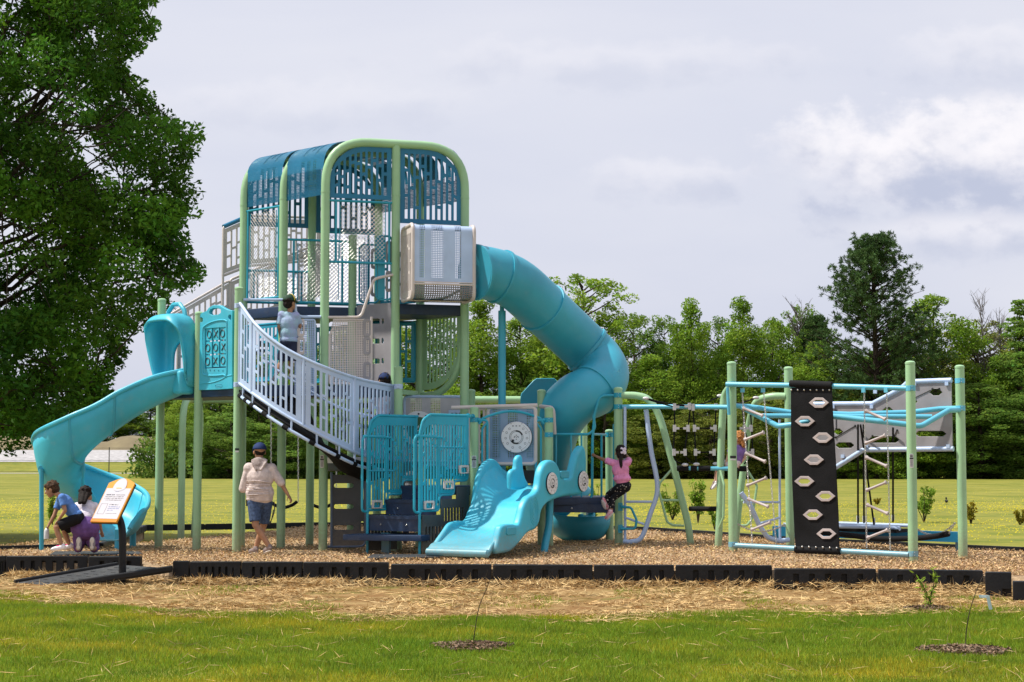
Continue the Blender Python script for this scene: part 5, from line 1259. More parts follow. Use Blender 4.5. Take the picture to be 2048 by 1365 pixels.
# ================================================================= noughts-and-crosses panel
dbc, Lbc = dirv(B_, C_p); PB = (B_[0], B_[1]-.0)
F2 = lambda L: [pl(x, y, PB, dbc) for x, y in L]
outl = [(401, 781), (401, 650), (402, 632), (408, 626), (416, 623), (421, 616), (430, 611), (442, 611), (450, 616), (458, 620), (468, 622), (468, 778), (440, 780)]
hh = [F2([(422+0, 625), (424, 620), (430, 617.5), (440, 617.5), (445, 620), (445, 626), (440, 630), (428, 631), (423, 629)]), F2([(460, 633), (463, 630), (465.5, 631), (465.5, 640), (463, 641), (460, 637)]), F2([(403.5, 637), (406, 635), (409, 638), (409, 643), (406, 646), (403.5, 645)]), F2([(412.5, 658), (455, 655), (455, 736), (412.5, 738)])]
ttp = plate('game_panel', F2(outl), PB, dbc, .07, cyan, PS, .006, holes=hh)
nbc = V3((dbc.y, -dbc.x, 0)); PBv = V3((PB[0], PB[1], 0))
def on(x, y, off): s, z = pl(x, y, PB, dbc); return PBv+dbc*s+V3((0, 0, z))+nbc*off
mb = MB(); mb.tube(smoothp([on(x, y, .035) for x, y in ((409, 742), (409, 700), (409, 662), (414, 652), (430, 644), (446, 641), (456, 643), (457, 655), (457, 745), (450, 750), (430, 752), (412, 750), (409, 742))], 3), .014, 8); mb.tube(smoothp([on(x, y, .033) for x, y in ((403, 768), (425, 766), (445, 760), (457, 753), (467, 751))], 3), .010, 6)
for k in range(5): a_q = on(415+k*8.5, 739+.5*k, .03); mb.tube([a_q, on(418+k*8.5, 749, .0)], [.018, .004], 6)
mb.build('moulded_ridge', cyan, ttp)
marks = 'OXOOOXOXO'; shift = [3, 0, -1, -3, 0, 2, -4, -2, 1]
for r_ in range(3):
    bar_ = MB(); bar_.tube([on(412.5, 671+r_*27-.5*r_, .0), on(455, 668+r_*27-.5*r_, .0)], .012, 8)
    for c_ in range(3):
        x0 = 413+c_*14.2; x1 = x0+13.4; y0 = 657.5+r_*27-c_*1.0; y1 = y0+24
        vsq = [on(x0, y1, -.02), on(x1, y1, -.02), on(x1, y0, -.02), on(x0, y0, -.02), on(x0, y1, .012), on(x1, y1, .03), on(x1, y0, .03), on(x0, y0, .012)]
        t_ = MB(); t_.add(vsq, [(3, 2, 1, 0), (4, 5, 6, 7), (0, 1, 5, 4), (1, 2, 6, 5), (2, 3, 7, 6), (3, 0, 4, 7)])
        cxm = (x0+x1)/2+shift[r_*3+c_]*.5; cym = (y0+y1)/2; t_.m = 1; Q = lambda dx, dy: on(cxm+dx, cym+dy, .0245+.0013*(cxm+dx-(x0+x1)/2))
        k_ = marks[r_*3+c_]
        if k_ == 'O':
            t_.tube([Q(max(-5.8, min(5.8, 4.6*math.cos(a))), 7.2*math.sin(a)) for a in (R(24*k) for k in range(15))], .0075, 5, closed=True)
        else:
            t_.tube([Q(-3.6, -6.8), Q(4.4, 6.8)], .0085, 5); t_.tube([Q(-4, 6.8), Q(4.6, -6.8)], .0085, 5)
        t_.build('game_tile', [cyan, ink], ttp, smooth=True, ang=30)
mb = MB(); mb.tube([on(x, y, .036) for x, y in ((435, 770), (447, 769), (448, 772), (447, 775), (435, 776), (434, 773))], .003, 5, closed=True); mb.tube([on(436, 773, .036), on(446, 772, .036)], .003, 4); mb.build('oval_badge', cyan_d, ttp)

# small stickers on posts
def sticker(x, y0, y1, w_, Y, col, band=False, par=PS):
    a = at(x-w_/2, y0, Y); b = at(x+w_/2, y1, Y); mb = MB(); mb.box(((a.x+b.x)/2, Y, (a.z+b.z)/2), b.x-a.x, .004, a.z-b.z)
    if band:
        mb.m = 1; mb.box(((a.x+b.x)/2, Y-.003, a.z+(b.z-a.z)*.33), (b.x-a.x)*.96, .002, .02); mb.box(((a.x+b.x)/2, Y-.003, a.z+(b.z-a.z)*.46), (b.x-a.x)*.8, .002, .007)
        for k in range(5): mb.box(((a.x+b.x)/2, Y-.003, a.z+(b.z-a.z)*(.56+.08*k)), (b.x-a.x)*.7, .002, .006)
        for k in range(2): mb.box(((a.x+b.x)/2, Y-.003, a.z+(b.z-a.z)*(.10+.1*k)), (b.x-a.x)*.7, .002, .012)
    return mb.build('sticker', [col, ink], par, smooth=False)
sticker(948, 912, 936, 9, Ip[1]-.067, white, True); sticker(644, 911, 936, 7, E[1]-.067, white, True)
sticker(474, 897, 901, 8, C_p[1]-.066, ink); sticker(474, 902, 905, 7, C_p[1]-.066, white)

# ================================================================= swing set behind
SW_ = empty('swing_set', (-2.3, 32.0, 0), 'sage green swing frame with curved end arches standing behind the tower', 'swing set')
zb = 2.45; xl = at(384, 798, 32).x; xr = at(1164, 798, 32).x
mb = MB(); mb.tube([(xl, 32, zb), (xr, 32, zb)], .066, 16); mb.build('top_beam', sage, SW_)
for x, sx in ((xl, 1), (xr, -1)):
    mb = MB(); mb.tube(fillet([(x-.14*sx, 33.1, -.3), (x-.0, 33.0, zb), (x+.0, 31.1, zb), (x+.02*sx, 31.0, -.3)], .65, 10), .062, 16); mb.build('end_arch', sage, SW_)
for i, (x, yb) in enumerate(((542, 905), (596, 905), (618, 1003), (672, 1003))):
    p = at(x, 800, 32); mb = MB(); chain(mb, (p.x, 32, zb-.06), (p.x+.02, 32, .55), .005, .045); mb.build('chain', steel, SW_, smooth=False)
for x0, x1 in ((542, 596), (618, 672)):
    a = at(x0, 800, 32); b = at(x1, 800, 32); mb = MB(); mb.tube(smoothp([V3((a.x, 32, .57)), V3((a.x+.1, 32, .50)), V3(((a.x+b.x)/2, 32, .46)), V3((b.x-.1, 32, .50)), V3((b.x, 32, .57))], 3), .03, 8); mb.build('seat', rubber, SW_)

# ================================================================= rope climber between the two frames
RC = empty('rope_climber', (3.0, 25.2, .08), 'net climber of black ropes hung between three leaning sage tubes', 'climber')
def tubeY(name, pts, r, m, par, fr=None, seg=12):
    p = [at(*q) for q in pts]; p = smoothp(p, 6) if fr is None else fillet(p, fr, 7); mb = MB(); mb.tube(p, r, seg); return mb.build(name, m, par)
tubeY('leaning_leg', [(1243, 791, 26), (1275, 792, 25.95), (1298, 801, 25.9), (1318, 832, 25.85), (1338, 900, 25.8), (1360, 985, 25.8), (1376, 1050, 25.8), (1382, 1098, 25.8)], .053, sage, RC)
tubeY('leaning_leg', [(1436, 1100, 25.3), (1440, 1010, 25.3), (1442, 900, 25.3), (1446, 820, 25.3), (1449, 792, 25.3), (1458, 777, 25.2), (1464, 775, 24.9)], .053, sage, RC)
tubeY('leaning_leg', [(1572, 793, 25.5), (1540, 794, 25.6), (1512, 806, 25.8), (1498, 850, 26.0), (1488, 930, 26.1), (1478, 1010, 26.1), (1470, 1100, 26.1)], .053, sage, RC)
for pts in ([(1343, 940, 25.8), (1320, 966, 25.8), (1317, 980, 25.8), (1334, 1044, 25.8), (1345, 1051, 25.8), (1368, 1052, 25.8)], [(1322, 1001, 25.8), (1360, 1001, 25.8)], [(1441, 942, 25.2), (1448, 970, 25.1), (1447, 1035, 25.1), (1438, 1056, 25.2)], [(1492, 937, 26), (1514, 972, 26), (1504, 1038, 26), (1494, 1052, 26), (1480, 1051, 26)], [(1482, 1002, 26), (1510, 1002, 26)]):
    tubeY('foot_loop', pts, .018, sage, RC, .08, 8)
tubeY('cross_bar', [(1246, 814, 25.95), (1380, 814, 25.4), (1466, 815, 24.9)], .034, sky_b, RC)
mb = MB(); a = at(1354, 937, 25.4); b = at(1494, 938, 25.2); mb.tube([a, b], .032, 10); mb.build('seat_bar', sky_b, RC)
mb = MB()
for f0, f1 in ((0, .17), (.20, .29), (.31, .48), (.86, 1.0)): mb.tube([a.lerp(b, f0), a.lerp(b, f1)], .042, 10)
mb.build('foam_sleeve', rubber, RC)
mb = MB(); mb.tube([at(1380, 1018, 25.7), at(1442, 1018, 25.3)], .038, 10); mb.build('foot_rope', rubber, RC)
ropes = [[(1286, 797), (1340, 812), (1352, 812)], [(1290, 796), (1330, 806), (1390, 811), (1440, 794)], [(1352, 812), (1440, 812)], [(1349, 814), (1349, 857), (1347, 905), (1352, 922), (1371, 931)], [(1381, 814), (1376, 857), (1370, 905), (1378, 922), (1392, 931)], [(1385, 814), (1389, 857), (1391, 905), (1393, 930)], [(1432, 814), (1430, 857), (1428, 905), (1432, 932)], [(1349, 857), (1376, 857)], [(1389, 857), (1430, 857)], [(1347, 905), (1370, 905)], [(1391, 905), (1428, 905)], [(1488, 857), (1503, 857)], [(1485, 820), (1489, 857), (1494, 880), (1492, 905), (1480, 925)], [(1501, 820), (1503, 857), (1505, 905), (1500, 918), (1488, 928)], [(1470, 805), (1482, 806), (1515, 796)]]
for r_ in ropes: tubeY('rope', [(x, y, 25.35) for x, y in r_], .0115, rubber, RC, None, 6)
cl_m = mat('rope_clamp', (.55, .54, .56), .4)
for x, y in ((1349, 814), (1379, 813), (1386, 815), (1432, 814), (1349, 857), (1376, 857), (1389, 857), (1430, 857), (1348, 905), (1370, 905), (1391, 905), (1428, 905), (1489, 857), (1502, 857), (1505, 905)):
    p = at(x, y, 25.33); mb = MB(); mb.box(p, .045, .045, .10); mb.box(p+V3((.035*(1 if x in (1349, 1389, 1391, 1348) else -1), 0, 0)), .07, .035, .035); mb.build('rope_clamp', cl_m, RC, smooth=False)
for x, y in ((1292, 797), (1440, 792), (1370, 930), (1393, 929), (1432, 928), (1512, 796)):
    p = at(x, y, 25.33); mb = MB(); mb.ball(p, .05, .03, .025, 6); mb.build('rope_clamp', cl_m, RC)
# lavender climbing loop beside the tower post
CL = PS
tubeY('climbing_loop', [(1250, 814, 25.9), (1250, 1085, 25.9)], .022, lav, CL, .1)
tubeY('climbing_loop', [(1292, 820, 25.85), (1302, 900, 25.8), (1315, 976, 25.8), (1300, 1030, 25.8), (1283, 1075, 25.8), (1262, 1084, 25.8), (1248, 1083, 25.85)], .036, lav, CL)
tubeY('rung', [(1252, 1004, 25.85), (1304, 1004, 25.8)], .018, lav, CL, .1); tubeY('rung', [(1252, 1036, 25.85), (1288, 1049, 25.8)], .018, lav, CL, .1)

# ================================================================= climbing frame at right
CF = empty('climbing_frame', (4.7, 24.1, 0), 'four-post climbing frame at right with black belt climber, chain ladders and grey board', 'climbing frame')
Q0 = (3.11, 24.4); Rr = (4.09, 25.5); Sr = (5.27, 22.8); Tr = (6.21, 23.9)
for p, y in ((Q0, 728), (Rr, 738), (Sr, 727), (Tr, 735)): post(p, zat(y, p[1]), CF)
def cf(name, pts, r, m, fr=.12, seg=12, par=None): return tubeY(name, pts, r, m, par or CF, fr, seg)
yQ, yS, yR, yT = Q0[1]-.03, Sr[1]-.0, Rr[1], Tr[1]
cf('top_rail', [(1453, 769, yQ-.05), (1640, 772, (yQ+yS)/2-.03), (1816, 777, yS)], .035, sky_b)
cf('bottom_rail', [(1466, 1091, yQ), (1818, 1110, yS)], .038, sky_b)
cf('bracket', [(1455, 775, yQ-.08), (1458, 830, yQ-.06)], .022, sky_b)
cf('track_tube', [(1466, 812, 24.4), (1500, 814, 24.5), (1581, 825, 24.4), (1700, 829, 24.2), (1820, 825, 24.1), (1880, 818, 24.0), (1917, 817, 23.9)], .036, sky_b)
cf('track_tube', [(1526, 832, 24.3), (1700, 833, 24.1), (1864, 834, 23.9)], .034, sky_b)
cf('track_tube', [(1484, 815, 24.3), (1556, 853, 24.0), (1585, 850, 23.9), (1665, 833, 23.7), (1760, 843, 23.4), (1842, 853, 23.3), (1897, 821, 23.6), (1918, 820, 23.85)], .038, sky_b)
# grey climbing board between the rear posts
PR_ = (Rr[0], Rr[1]-.0); dRT, LRT = dirv(Rr, Tr); nRT = V3((dRT.y, -dRT.x, 0))
brd = [(1582, 812), (1745, 811), (1772, 797), (1802, 781), (1828, 766), (1903, 766), (1906, 897), (1728, 897), (1690, 920), (1668, 937), (1582, 948)]
def hexh(cx, cy, w_, h): return [(cx-w_/2, cy), (cx-w_/2+h*.6, cy-h/2), (cx+w_/2-h*.6, cy-h/2), (cx+w_/2, cy), (cx+w_/2-h*.6, cy+h/2), (cx-w_/2+h*.6, cy+h/2)]
hx = [hexh(1872, 785, 27, 13), hexh(1828, 804, 14, 11), hexh(1776, 821, 22, 12), hexh(1677, 864, 20, 12), hexh(1768, 880, 62, 12), hexh(1862, 868, 62, 11), hexh(1690, 891, 38, 11), hexh(1640, 850, 24, 12)]
bd = wall_px('climbing_board', brd, PR_, dRT, .02, greyp, CF, holes=hx)
PRv = V3((PR_[0], PR_[1], 0))
def onb(x, y, off=.015): s, z = pl(x, y, PR_, dRT); return PRv+dRT*s+V3((0, 0, z))+nRT*off
for nm, q in (('board_rail', [(1580, 809), (1745, 808), (1802, 778), (1817, 764), (1903, 761)]), ('board_rail', [(1580, 952), (1672, 935), (1727, 900), (1907, 898)])):
    mb = MB(); mb.tube(fillet([onb(x, y, 0) for x, y in q], .06), .036, 12); mb.build(nm, lav, CF)
mb = MB()
for q in ([(1830, 796), (1866, 778), (1879, 778)], [(1672, 875), (1711, 852)], [(1672, 822), (1690, 830)], [(1746, 872), (1789, 872), (1795, 861)], [(1673, 823), (1673, 858)]):
    mb.tube([onb(x, y) for x, y in q], .006, 5)
    for x, y in q: mb.ball(onb(x, y), .016, .016, .016, 5)
mb.build('route_lines', ink, bd)
for x, y in ((1752, 784-0), (1745, 814), (1831, 768), (1895, 768), (1687, 913), (1735, 893), (1898, 893), (1668, 814)): p = onb(x, y, .03); MB().box(p, .05, .02, .05, dRT).build('clamp_plate', lav, bd)
# belt climber
PQ = (Q0[0]-.0, Q0[1]-.07); dQS, LQS = dirv(Q0, Sr); nQS = V3((dQS.y, -dQS.x, 0)); PQv = V3((PQ[0], PQ[1], 0))
def onq(x, y, off=0): s, z = pl(x, y, PQ, dQS); return PQv+dQS*s+V3((0, 0, z))+nQS*off
belt = [(1582, 766), (1663.5, 769), (1666, 830), (1672, 930), (1677, 1030), (1679.5, 1110), (1592, 1107), (1589, 1060), (1585, 970), (1582.5, 880)]
hp_ = [(1639, 806), (1611, 843), (1646.5, 876), (1629, 920), (1610, 963), (1652, 993), (1627, 1030), (1654, 1068)]
bl = wall_px('belt_climber', belt, PQ, dQS, .02, rubber, CF, holes=[hexh(x, y, 30, 13) for x, y in hp_], bevel=.004)
for x, y in hp_:
    me = outline_curve([[pl(a, b, PQ, dQS) for a, b in hexh(x, y, 40, 20.5)]], [[pl(a, b, PQ, dQS) for a, b in hexh(x, y, 25, 10)]], .016, .004)
    for v in me.vertices: c = v.co.copy(); v.co = PQv+dQS*c.x+V3((0, 0, c.y))+nQS*(c.z+.018)
    link('hand_hold', me, mat('pinkish_grey_plastic', (.42, .36, .35), .5) if 'pinkish_grey_plastic' not in MATS else MATS['pinkish_grey_plastic'], bl, True, 40)
mb = MB(); mb.tube([onq(1581, 768), onq(1664, 771)], .05, 12); mb.m = 1
for k in range(7): mb.ball(onq(1584+k*12.6, 780.5, .014), .014, .014, .014, 5)
mb.build('belt_wrap', [rubber, steel], bl)
mb = MB(); mb.tube([onq(1591, 1099), onq(1681, 1103)], .05, 12); mb.m = 1
for k in range(7): mb.ball(onq(1594+k*13.8, 1093+k*.5, .05), .014, .014, .014, 5)
mb.build('belt_wrap', [rubber, steel], bl)
# chain ladders
def ladder(c0, c1, rungs):
    root = None
    mb = MB(); chain(mb, onq(*c0[0], -.02), onq(*c0[1], -.02), .0045, .034); root = mb.build('chain_ladder', steel, CF, smooth=False)
    mb = MB(); chain(mb, onq(*c1[0], -.02), onq(*c1[1], -.02), .0045, .034); mb.build('chain', steel, root, smooth=False)
    for (x0, y0), (x1, y1) in rungs:
        a = onq(x0, y0); b = onq(x1, y1); mb = MB(); mb.tube([a, a.lerp(b, .04), a.lerp(b, .12), a.lerp(b, .88), a.lerp(b, .96), b], [.028, .03, .018, .018, .03, .028], 8); mb.build('rung', MATS['pinkish_grey_plastic'], root)
    return root
ladder(((1483, 783), (1503, 1086)), ((1526, 785), (1551, 1088)), [((1486, 817), (1526, 832)), ((1489, 880), (1528, 865)), ((1491, 907), (1531, 924)), ((1494, 972), (1533, 956)), ((1496, 998), (1537, 1014)), ((1503, 1060), (1541, 1045))])
ladder(((1727, 785), (1732, 1096)), ((1772, 785), (1779, 1099)), [((1731, 822), (1771, 839)), ((1731, 887), (1771, 871)), ((1732, 915), (1774, 933)), ((1733, 981), (1773, 965)), ((1734, 1010), (1776, 1028)), ((1735, 1076), (1776, 1060))])
for x in (1485, 1526, 1727, 1772): p = onq(x, 781); MB().box(p, .05, .03, .06, dQS).build('ladder_lug', sky_b, CF)
# lavender curved tube and thin post left of the rear post
cf('curved_tube', [(1578, 1080, 25.4), (1560, 1083, 25.35), (1535, 1076, 25.3), (1518, 1050, 25.2), (1500, 1010, 25.1), (1482, 986, 25.1)], .036, lav, None if False else .2)
cf('thin_post', [(1559, 840, 25.3), (1560, 1085, 25.4)], .018, lav); cf('rung', [(1487, 1005, 25.1), (1558, 1005, 25.3)], .017, lav); cf('rung', [(1517, 1048, 25.2), (1559, 1036, 25.3)], .017, lav)
sticker(1823, 908, 936, 8, Sr[1]-.067, white, True, CF); sticker(1466, 912, 917, 12, Q0[1]-.067, ink, False, CF); sticker(1466, 918, 921, 11, Q0[1]-.067, white, False, CF)
# the balance trail behind: teal beam, rope swing platform, thick rope
BT = empty('balance_trail', (5.6, 26.4, 0), 'low teal balance beam with hanging black platform and thick rope behind the climbing frame', 'balance beam')
def bt(name, a, b, w_, h_, m):
    a = at(*a); b = at(*b); mb = MB(); mb.box((a+b)/2, (b-a).length, w_, h_, b-a); return mb.build(name, m, BT)
bt('beam', (1548, 1062, 27.0), (1932, 1075, 25.6), .14, .15, roofm)
for x, Y in ((1556, 26.95), (1920, 25.7)): p = at(x, 1070, Y); MB().box((p.x, Y, .02), .12, .1, .45).build('foot', roofm, BT)
cf('platform_tube', [(1567, 1050, 26.0), (1790, 1056, 25.4), (1800, 1058, 25.35)], .030, lav, par=BT); cf('platform_tube', [(1672, 1047, 26.4), (1820, 1052, 25.9)], .028, lav, par=BT)
bt('platform', (1672, 1058, 26.1), (1806, 1062, 25.5), .5, .05, rubber)
for a, b in (((1716, 850, 24.5), (1716, 1046, 25.8)), ((1721, 850, 24.5), (1748, 1050, 25.7)), ((1727, 850, 24.6), (1728, 1046, 26.1)), ((1786, 856, 24.4), (1786, 1044, 25.6))):
    cf('hanging_rope', [a, b], .014, rubber, seg=6, par=BT); p = at(b[0], b[1]-2, b[2]); MB().cyl(p, p+V3((0, 0, .09)), .022, 8).build('rope_end', cl_m, BT)
cf('thick_rope', [(1600, 1062, 25.6), (1690, 1070, 25.4), (1760, 1078, 25.0), (1830, 1077, 24.6), (1870, 1073, 24.3), (1897, 1068, 24.1)], .04, rubber, None, par=BT)
mb = MB(); chain(mb, at(1897, 1068, 24.1), at(1910, 1046, 23.9)); chain(mb, at(1834, 1058, 24.8), at(1910, 1046, 23.9), sag=.12); mb.build('safety_chain', steel, BT, smooth=False); mb = MB(); chain(mb, at(1475, 1048, 24.4), at(1570, 1048, 25.5), sag=.11); mb.build('safety_chain', steel, BT, smooth=False)

# clamps and bolt caps where rails meet posts
def clamp_at(p, z, par, m, r=.0665):
    mb = MB(); mb.tube([(p[0], p[1], z-.035), (p[0], p[1], z+.035)], r, 18); mb.box((p[0], p[1]-r-.004, z), .05, .02, .05)
    mb.m = 1
    for dz in (-.02, .02): mb.ball((p[0], p[1]-r-.016, z+dz), .007, .007, .007, 4)
    mb.build('post_clamp', [m, steel], par, ang=40)
for p, zs in ((Q0, (zat(769, Q0[1]), zat(1089, Q0[1]))), (Sr, (zat(777, Sr[1]), zat(1108, Sr[1]))), (Tr, (zat(817, Tr[1]), zat(762, Tr[1])))):
    for z in zs: clamp_at(p, z, CF, sky_b)
for p, zs in ((Mp, (zat(791, 26), zat(814, 26))), (Kp, (1.93, zat(870, 25.75))), (Ip, (1.93,)), (Lp_, (zat(870, 27.5),))):
    for z in zs: clamp_at(p, z, PS, teal2)
for p, zs in ((C_p, (3.6, 2.44)), (Gp, (2.42, 1.35))):
    for z in zs: clamp_at(p, z, PS, lav)
# ================================================================= KERB TIMBERS (each moulded segment its own thing)
def kerb(a, b, top, h, label, nslot=5, w_=.13):
    """a, b ground points (Vector), moulded black plastic border segment with recessed slots facing out"""
    d = (b-a); L_ = d.length; d.normalize(); n_ = V3((d.y, -d.x, 0)); root = V3((a.x, a.y, top-h)); Z = V3((0, 0, 1))
    L1 = L_-.012
    if nslot:
        x0, x1 = L1*.14, L1*.93; sp = (x1-x0)/nslot; hs = [rounded(x0+sp*k+sp*.28, .05, x0+sp*k+sp*.62, h-.06, .012, 2) for k in range(nslot)]
    else: hs = []
    me = outline_curve([[(0, 0), (L1-.10, 0), (L1-.10, h*.38), (L1, h*.38), (L1, h-.01), (L1-.01, h), (.01, h), (0, h-.01)]], hs, .03, .006)
    for v in me.vertices: c = v.co.copy(); v.co = a+d*c.x+Z*(top-h+c.y)+n_*(c.z)
    bmx = bmesh.new(); bmx.from_mesh(me); m_ = bpy.data.meshes.new('kerb_timber')
    # solid back and cap
    def bx(c, dx, dy, dz):
        ax_, ay_, az_ = d, n_, Z; vs = [bmx.verts.new(c+ax_*(i*dx/2)+ay_*(j*dy/2)+az_*(k*dz/2)) for k in (-1, 1) for j in (-1, 1) for i in (-1, 1)]
        for q in ((0, 2, 3, 1), (4, 5, 7, 6), (0, 1, 5, 4), (2, 6, 7, 3), (0, 4, 6, 2), (1, 3, 7, 5)): bmx.faces.new([vs[i] for i in q])
    bx(a+d*(L1/2)+Z*(top-h/2-.002)-n_*(.05+.015), L1-.004, .05, h-.012)
    bx(a+d*(L1/2)+Z*(top-.012)-n_*(.045), L1-.01, .10, .03)
    for k in range(nslot):   # drain feet
        c = a+d*(x0+sp*(k+.45))+Z*(top-h+.035)-n_*.012; bx(c, sp*.45, .04, .05)
    bmx.to_mesh(m_); bmx.free(); bpy.data.meshes.remove(me)
    o = bpy.data.objects.new('kerb_timber', m_); COL.objects.link(o); m_.materials.append(black)
    o.location = root; 
    for v in m_.vertices: v.co -= root
    return tag(o, label, 'kerb timber', 'black kerb timbers round the mulch')
FK = [(-6, 12, 1113, 1113, 'front kerb timber cut by the left edge of the picture', 3), (13, 177, 1113, 1113, 'front kerb timber right under the boy in blue', 6), (178, 283, 1113.5, 1114, 'short kerb timber running back behind the sign post', 3),
 (380, 483, 1124, 1124.3, 'first slotted front kerb timber right of the ramp', 6), (484, 606, 1124.3, 1125, 'front kerb timber below the walking man', 6), (607, 778, 1125, 1126, 'front kerb timber below the charcoal slotted panel', 5), (782, 984, 1129, 1130, 'front kerb timber below the wave slide outlet', 5), (986, 1187, 1130, 1131, 'front kerb timber below the dialled wall of the wave slide', 5), (1188, 1350, 1131, 1131, 'front kerb timber below the girl in pink', 5), (1351, 1546, 1131, 1132, 'front kerb timber below the rope climber', 5), (1549, 1754, 1138, 1139, 'front kerb timber below the belt climber', 5), (1756, 1968, 1139.5, 1142, 'front kerb timber below the post with the white sticker', 5)]
for x0, x1, y0, y1, lb, ns in FK:
    kt = ktop(x0+3); a = gp(x0, y0, kt); b = gp(x1, y1, kt); a.z = b.z = 0; kerb(a, b, kt, .32, lb, ns)
a = gp(346, 1124, .07); b = gp(380, 1124, .07); a.z = b.z = 0; kerb(a, b, .075, .30, 'plain black block ending the kerb beside the ramp', 0)
a = gp(1970, 1143, .07); b = gp(2025, 1144, .07); a.z = b.z = 0; kerb(a, b, .06, .30, 'short plain kerb block near the right edge', 0)
a = gp(2026, 1156, .04); b = gp(2110, 1157, .04); a.z = b.z = 0; kerb(a, b, .0, .22, 'lowest kerb piece cut by the right edge of the picture', 0)
# back kerbs: thin run seen across the mulch
bkp = [V3((p.x, p.y, 0)) for p in bk]; seg = []
for i in range(len(bkp)-1):
    a, b = bkp[i], bkp[i+1]; n = max(1, round((b-a).length/1.35)); seg += [(a.lerp(b, k/n), a.lerp(b, (k+1)/n)) for k in range(n)]
proto = None
for i, (a, b) in enumerate(seg):
    if proto is None:
        mb = MB(); mb.box((0, 0, 0), 1.0, .10, .12); mb.m = 0; me = mesh('kerb_timber', mb.v, mb.f); me.materials.append(black); proto = me
        bmx = bmesh.new(); bmx.from_mesh(me); bmesh.ops.bevel(bmx, geom=list(bmx.edges), offset=.012, segments=2, affect='EDGES'); bmx.to_mesh(me); bmx.free()
    o = bpy.data.objects.new('kerb_timber', proto); COL.objects.link(o); d = b-a; o.location = (a+b)/2+V3((0, 0, .0)); o.rotation_euler = (0, 0, math.atan2(d.y, d.x)); o.scale = (d.length-.01, 1, 1)
    tag(o, 'low black kerb timber on the far side of the mulch', 'kerb timber', 'far kerb timbers behind the mulch')

# ramp over the kerb
RM = empty('kerb_ramp', tuple(gp(150, 1150, -.1)), 'black plastic access ramp with raised side rails beside the sign', 'ramp')
rub_g = mat('grey_black_plastic', (.035, .037, .04), .55, var=.1, bump=.5, bscale=120, dirt=.12)
c4 = [gp(27, 1166, -.21), gp(115, 1172, -.21), gp(345, 1137, 0), gp(236, 1130, 0)]
mb = MB(); mb.add([c-V3((0, 0, .05)) for c in c4]+c4, [(3, 2, 1, 0), (4, 5, 6, 7), (0, 1, 5, 4), (1, 2, 6, 5), (2, 3, 7, 6), (3, 0, 4, 7)])
for k in range(1, 9):
    for j in range(1, 5): p = c4[0].lerp(c4[3], k/9).lerp(c4[1].lerp(c4[2], k/9), j/5+(.1 if k % 2 else 0)); mb.box(p+V3((0, 0, .001)), .07, .035, .006, c4[1]-c4[0])
mb.build('ramp_deck', rub_g, RM, smooth=False)
for a, b in ((c4[0], c4[3]), (c4[1], c4[2])):
    mb = MB(); d = (b-a); mb.box((a+b)/2+V3((0, 0, .0)), d.length, .06, .075, d); o = mb.build('side_rail', black, RM, smooth=False); bv = o.modifiers.new('b', 'BEVEL'); bv.width = .015; bv.segments = 2
# wear mats
for x0, x1, y, lb in ((100, 285, 1106, 'thin black wear mat at the foot of the spiral slide'), (735, 880, 1112, 'thin black wear mat half buried before the stairs')):
    a, b, c, d = gp(x0, y+3, .03), gp(x1, y+2, .03), gp(x1-8, y-3, .03), gp(x0+10, y-3, .03); me = outline_curve([[(q.x, q.y) for q in (a, b, c, d)]], [], .025, .005)
    for v in me.vertices: v.co.z += .02
    tag(link('wear_mat', me, rub_g), lb, 'mat')

# ================================================================= sign
SG = empty('information_sign', tuple(gp(245, 1173, LAWN)), 'slanted orange and white information sign on a curved black post', 'sign')
pb = gp(245, 1173, LAWN); mb = MB(); Ys = pb.y
mb.tube(smoothp([V3((pb.x, Ys, LAWN-.1)), at(245, 1120, Ys), at(245, 1070, Ys), at(242, 1048, Ys+.02), at(236, 1033, Ys+.05), at(226, 1016, Ys+.06)], 5), .046, 14); mb.build('post', black, SG)
bl_, br_, tl_, tr_ = at(181, 1045, Ys-.06), at(233.5, 1046.5, Ys-.22), at(209, 967, Ys+.30), at(261, 968.5, Ys+.14)
ex_ = (br_-bl_).normalized(); PW = (br_-bl_).length; ey_ = (tl_-bl_); ey_ = (ey_-ex_*ey_.dot(ex_)); PH = ey_.length; ey_.normalize(); ez_ = ex_.cross(ey_)
def sgm(me, off):
    for v in me.vertices: c = v.co.copy(); v.co = bl_+ex_*c.x+ey_*c.y+ez_*(c.z+off)
    return me
archo = [(0, 0), (PW, 0), (PW, PH-.0)]+[(PW*(1-k/10), PH+.075*math.sin(math.pi*k/10)) for k in range(1, 10)]+[(0, PH)]
orange = mat('sign_orange', (.60, .20, .008), .6, .2, var=.02); orange2 = mat('sign_yellow_orange', (.62, .27, .02), .6, .2, var=.02); paper = mat('sign_white', (.50, .48, .52), .6, .2, var=.01)
sp0 = link('sign_panel', sgm(outline_curve([archo], [], .022, .003), 0), orange2, SG, True, 30)
link('back_plate', sgm(outline_curve([archo], [], .02, .002), -.023), ink, SG)
i = .035*PW; link('white_field', sgm(outline_curve([[(i, PH*.085), (PW-i, PH*.085), (PW-i, PH*.86), (i, PH*.86)]], [], .002), .0135), paper, sp0)
link('orange_band', sgm(outline_curve([[(.004, .004), (PW-.004, .004), (PW-.004, PH*.08), (.004, PH*.08)]], [], .002), .0135), orange, sp0)
oval = [(PW*.5+.085*PW/.35*math.cos(a), PH*.885+.115*PH/.5*math.sin(a)*(1 if math.sin(a) > 0 else .45)) for a in (R(15*k) for k in range(24))]
link('logo_arch', sgm(outline_curve([oval], [], .002), .0160), paper, sp0); ov2 = [(PW*.5+(x-PW*.5)*.7, PH*.885+(y-PH*.885)*.75) for x, y in oval]
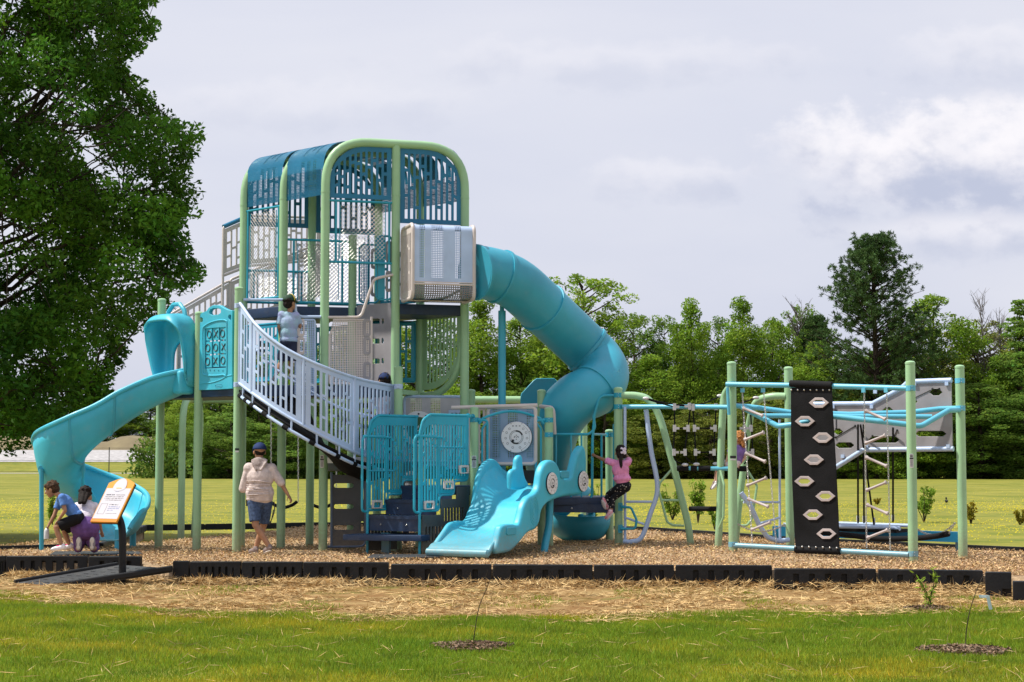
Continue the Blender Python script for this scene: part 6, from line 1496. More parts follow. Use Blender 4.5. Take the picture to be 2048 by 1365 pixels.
link('logo_inner', sgm(outline_curve([ov2], [], .002), .0182), mat('logo_pale', (.60, .66, .76), .5), sp0); link('logo_bar', sgm(outline_curve([[(PW*.39, PH*.845), (PW*.61, PH*.845), (PW*.61, PH*.875), (PW*.39, PH*.875)]], [], .002), .0204), orange2, sp0)
txt = mat('grey_print', (.03, .03, .05), .6, .2); txt2 = mat('pale_print', (.15, .12, .13), .6, .2); txt3 = mat('blue_print', (.10, .14, .36), .6, .2)
def words_(y, x0, x1, h, m, seed, name):   # lettering too small to read in the photo: rows of short strokes
    q = random.Random(seed); mb = MB(); x = x0
    while x < x1:
        w_ = q.uniform(.3, 1.0)*h*.75; 
        if x+w_ > x1: break
        mb.box(bl_+ex_*(x+w_/2)+ey_*(y+q.uniform(-.1, .1)*h)+ez_*.0152, w_, h*q.uniform(.5, 1), .001, ex_, ey_, ez_); x += w_+h*(.28 if q.random() < .8 else .9)
    return mb.build(name, m, sp0, smooth=False)
for k, (y, a, b, h, m) in enumerate(((.69, .14, .50, .018, txt), (.69, .52, .86, .012, txt2), (.645, .12, .86, .012, txt2), (.60, .12, .86, .012, txt2), (.555, .2, .8, .012, txt2), (.44, .44, .80, .016, txt), (.385, .44, .88, .012, txt3), (.34, .44, .86, .012, txt3), (.295, .44, .66, .012, txt3), (.215, .44, .86, .009, txt2), (.78, .42, .58, .010, txt3))):
    words_(PH*y, PW*a, PW*b, h, m, k, 'print_line')
mb = MB(); 
fr_ = [(PW*.12, PH*.20), (PW*.36, PH*.20), (PW*.36, PH*.46), (PW*.12, PH*.46)]
mb.tube([bl_+ex_*x+ey_*y+ez_*.0152 for x, y in fr_], .0016, 4, closed=True); mb.build('drawn_frame', txt2, sp0)

# ================================================================= saplings on the lawn
def sapling(base, pts, label, ring=True, leaves=None, tagc=False, rw=.42):
    p0 = gp(*base, LAWN); root = empty('sapling', tuple(p0), label, 'sapling'); Y = p0.y
    mb = MB(); q = [p0-V3((0, 0, .03))]+[at(x, y, Y) for x, y in pts]; mb.tube(smoothp(q, 4), [.005-.0028*k/(4*(len(q)-1)) for k in range(4*(len(q)-1)+1)], 6); mb.build('stem', bark, root); return root, p0, Y
def mulch_ring(p0, w_, label, seed):
    n = 1500; a = nr.uniform(0, 6.28, n); r_ = np.sqrt(nr.uniform(0, 1, n)); x = p0.x+np.cos(a)*r_*w_*(1+.15*np.sin(3*a)); y = p0.y+np.sin(a)*r_*w_*.8; ax = rdir(n); ax[:, 2] *= .3; ax = unit(ax)*nr.uniform(.01, .035, (n, 1)); ay = unit(np.cross(ax, rdir(n)))*.007
    t = tints(n, .4, 1.3, .08); m_ = MATS.get('dark_mulch') or mat('dark_mulch', (.15, .10, .07), .95, .1, tint=True, col2=(.30, .21, .14))
    tag(soup('mulch_ring', np.column_stack([x, y, LAWN+.035+.03*(1-r_)+nr.uniform(-.02, .02, n)]), ax, ay, m_, tint=t), label, kind='stuff')
r1, p1, Y1 = sapling((944, 1302), [(950, 1260), (958, 1215), (972, 1180), (984, 1150), (992, 1130)], 'bare thin sapling in a mulch patch at the centre of the lawn')
mb = MB(); mb.tube([at(972, 1180, Y1), at(970, 1160, Y1), at(976, 1140, Y1)], .002, 4); mb.build('twig', bark, r1)
D = clump_leaves([tuple(p1+V3((0, 0, .08)))], [.09], 4200, .022, 1.0, .3, .8, .2); soup('foliage', D[0], D[1], D[2], blade_m, r1, tint=D[3])
mulch_ring(p1, .33, 'brown mulch patch round the bare sapling in the middle of the lawn', 1)
r2, p2, Y2 = sapling((1932, 1310), [(1932, 1270), (1938, 1230), (1948, 1195), (1960, 1165), (1968, 1148)], 'bare thin sapling with a pale ribbon tag near the right edge')
rib = MB(); rib.add([at(1957, 1190, Y2), at(1978, 1191, Y2-.02), at(1979, 1196, Y2-.02), at(1959, 1196, Y2)]+[at(1972, 1192, Y2-.02), at(1979, 1191, Y2-.02), at(1985, 1219, Y2+.01), at(1978, 1220, Y2)], [(0, 1, 2, 3), (4, 5, 6, 7)]); rib.build('ribbon_tag', mat('ribbon', (.55, .68, .78), .4), r2, smooth=False)
mulch_ring(p2, .36, 'brown mulch patch round the sapling with the ribbon tag', 2)
p3 = gp(1860, 1226, LAWN); r3 = empty('sapling', tuple(p3), 'small leafy willow-like sapling in front of the right kerb', 'sapling'); Y3 = p3.y
mb = MB(); tips = []
for q in ([(1858, 1200), (1845, 1170), (1825, 1147)], [(1862, 1195), (1868, 1165), (1866, 1143)], [(1855, 1205), (1850, 1185), (1840, 1165)], [(1861, 1190), (1872, 1170), (1874, 1155)]):
    pp = [p3]+[at(x, y, Y3) for x, y in q]; sm_ = smoothp(pp, 4); mb.tube(sm_, .0045, 5); tips += sm_[3:]
mb.build('stem', bark, r3); n = 90; cc_ = np.array([tuple(tips[rnd.randrange(len(tips))]) for _ in range(n)])+nr.normal(0, .014, (n, 3)); d = rdir(n, .4); soup('foliage', cc_+d*.03, unit(np.cross(d, rdir(n)))*.009, d*.038, leafB, r3, tint=tints(n, 1.0, 1.5, .1))
mulch_ring(p3, .25, 'brown mulch patch round the leafy sapling', 3)

# ================================================================= PEOPLE
def remesh(mb, name, m, parent, vox=.008, smooth_it=4, dec=None):
    me = mesh(name, mb.v, mb.f); ob = bpy.data.objects.new(name, me); COL.objects.link(ob)
    r_ = ob.modifiers.new('r', 'REMESH'); r_.mode = 'VOXEL'; r_.voxel_size = vox; r_.use_smooth_shade = True
    s_ = ob.modifiers.new('s', 'SMOOTH'); s_.factor = .5; s_.iterations = smooth_it
    dg = bpy.context.evaluated_depsgraph_get(); dg.update(); me2 = bpy.data.meshes.new_from_object(ob.evaluated_get(dg)); bpy.data.objects.remove(ob)
    return link(name, me2, m, parent, True)
def cap(mb, a, b, r0, r1, seg=12, flat_end=False, e=(1, 1)):
    a = V3(a); b = V3(b); d = (b-a); L_ = d.length
    if L_ < 1e-5: mb.ball(a, r0, r0, r0, 6); return
    mb.tube([a, b], [r0, r1], seg); mb.ball(a, r0, r0, r0, 6)
    if not flat_end: mb.ball(b, r1, r1, r1, 6)
def basis(x, z):   # columns x (right), y (front), z (up)
    z = V3(z).normalized(); x = V3(x); x = (x-z*x.dot(z)).normalized(); y = z.cross(x); return Matrix((x, y, z)).transposed()
def hand(mb, wrist, d, palm_n, S, curl=.5, side=1):
    """palm, four unequal bent fingers and a thumb; d forward, palm_n palm normal (fingers curl towards it)"""
    d = V3(d).normalized(); n_ = V3(palm_n); n_ = (n_-d*n_.dot(d)).normalized(); sx = d.cross(n_)*side; L_ = .105*S
    M = Matrix((sx, d, n_)).transposed(); mb.ball(wrist+d*L_*.42, .040*S, .052*S, .018*S, 6, M)
    for k, (o, fl) in enumerate(((-.028, .070), (-.009, .078), (.010, .073), (.028, .058))):
        p = wrist+d*L_*.80+sx*o*S; dd_ = d
        for j in range(3):
            a = curl*(.6+.5*j); dd_ = (d*math.cos(a*(j+1)*.8)+n_*math.sin(a*(j+1)*.8)).normalized(); q = p+dd_*fl*S*(.42, .32, .26)[j]; cap(mb, p, q, .0095*S*(1-.1*j), .0085*S*(1-.1*j), 8); p = q
    p = wrist+d*L_*.30-sx*.034*S; q = p+(d*.6-sx*.7+n_*.4).normalized()*.038*S; cap(mb, p, q, .0115*S, .010*S, 8); cap(mb, q, q+(d*.8-sx*.1+n_*.6).normalized()*.028*S, .010*S, .009*S, 8)
hsz = lambda S: 1.08*(S+(1-S)*.6)
def head(mb, c, Mh, S):
    S = hsz(S)
    B = lambda x, y, z: c+Mh @ V3((x*S, y*S, z*S))
    mb.ball(B(0, -.012, .025), .078*S, .095*S, .088*S, 8, Mh); mb.ball(B(0, .028, -.035), .058*S, .062*S, .070*S, 8, Mh); mb.ball(B(0, .055, -.085), .028*S, .028*S, .022*S, 6, Mh)
    mb.ball(B(0, .094, -.020), .012*S, .020*S, .018*S, 6, Mh); cap(mb, B(0, .080, .015), B(0, .096, -.018), .008*S, .010*S, 6)
    for s in (-1, 1): mb.ball(B(s*.078, -.005, -.012), .010*S, .020*S, .032*S, 6, Mh)
    cap(mb, B(-.018, .083, -.055), B(.018, .083, -.055), .008*S, .008*S, 6)
def face(c, Mh, S, par, brow):
    S = hsz(S)
    B = lambda x, y, z: c+Mh @ V3((x*S, y*S, z*S))
    for s in (-1, 1):
        m_ = MB(); m_.ball(B(s*.030, .077, .002), .013*S, .009*S, .008*S, 6, Mh); m_.build('eye', white, par); m_ = MB(); m_.ball(B(s*.030, .084, .002), .006*S, .004*S, .006*S, 5, Mh); m_.build('iris', ink, par)
        m_ = MB(); m_.tube([B(s*.016, .085, .022), B(s*.032, .083, .027), B(s*.046, .073, .022)], .0035*S, 5); m_.build('eyebrow', brow, par)
    m_ = MB(); m_.tube([B(-.020, .087, -.056), B(0, .092, -.055), B(.020, .087, -.056)], .004*S, 5); m_.build('mouth', MATS.get('lip') or mat('lip', (.35, .12, .10), .5), par)
def body(mb, J, S, stout=1.0, hands=True, hcurl=.6, pn=None):
    pel, chest, neck, hd = J['pel'], J['chest'], J['neck'], J['head']; st = stout
    sh = (J['ls']+J['rs'])/2; right = (J['rs']-J['ls']).normalized(); hipr = (J['rh']-J['lh']).normalized()
    up = (neck-pel).normalized(); fr_ = basis(right, up)
    mb.ball(pel+(J['head']-J['head']), .150*S*st, .112*S*st, .115*S, 8, basis(hipr, up))
    mid_ = pel.lerp(chest, .5); mb.ball(mid_, .140*S*st, .105*S*st, .16*S, 8, fr_); mb.ball(chest, .158*S*st, .112*S*st, .17*S, 8, fr_)
    for s in ('l', 'r'): cap(mb, chest.lerp(sh, .6), J[s+'s'], .075*S*st, .055*S*st)
    cap(mb, sh.lerp(chest, .1), neck, .06*S, .052*S); cap(mb, neck, hd-(hd-neck)*.25, .052*S, .050*S)
    for s in ('l', 'r'):
        cap(mb, J[s+'s'], J[s+'e'], .050*S*st, .038*S); cap(mb, J[s+'e'], J[s+'w'], .038*S, .025*S)
        cap(mb, J[s+'h'], J[s+'k'], .082*S*st, .052*S); mb_c = J[s+'k'].lerp(J[s+'a'], .3); cap(mb, J[s+'k'], mb_c, .050*S, .054*S); cap(mb, mb_c, J[s+'a'], .054*S, .033*S)
        cap(mb, J[s+'a'], J[s+'t'], .034*S, .028*S)
        if hands:
            d = (J[s+'w']-J[s+'e']); n_ = (pn or {}).get(s) or V3((0, 1, .2)); hand(mb, J[s+'w'], d, n_, S*.98, hcurl, 1 if s == 'r' else -1)
def skinmat(name, c): return mat(name, c, .5, .4, var=.05, vscale=12)
def shoe(mb, a, t, S, w_=.045, hgt=.055):
    d = (t-a); d.normalize(); side = V3((d.y, -d.x, 0)); side = side.normalized() if side.length > .1 else V3((1, 0, 0)); u_ = side.cross(d)
    if u_.z < 0 and abs(d.z) < .8: u_ = -u_; side = -side
    M = Matrix((side, d, u_)).transposed(); c = a.lerp(t, .45); mb.ball(c+u_*.005, w_*S, (t-a).length*.5+.07*S, .042*S, 8, M); mb.ball(a+u_*.02*S-d*.01, w_*.9*S, .055*S, .055*S, 6, M); return M, c
def person(label, base, J, S, skin, parts, stout=1.0, vox=.0085, pn=None, hcurl=.6, hm=None, facem=None):
    o = empty('person', tuple(base), label, 'person'); mb = MB(); body(mb, J, S, stout, True, hcurl, pn); Mh = hm; head(mb, J['head'], Mh, S); bo_ = remesh(mb, 'body', skin, o, vox*S if S < .8 else vox, 3)
    if facem: face(J['head'], Mh, S, bo_, facem)
    return o
def torso(mb, J, S, st, g=.018, lo=1.0, hip=True):
    right = (J['rs']-J['ls']).normalized(); up = (J['neck']-J['pel']).normalized(); fr_ = basis(right, up); sh = (J['ls']+J['rs'])/2
    mb.ball(J['chest'], .158*S*st+g, .112*S*st+g, .17*S+g, 8, fr_); mb.ball(J['pel'].lerp(J['chest'], .5), .140*S*st+g, .105*S*st+g*1.3, .16*S+g, 8, fr_)
    if hip: mb.ball(J['pel'].lerp(J['chest'], .12), .150*S*st+g, .112*S*st+g, .10*S, 8, fr_)
    for s in ('l', 'r'): cap(mb, J['chest'].lerp(sh, .6), J[s+'s'], .075*S*st+g, .055*S*st+g)
    cap(mb, sh.lerp(J['chest'], .1), J['neck'].lerp(sh, .35), .07*S+g, .055*S+g, flat_end=True)
def sleeve(mb, J, s, S, st, f, g=.016):
    a, e, w_ = J[s+'s'], J[s+'e'], J[s+'w']
    if f <= 1: cap(mb, a, a.lerp(e, f), .050*S*st+g, .044*S*st+g*1.3, flat_end=True)
    else: cap(mb, a, e, .050*S*st+g, .042*S+g); cap(mb, e, e.lerp(w_, f-1), .042*S+g, .034*S+g, flat_end=True)
def pants(mb, J, S, st, f, g=.016, gl=None):
    up = (J['neck']-J['pel']).normalized(); hipr = (J['rh']-J['lh']).normalized(); mb.ball(J['pel'], .150*S*st+g, .112*S*st+g, .115*S+g*.3, 8, basis(hipr, up)); gl = gl or g
    for s in ('l', 'r'):
        h, k, a = J[s+'h'], J[s+'k'], J[s+'a']; mb.ball(h, .088*S*st+g, .088*S*st+g, .088*S*st+g, 6)
        if f <= 1: cap(mb, h, h.lerp(k, f), .084*S*st+g, .066*S*st+gl*1.3, flat_end=True)
        else: cap(mb, h, k, .084*S*st+g, .054*S+gl); c = k.lerp(a, .3); cap(mb, k, c, .054*S+gl, .056*S+gl); cap(mb, c, k.lerp(a, f-1), .056*S+gl, .037*S+gl, flat_end=True)
def hairball(par, c, Mh, S, m, long_=0, name='hair', fringe=True, vox=.007):
    S = hsz(S)
    mb = MB(); B = lambda x, y, z: c+Mh @ V3((x*S, y*S, z*S)); mb.ball(B(0, -.022, .035), .087*S, .098*S, .090*S, 8, Mh); mb.ball(B(0, -.045, -.01), .080*S, .072*S, .075*S, 8, Mh)
    if fringe: mb.ball(B(0, .045, .070), .062*S, .045*S, .034*S, 6, Mh)
    for k in range(long_*2):
        for e in (-1, 0, 1): mb.ball(B(e*(.045-.003*k), -.080-.006*k-.012*(e == 0), -.03-.026*k), .034*S, .030*S, .036*S, 5, Mh)
    for k in range(26): q = random.Random(k+int(S*100)); a = q.uniform(0, 6.28); e = q.uniform(-.2, 1.4); mb.ball(B(.084*math.cos(a)*math.cos(e), -.025+.094*math.sin(a)*math.cos(e)-.0, .03+.088*math.sin(e)), .017*S, .017*S, .017*S, 4) if math.sin(a) < .35 or e > .75 else None
    return remesh(mb, name, m, par, vox, 2)
def capp(par, c, Mh, S, m, brim_dir=1, band=None):
    S = hsz(S)
    B = lambda x, y, z: c+Mh @ V3((x*S, y*S, z*S)); mb = MB(); vs = []; n = 24; rows = 7
    for i in range(rows+1):
        e = R(90*i/rows)
        for k in range(n): a = 2*math.pi*k/n; vs.append(B(.093*math.cos(a)*math.cos(e), -.012+.108*math.sin(a)*math.cos(e), .028+.098*math.sin(e)))
    fs = [(i*n+k, i*n+(k+1) % n, (i+1)*n+(k+1) % n, (i+1)*n+k) for i in range(rows) for k in range(n)]
    o = link('cap', mesh('cap', vs, fs), m, par, True); md = o.modifiers.new('t', 'SOLIDIFY'); md.thickness = .006
    vs = []; fs = []
    for j in range(5):
        for k in range(9): a = R(20+140*k/8); r_ = 1+.75*j/4*math.sin(a); vs.append(B(.088*math.cos(a)*(1+.05*j/4), -.012+.103*math.sin(a)*r_, .030-.02*(j/4)**2-.012*abs(math.cos(a))*j/4))
        if j: fs += [((j-1)*9+k, (j-1)*9+k+1, j*9+k+1, j*9+k) for k in range(8)]
    b_ = link('brim', mesh('brim', vs, fs), m, o, True); md = b_.modifiers.new('t', 'SOLIDIFY'); md.thickness = .005
    if band:
        t_ = MB(); t_.tube([B(.094*math.cos(R(a)), -.012+.02, .028+.100*math.sin(R(a))) for a in range(0, 181, 12)], .006*S, 5); t_.build('stripe', band, o)
    return o
def cloth(name, mb, m, par, vox=.009, it=3): return remesh(mb, name, m, par, vox, it)
def pt(px, py, Y): return at(px, py, Y)
skin_t = skinmat('tan_skin', (.36, .185, .105)); skin_b = skinmat('brown_skin', (.27, .135, .075)); skin_f = skinmat('fair_skin', (.58, .36, .26))
hair_b = mat('dark_hair', (.014, .009, .007), .65, .18, var=.3, vscale=60, bump=.5, bscale=160); hair_br = mat('brown_hair', (.055, .028, .014), .65, .18, var=.3, vscale=60, bump=.5, bscale=160); hair_g = mat('ginger_hair', (.38, .16, .05), .65, .2, var=.3, vscale=60, bump=.5, bscale=160)
FAB = dict(rough=.85, spec=.2, var=.06, vscale=14, bump=.5, bscale=22)
# --- the man walking away
Y = 24.75; J = dict(pel=pt(519, 1003, Y), chest=pt(521, 955, Y-.02), neck=pt(520, 922, Y), head=pt(519, 904, Y+.03), ls=pt(498, 937, Y), rs=pt(543, 938, Y), le=pt(486, 978, Y+.02), lw=pt(500, 968, Y+.26), re=pt(562, 966, Y-.03), rw=pt(576, 990, Y-.05),
 lh=pt(508, 1006, Y-.04), rh=pt(532, 1006, Y+.04), lk=pt(511, 1050, Y-.10), la=pt(539, 1094, Y-.12), lt=pt(530, 1103, Y+.04), rk=pt(527, 1052, Y+.14), ra=pt(511, 1097, Y+.16), rt=pt(501, 1104, Y+.30))
Mh = basis((.93, .36, 0), (0, .05, 1)); S = .97
man = person('man in navy cap, cream hoodie and blue shorts walking away', gp(520, 1106), J, S, skin_t, None, 1.12, pn={'l': V3((1, 0, 0)), 'r': V3((-1, .3, 0))}, hm=Mh)
hood_m = mat('cream_sweatshirt', (.56, .47, .44), **FAB); mb = MB(); torso(mb, J, S, 1.12, .024); sleeve(mb, J, 'l', S, 1.0, 1.5, .022); sleeve(mb, J, 'r', S, 1.0, 1.15, .022); mb.ball(J['pel'].lerp(J['chest'], .35), .208, .165, .17, 8); mb.ball(J['pel']+V3((0, 0, .03)), .198, .155, .07, 8); mb.ball(J['neck']+V3((0, 0, -.06)), .12, .09, .07, 6)
hb = cloth('hoodie', mb, hood_m, man, .010, 3)
mb = MB(); c = J['neck']+V3((0, -.06, .015)); mb.ball(c+V3((0, .02, -.02)), .112, .085, .06, 8); mb.ball(c+V3((0, -.025, -.07)), .10, .055, .07, 8); mb.ball(c+V3((0, -.045, -.13)), .062, .042, .055, 8)
for s_ in (-1, 1): mb.tube(smoothp([c+V3((s_*.105, .01, .0)), c+V3((s_*.085, -.055, -.06)), c+V3((s_*.03, -.082, -.15))], 4), .016, 8); cloth('hood', mb, hood_m, hb, .009, 2)
for k in range(5):   # folds round the waist
    zf = J['pel'].z+.10+.045*k; mm = MB(); mm.tube(smoothp([V3((J['pel'].x+x, J['pel'].y-.168-.004*math.cos(x*7)+abs(x)**2*1.8, zf+.012*math.sin(x*9+k*2)-x*.06)) for x in (-.17, -.1, 0, .08, .16)], 4), .0075, 6); mm.build('fold', hood_m, hb)
short_m = mat('blue_shorts', (.055, .085, .155), .85, .2, var=.12, vscale=30, bump=.4, bscale=30); mb = MB(); pants(mb, J, S, 1.04, .86, .012, .014); cloth('shorts', mb, short_m, man, .010, 3)
hh_ = MB(); B = lambda x, y, z: J['head']+Mh @ V3((x*S, y*S, z*S)); hh_.ball(B(0, -.03, .0), .083*S, .080*S, .065*S, 8, Mh); remesh(hh_, 'hair', hair_b, man, .009, 1)
capp(man, J['head'], Mh, S*1.04, mat('navy_cap_cloth', (.018, .035, .11), .8, .2)); shoe_g = mat('taupe_shoe', (.22, .17, .16), .8, .2); sole = mat('pale_sole', (.55, .50, .44), .7)
for s in ('l', 'r'):
    mb = MB(); M_, c_ = shoe(mb, J[s+'a']-V3((0, 0, .03)), J[s+'t'], S); so_ = cloth('shoe', mb, shoe_g, man, .008, 2); mb = MB(); u_ = V3((M_[0][2], M_[1][2], M_[2][2])); mb.ball(c_-u_*.035, .046*S, .15*S, .014, 8, M_); mb.build('sole', sole, so_)
mb = MB(); mb.tube(smoothp([pt(548, 1004, Y-.12), pt(549, 1020, Y-.16), pt(545, 1035, Y-.16), pt(538, 1050, Y-.14)], 4), .008, 6); mb.tube(smoothp([pt(547, 1020, Y-.16), pt(542, 1044, Y-.16), pt(538, 1050, Y-.14)], 4), .006, 6); mb.build('camera_strap', ink, man)
mb = MB(); mb.box(pt(495, 1006, Y-.02), .03, .09, .09); mb.build('belt_pouch', ink, man)
# --- boy bending down at the slide foot
Y = 23.9; S = .74
J = dict(pel=pt(155, 1036, Y), chest=pt(132, 1006, Y), neck=pt(117, 990, Y), head=pt(103, 979, Y), ls=pt(124, 995, Y-.12), rs=pt(120, 1000, Y+.12), le=pt(130, 1022, Y-.16), lw=pt(117, 1041, Y-.12), re=pt(109, 1030, Y+.06), rw=pt(97, 1052, Y+.02),
 lh=pt(153, 1038, Y-.07), rh=pt(157, 1038, Y+.07), lk=pt(112, 1055, Y-.10), la=pt(124, 1094, Y-.10), lt=pt(108, 1099, Y-.12), rk=pt(128, 1062, Y+.16), ra=pt(140, 1092, Y+.22), rt=pt(126, 1097, Y+.22))
Mh = basis((.08, 1, 0), (-.30, .05, .95)); Mh = Matrix((V3((0.0, 1, .0)), V3((-.93, 0, -.36)), V3((-.36, 0, .93)))).transposed()
boy = person('boy in blue shirt and black shorts bending beside the spiral slide', gp(120, 1102), J, S, skin_t, None, 1.0, vox=.008, pn={'l': V3((0, 0, -1)), 'r': V3((1, 0, 0))}, hm=Mh, facem=hair_br)
mb = MB(); torso(mb, J, S, 1.02, .014); sleeve(mb, J, 'l', S, 1, .62, .014); sleeve(mb, J, 'r', S, 1, .62, .014); cloth('shirt', mb, mat('blue_shirt', (.10, .22, .52), **FAB), boy, .007)
mb = MB(); pants(mb, J, S, 1.05, .84, .014, .022); cloth('shorts', mb, mat('black_shorts', (.008, .008, .010), .8, .2), boy, .008); hairball(boy, J['head'], Mh, S*1.02, hair_br)
wsh = mat('white_shoe', (.75, .72, .74), .6); pink = mat('pink_laces', (.80, .05, .22), .6)
for s in ('l', 'r'):
    mb = MB(); M_, c_ = shoe(mb, J[s+'a']-V3((0, 0, .015)), J[s+'t'], S*1.1); so_ = cloth('shoe', mb, wsh, boy, .006, 2); mb = MB(); u_ = V3((M_[0][2], M_[1][2], M_[2][2])); mb.ball(c_+u_*.038*S+V3((.0, 0, .004)), .030*S, .05*S, .012, 6, M_); mb.build('laces', pink, so_)
mb = MB(); p = pt(93, 1064, Y-.0); mb.tube([p+V3((0, 0, z)) for z in (-.10, -.095, .0, .03, .045, .065)], [.02, .036, .036, .028, .014, .014], 12); tag(mb.build('water_bottle', mat('clear_plastic', (.60, .60, .60), .15, .6)), 'small clear plastic bottle held by the boy in blue', 'bottle')
# --- child kneeling, seen from behind
Y = 24.0; S = .80
J = dict(pel=pt(171, 1052, Y), chest=pt(171, 1018, Y+.22), neck=pt(171, 1000, Y+.34), head=pt(172, 996, Y+.30), ls=pt(155, 1013, Y+.28), rs=pt(189, 1013, Y+.28), le=pt(150, 1040, Y+.40), lw=pt(150, 1070, Y+.48), re=pt(198, 1040, Y+.36), rw=pt(203, 1064, Y+.46),
 lh=pt(162, 1058, Y), rh=pt(181, 1058, Y), lk=pt(156, 1096, Y+.22), la=pt(158, 1098, Y-.12), lt=pt(158, 1078, Y-.17), rk=pt(190, 1096, Y+.22), ra=pt(185, 1098, Y-.12), rt=pt(185, 1078, Y-.17))
Mh = basis((1, 0, 0), (0, .45, .9)); kid = person('dark-haired child in white shirt and purple trousers kneeling with back turned', gp(172, 1103), J, S, skin_t, None, 1.1, pn=None, hm=Mh)
mb = MB(); torso(mb, J, S, 1.05, .014, hip=False); sleeve(mb, J, 'l', S, 1, .6, .014); sleeve(mb, J, 'r', S, 1, .6, .014); cloth('shirt', mb, mat('white_shirt', (.66, .60, .66), **FAB), kid, .008)
mb = MB(); pants(mb, J, S, 1.22, 1.15, .022, .02); mb.ball(J['pel']+V3((0, -.02, -.03)), .205, .16, .165, 8); mb.ball(J['lk'].lerp(J['lh'], .5), .10, .12, .15, 6); mb.ball(J['rk'].lerp(J['rh'], .5), .10, .12, .15, 6); cloth('trousers', mb, mat('purple_cloth', (.13, .065, .21), **FAB), kid, .009)
Jh = J['head']+V3((0, -.06, .02)); hairball(kid, J['head']+V3((0, -.04, .04)), Mh, S*1.05, hair_b, 3)
for s in ('l', 'r'):
    mb = MB(); mb.ball(J[s+'a'].lerp(J[s+'t'], .5)-V3((0, .01, 0)), .043, .034, .10, 8); so_ = cloth('shoe', mb, MATS.get('grey_shoe') or mat('grey_shoe', (.20, .18, .21), .6), kid, .007, 2); mb = MB(); c = J[s+'a'].lerp(J[s+'t'], .5)-V3((0, .036, 0)); mb.ball(c+V3((0, 0, .045)), .030, .012, .045, 6); mb.ball(c+V3((0, 0, -.05)), .026, .012, .034, 6); mb.tube([c+V3((0, 0, -.06)), c+V3((0, 0, .05))], .017, 6); mb.build('sole', sole, so_)
# --- boy on the mid deck
Y = 25.35; S = .78; z0 = 2.44
J = dict(pel=pt(577, 685, Y), chest=pt(578, 648, Y), neck=pt(580, 622, Y), head=pt(580, 607, Y), ls=pt(563, 630, Y), rs=pt(592, 632, Y), le=pt(558, 655, Y-.02), lw=pt(562, 676, Y+.10), re=pt(600, 652, Y+.05), rw=pt(598, 668, Y+.15),
 lh=pt(571, 688, Y), rh=pt(583, 688, Y), lk=pt(563, 722, Y+.08), la=pt(552, 752, Y-.0), lt=pt(548, 760, Y+.10), rk=pt(582, 724, Y), ra=pt(582, 754, Y), rt=pt(585, 760, Y+.14))
Mh = basis((.75, -.66, 0), (0, 0, 1)); bd_ = person('boy in green cap and pale tie-dyed shirt climbing behind the lavender railing', (J['pel'].x, Y, z0), J, S, skin_t, None, 1.0, pn=None, hm=Mh)
tie = mat('tie_dye_shirt', (.30, .55, .55), .85, .2, var=.05, vscale=4.5, col2=(.36, .36, .62), bump=.3, bscale=30); mb = MB(); torso(mb, J, S, 1.02, .018); sleeve(mb, J, 'l', S, 1, .8, .016); sleeve(mb, J, 'r', S, 1, .8, .016); cloth('shirt', mb, tie, bd_, .008)
mb = MB(); pants(mb, J, S, 1.0, .95, .016, .024); cloth('shorts', mb, mat('navy_shorts', (.015, .022, .06), .8), bd_, .009); hairball(bd_, J['head'], Mh, S*.95, hair_b, fringe=False); capp(bd_, J['head']+V3((0, 0, .01)), Mh, S*1.06, mat('green_cap_cloth', (.012, .05, .025), .8), band=mat('yellow_band', (.70, .50, .03), .7))
for s in ('l', 'r'): mb = MB(); shoe(mb, J[s+'a'], J[s+'t'], S); cloth('shoe', mb, wsh, bd_, .008, 2)
# --- girl in pink clinging to the post
Y = 25.62; S = .68
J = dict(pel=pt(1247, 972, Y), chest=pt(1241, 940, Y-.0), neck=pt(1241, 921, Y), head=pt(1241, 906, Y+.03), ls=pt(1226, 926, Y), rs=pt(1255, 926, Y), le=pt(1205, 919, Y+.1), lw=pt(1190, 912, Y+.22), re=pt(1259, 918, Y+.16), rw=pt(1246, 905, Y+.22),
 lh=pt(1240, 975, Y), rh=pt(1252, 975, Y), lk=pt(1217, 989, Y+.14), la=pt(1212, 1014, Y+.10), lt=pt(1207, 1000, Y+.06), rk=pt(1226, 997, Y+.05), ra=pt(1221, 1026, Y+.0), rt=pt(1213, 1035, Y+.03))
Mh = basis((.96, .2, 0), (.05, .02, 1)); gl = person('girl in pink shirt and black patterned leggings clinging to the bridge rail', (J['pel'].x, Y, .1), J, S, skin_b, None, 1.0, pn={'l': V3((0, 1, 0)), 'r': V3((0, 1, 0))}, hcurl=.95, hm=Mh)
pinkm = mat('pink_shirt', (.72, .27, .48), **FAB); mb = MB(); torso(mb, J, S, 1.06, .016, hip=False); sleeve(mb, J, 'l', S, 1, .62, .018); sleeve(mb, J, 'r', S, 1, .62, .018); mb.ball(J['pel'].lerp(J['chest'], .45), .135, .105, .07, 8); sh_ = cloth('shirt', mb, pinkm, gl, .007)
legg = mat('patterned_leggings', (.010, .010, .013), .7, .2, var=.05); t = legg.node_tree; vo = t.nodes.new('ShaderNodeTexVoronoi'); vo.inputs['Scale'].default_value = 24; gg = t.nodes.new('ShaderNodeNewGeometry'); t.links.new(gg.outputs['Position'], vo.inputs['Vector']); lt_ = t.nodes.new('ShaderNodeMath'); lt_.operation = 'LESS_THAN'; lt_.inputs[1].default_value = .22; t.links.new(vo.outputs['Distance'], lt_.inputs[0]); mx_ = t.nodes.new('ShaderNodeMix'); mx_.data_type = 'RGBA'; t.links.new(lt_.outputs[0], mx_.inputs[0]); mx_.inputs[6].default_value = (.010, .010, .013, 1); mx_.inputs[7].default_value = (.45, .42, .36, 1); t.links.new(mx_.outputs[2], t.nodes['Principled BSDF'].inputs['Base Color'])
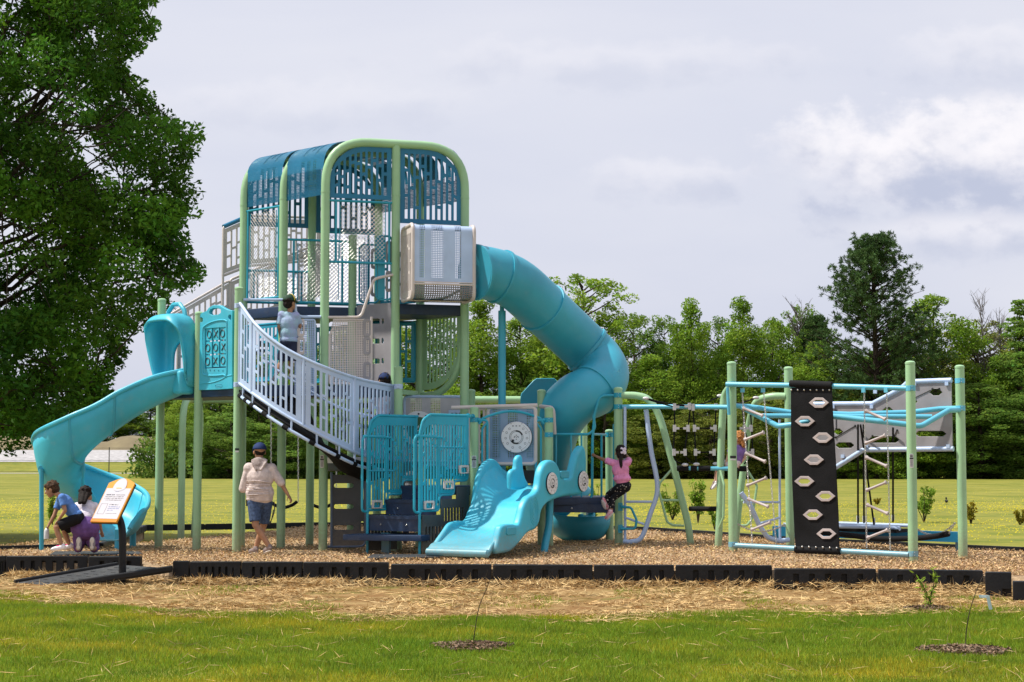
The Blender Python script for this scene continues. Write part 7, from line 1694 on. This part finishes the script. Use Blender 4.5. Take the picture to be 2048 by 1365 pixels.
mb = MB(); pants(mb, J, S, 1.1, 1.72, .008); cloth('leggings', mb, legg, gl, .007)
hair_ = hairball(gl, J['head'], Mh, S*1.05, hair_b, 1); mb = MB(); c = J['neck']; mb.tube(smoothp([c+V3((.0, -.09, .05)), c+V3((-.005, -.13, -.01)), c+V3((.0, -.135, -.07)), c+V3((-.0, -.13, -.12))], 4), [.032, .03, .028, .027, .027, .026, .025, .025, .024, .02, .016, .01, .006], 8); mb.build('ponytail', hair_b, hair_)
bow = mat('pale_bow', (.70, .62, .74), .6); mb = MB(); c = J['head']+V3((.035, -.09, .02)); 
for s, a in ((1, .5), (-1, .5), (1, -.6), (-1, -.6)): mb.ball(c+V3((.022*s, -.01, .045*a*1.0+.01)), .026, .014, .030, 6)
mb.ball(c+V3((0, -.02, 0)), .014, .014, .014, 6); remesh(mb, 'hair_bow', bow, hair_, .005, 1)
psh = mat('pink_shoe', (.75, .12, .20), .6, var=.1, vscale=18, col2=(.75, .62, .66))
for s in ('l', 'r'):
    mb = MB(); M_, c_ = shoe(mb, J[s+'a'], J[s+'t'], S*1.05); so_ = cloth('shoe', mb, psh, gl, .006, 2); mb = MB(); u_ = V3((M_[0][2], M_[1][2], M_[2][2])); mb.ball(c_-u_*.030, .036, .085, .010, 8, M_); mb.build('sole', wsh, so_)
# --- small girl sitting on the net bar
Y = 25.25; S = .62
J = dict(pel=pt(1470, 925, Y), chest=pt(1474, 905, Y-.02), neck=pt(1476, 891, Y-.02), head=pt(1476, 878, Y-.03), ls=pt(1463, 896, Y), rs=pt(1485, 897, Y-.02), le=pt(1456, 912, Y+.04), lw=pt(1452, 926, Y+.05), re=pt(1490, 915, Y-.02), rw=pt(1481, 928, Y-.04),
 lh=pt(1465, 928, Y+.02), rh=pt(1472, 928, Y-.03), lk=pt(1436, 930, Y+.28), la=pt(1430, 968, Y+.30), lt=pt(1424, 976, Y+.30), rk=pt(1440, 932, Y+.18), ra=pt(1434, 968, Y+.22), rt=pt(1427, 976, Y+.22))
Mh = basis((.4, .9, 0), (0, 0, 1)); g2_ = person('small ginger-haired girl in purple shirt sitting on the rope net bar', (J['pel'].x, Y, .1), J, S, skin_f, None, 1.0, pn={'l': V3((0, 0, -1)), 'r': V3((0, 0, -1))}, hm=Mh)
mb = MB(); torso(mb, J, S, 1.05, .013); sleeve(mb, J, 'l', S, 1, .6, .014); sleeve(mb, J, 'r', S, 1, .6, .014); cloth('shirt', mb, mat('lilac_shirt', (.24, .15, .44), **FAB), g2_, .007)
mb = MB(); pants(mb, J, S, 1.0, .9, .012, .016); cloth('shorts', mb, mat('pale_shorts', (.62, .52, .56), .8), g2_, .007); h_ = hairball(g2_, J['head'], Mh, S*1.05, hair_g, 2); mb = MB(); c = J['head']+V3((.0, -.02, .07)); mb.tube(smoothp([c, c+V3((.02, -.03, .03)), c+V3((.035, -.05, -.02)), c+V3((.035, -.06, -.08))], 3), [.02, .026, .03, .032, .032, .03, .027, .022, .016, .008], 8); mb.build('ponytail', hair_g, h_)
for s in ('l', 'r'): mb = MB(); shoe(mb, J[s+'a'], J[s+'t'], S); cloth('shoe', mb, shoe_g if s == 'l' else wsh, g2_, .007, 2)
# --- child in white on the landing behind the railing, another beyond the stairs
def stand(label, x, yh, Y, zf, S, skin, shirt, legs, capm=None, turn=0.4, hair=hair_b):
    hz_ = zat(yh, Y)-.11*S; cx_ = at(x, 900, Y).x; H_ = hz_-zf; k = H_/(1.60); P = lambda a, b, c: V3((cx_+a*k, Y+b*k, zf+c*k))
    J = dict(pel=P(0, 0, .94), chest=P(0, 0, 1.22), neck=P(0, 0, 1.44), head=P(0, -.0, 1.60), ls=P(-.17, 0, 1.38), rs=P(.17, 0, 1.38), le=P(-.24, -.02, 1.10), lw=P(-.26, .12, .88), re=P(.22, .10, 1.12), rw=P(.12, .28, 1.02), lh=P(-.085, 0, .90), rh=P(.085, 0, .90), lk=P(-.10, .03, .48), la=P(-.11, 0, .09), lt=P(-.13, .14, .05), rk=P(.10, .02, .48), ra=P(.11, -.02, .09), rt=P(.13, .12, .05))
    Mh = basis((1, turn, 0), (0, 0, 1)); o = person(label, (cx_, Y, zf), J, k*1.02, skin, None, 1.0, hm=Mh); mb = MB(); torso(mb, J, k, 1.03, .015); sleeve(mb, J, 'l', k, 1, 1.4, .014); sleeve(mb, J, 'r', k, 1, 1.4, .014); cloth('shirt', mb, shirt, o, .008)
    mb = MB(); pants(mb, J, k, 1.0, 1.85, .012); cloth('trousers', mb, legs, o, .009); hairball(o, J['head'], Mh, k, hair, fringe=False)
    if capm: capp(o, J['head'], Mh, k*1.05, capm)
    for s in ('l', 'r'): mb = MB(); shoe(mb, J[s+'a']-V3((0, 0, .02*k)), J[s+'t'], k); cloth('shoe', mb, MATS['taupe_shoe'], o, .008, 2)
stand('child in navy cap and white top half hidden behind the curved railing', 768, 750, 25.85, 1.30, .8, skin_t, mat('white_top', (.66, .62, .70), **FAB), mat('dark_trousers', (.02, .02, .03), .8), MATS['navy_cap_cloth'])
stand('person in dark jeans mostly hidden beyond the stairs', 824, 905, 27.3, 0.0, .8, skin_t, mat('grey_top', (.20, .21, .24), **FAB), mat('dark_jeans', (.02, .028, .06), .8), None)
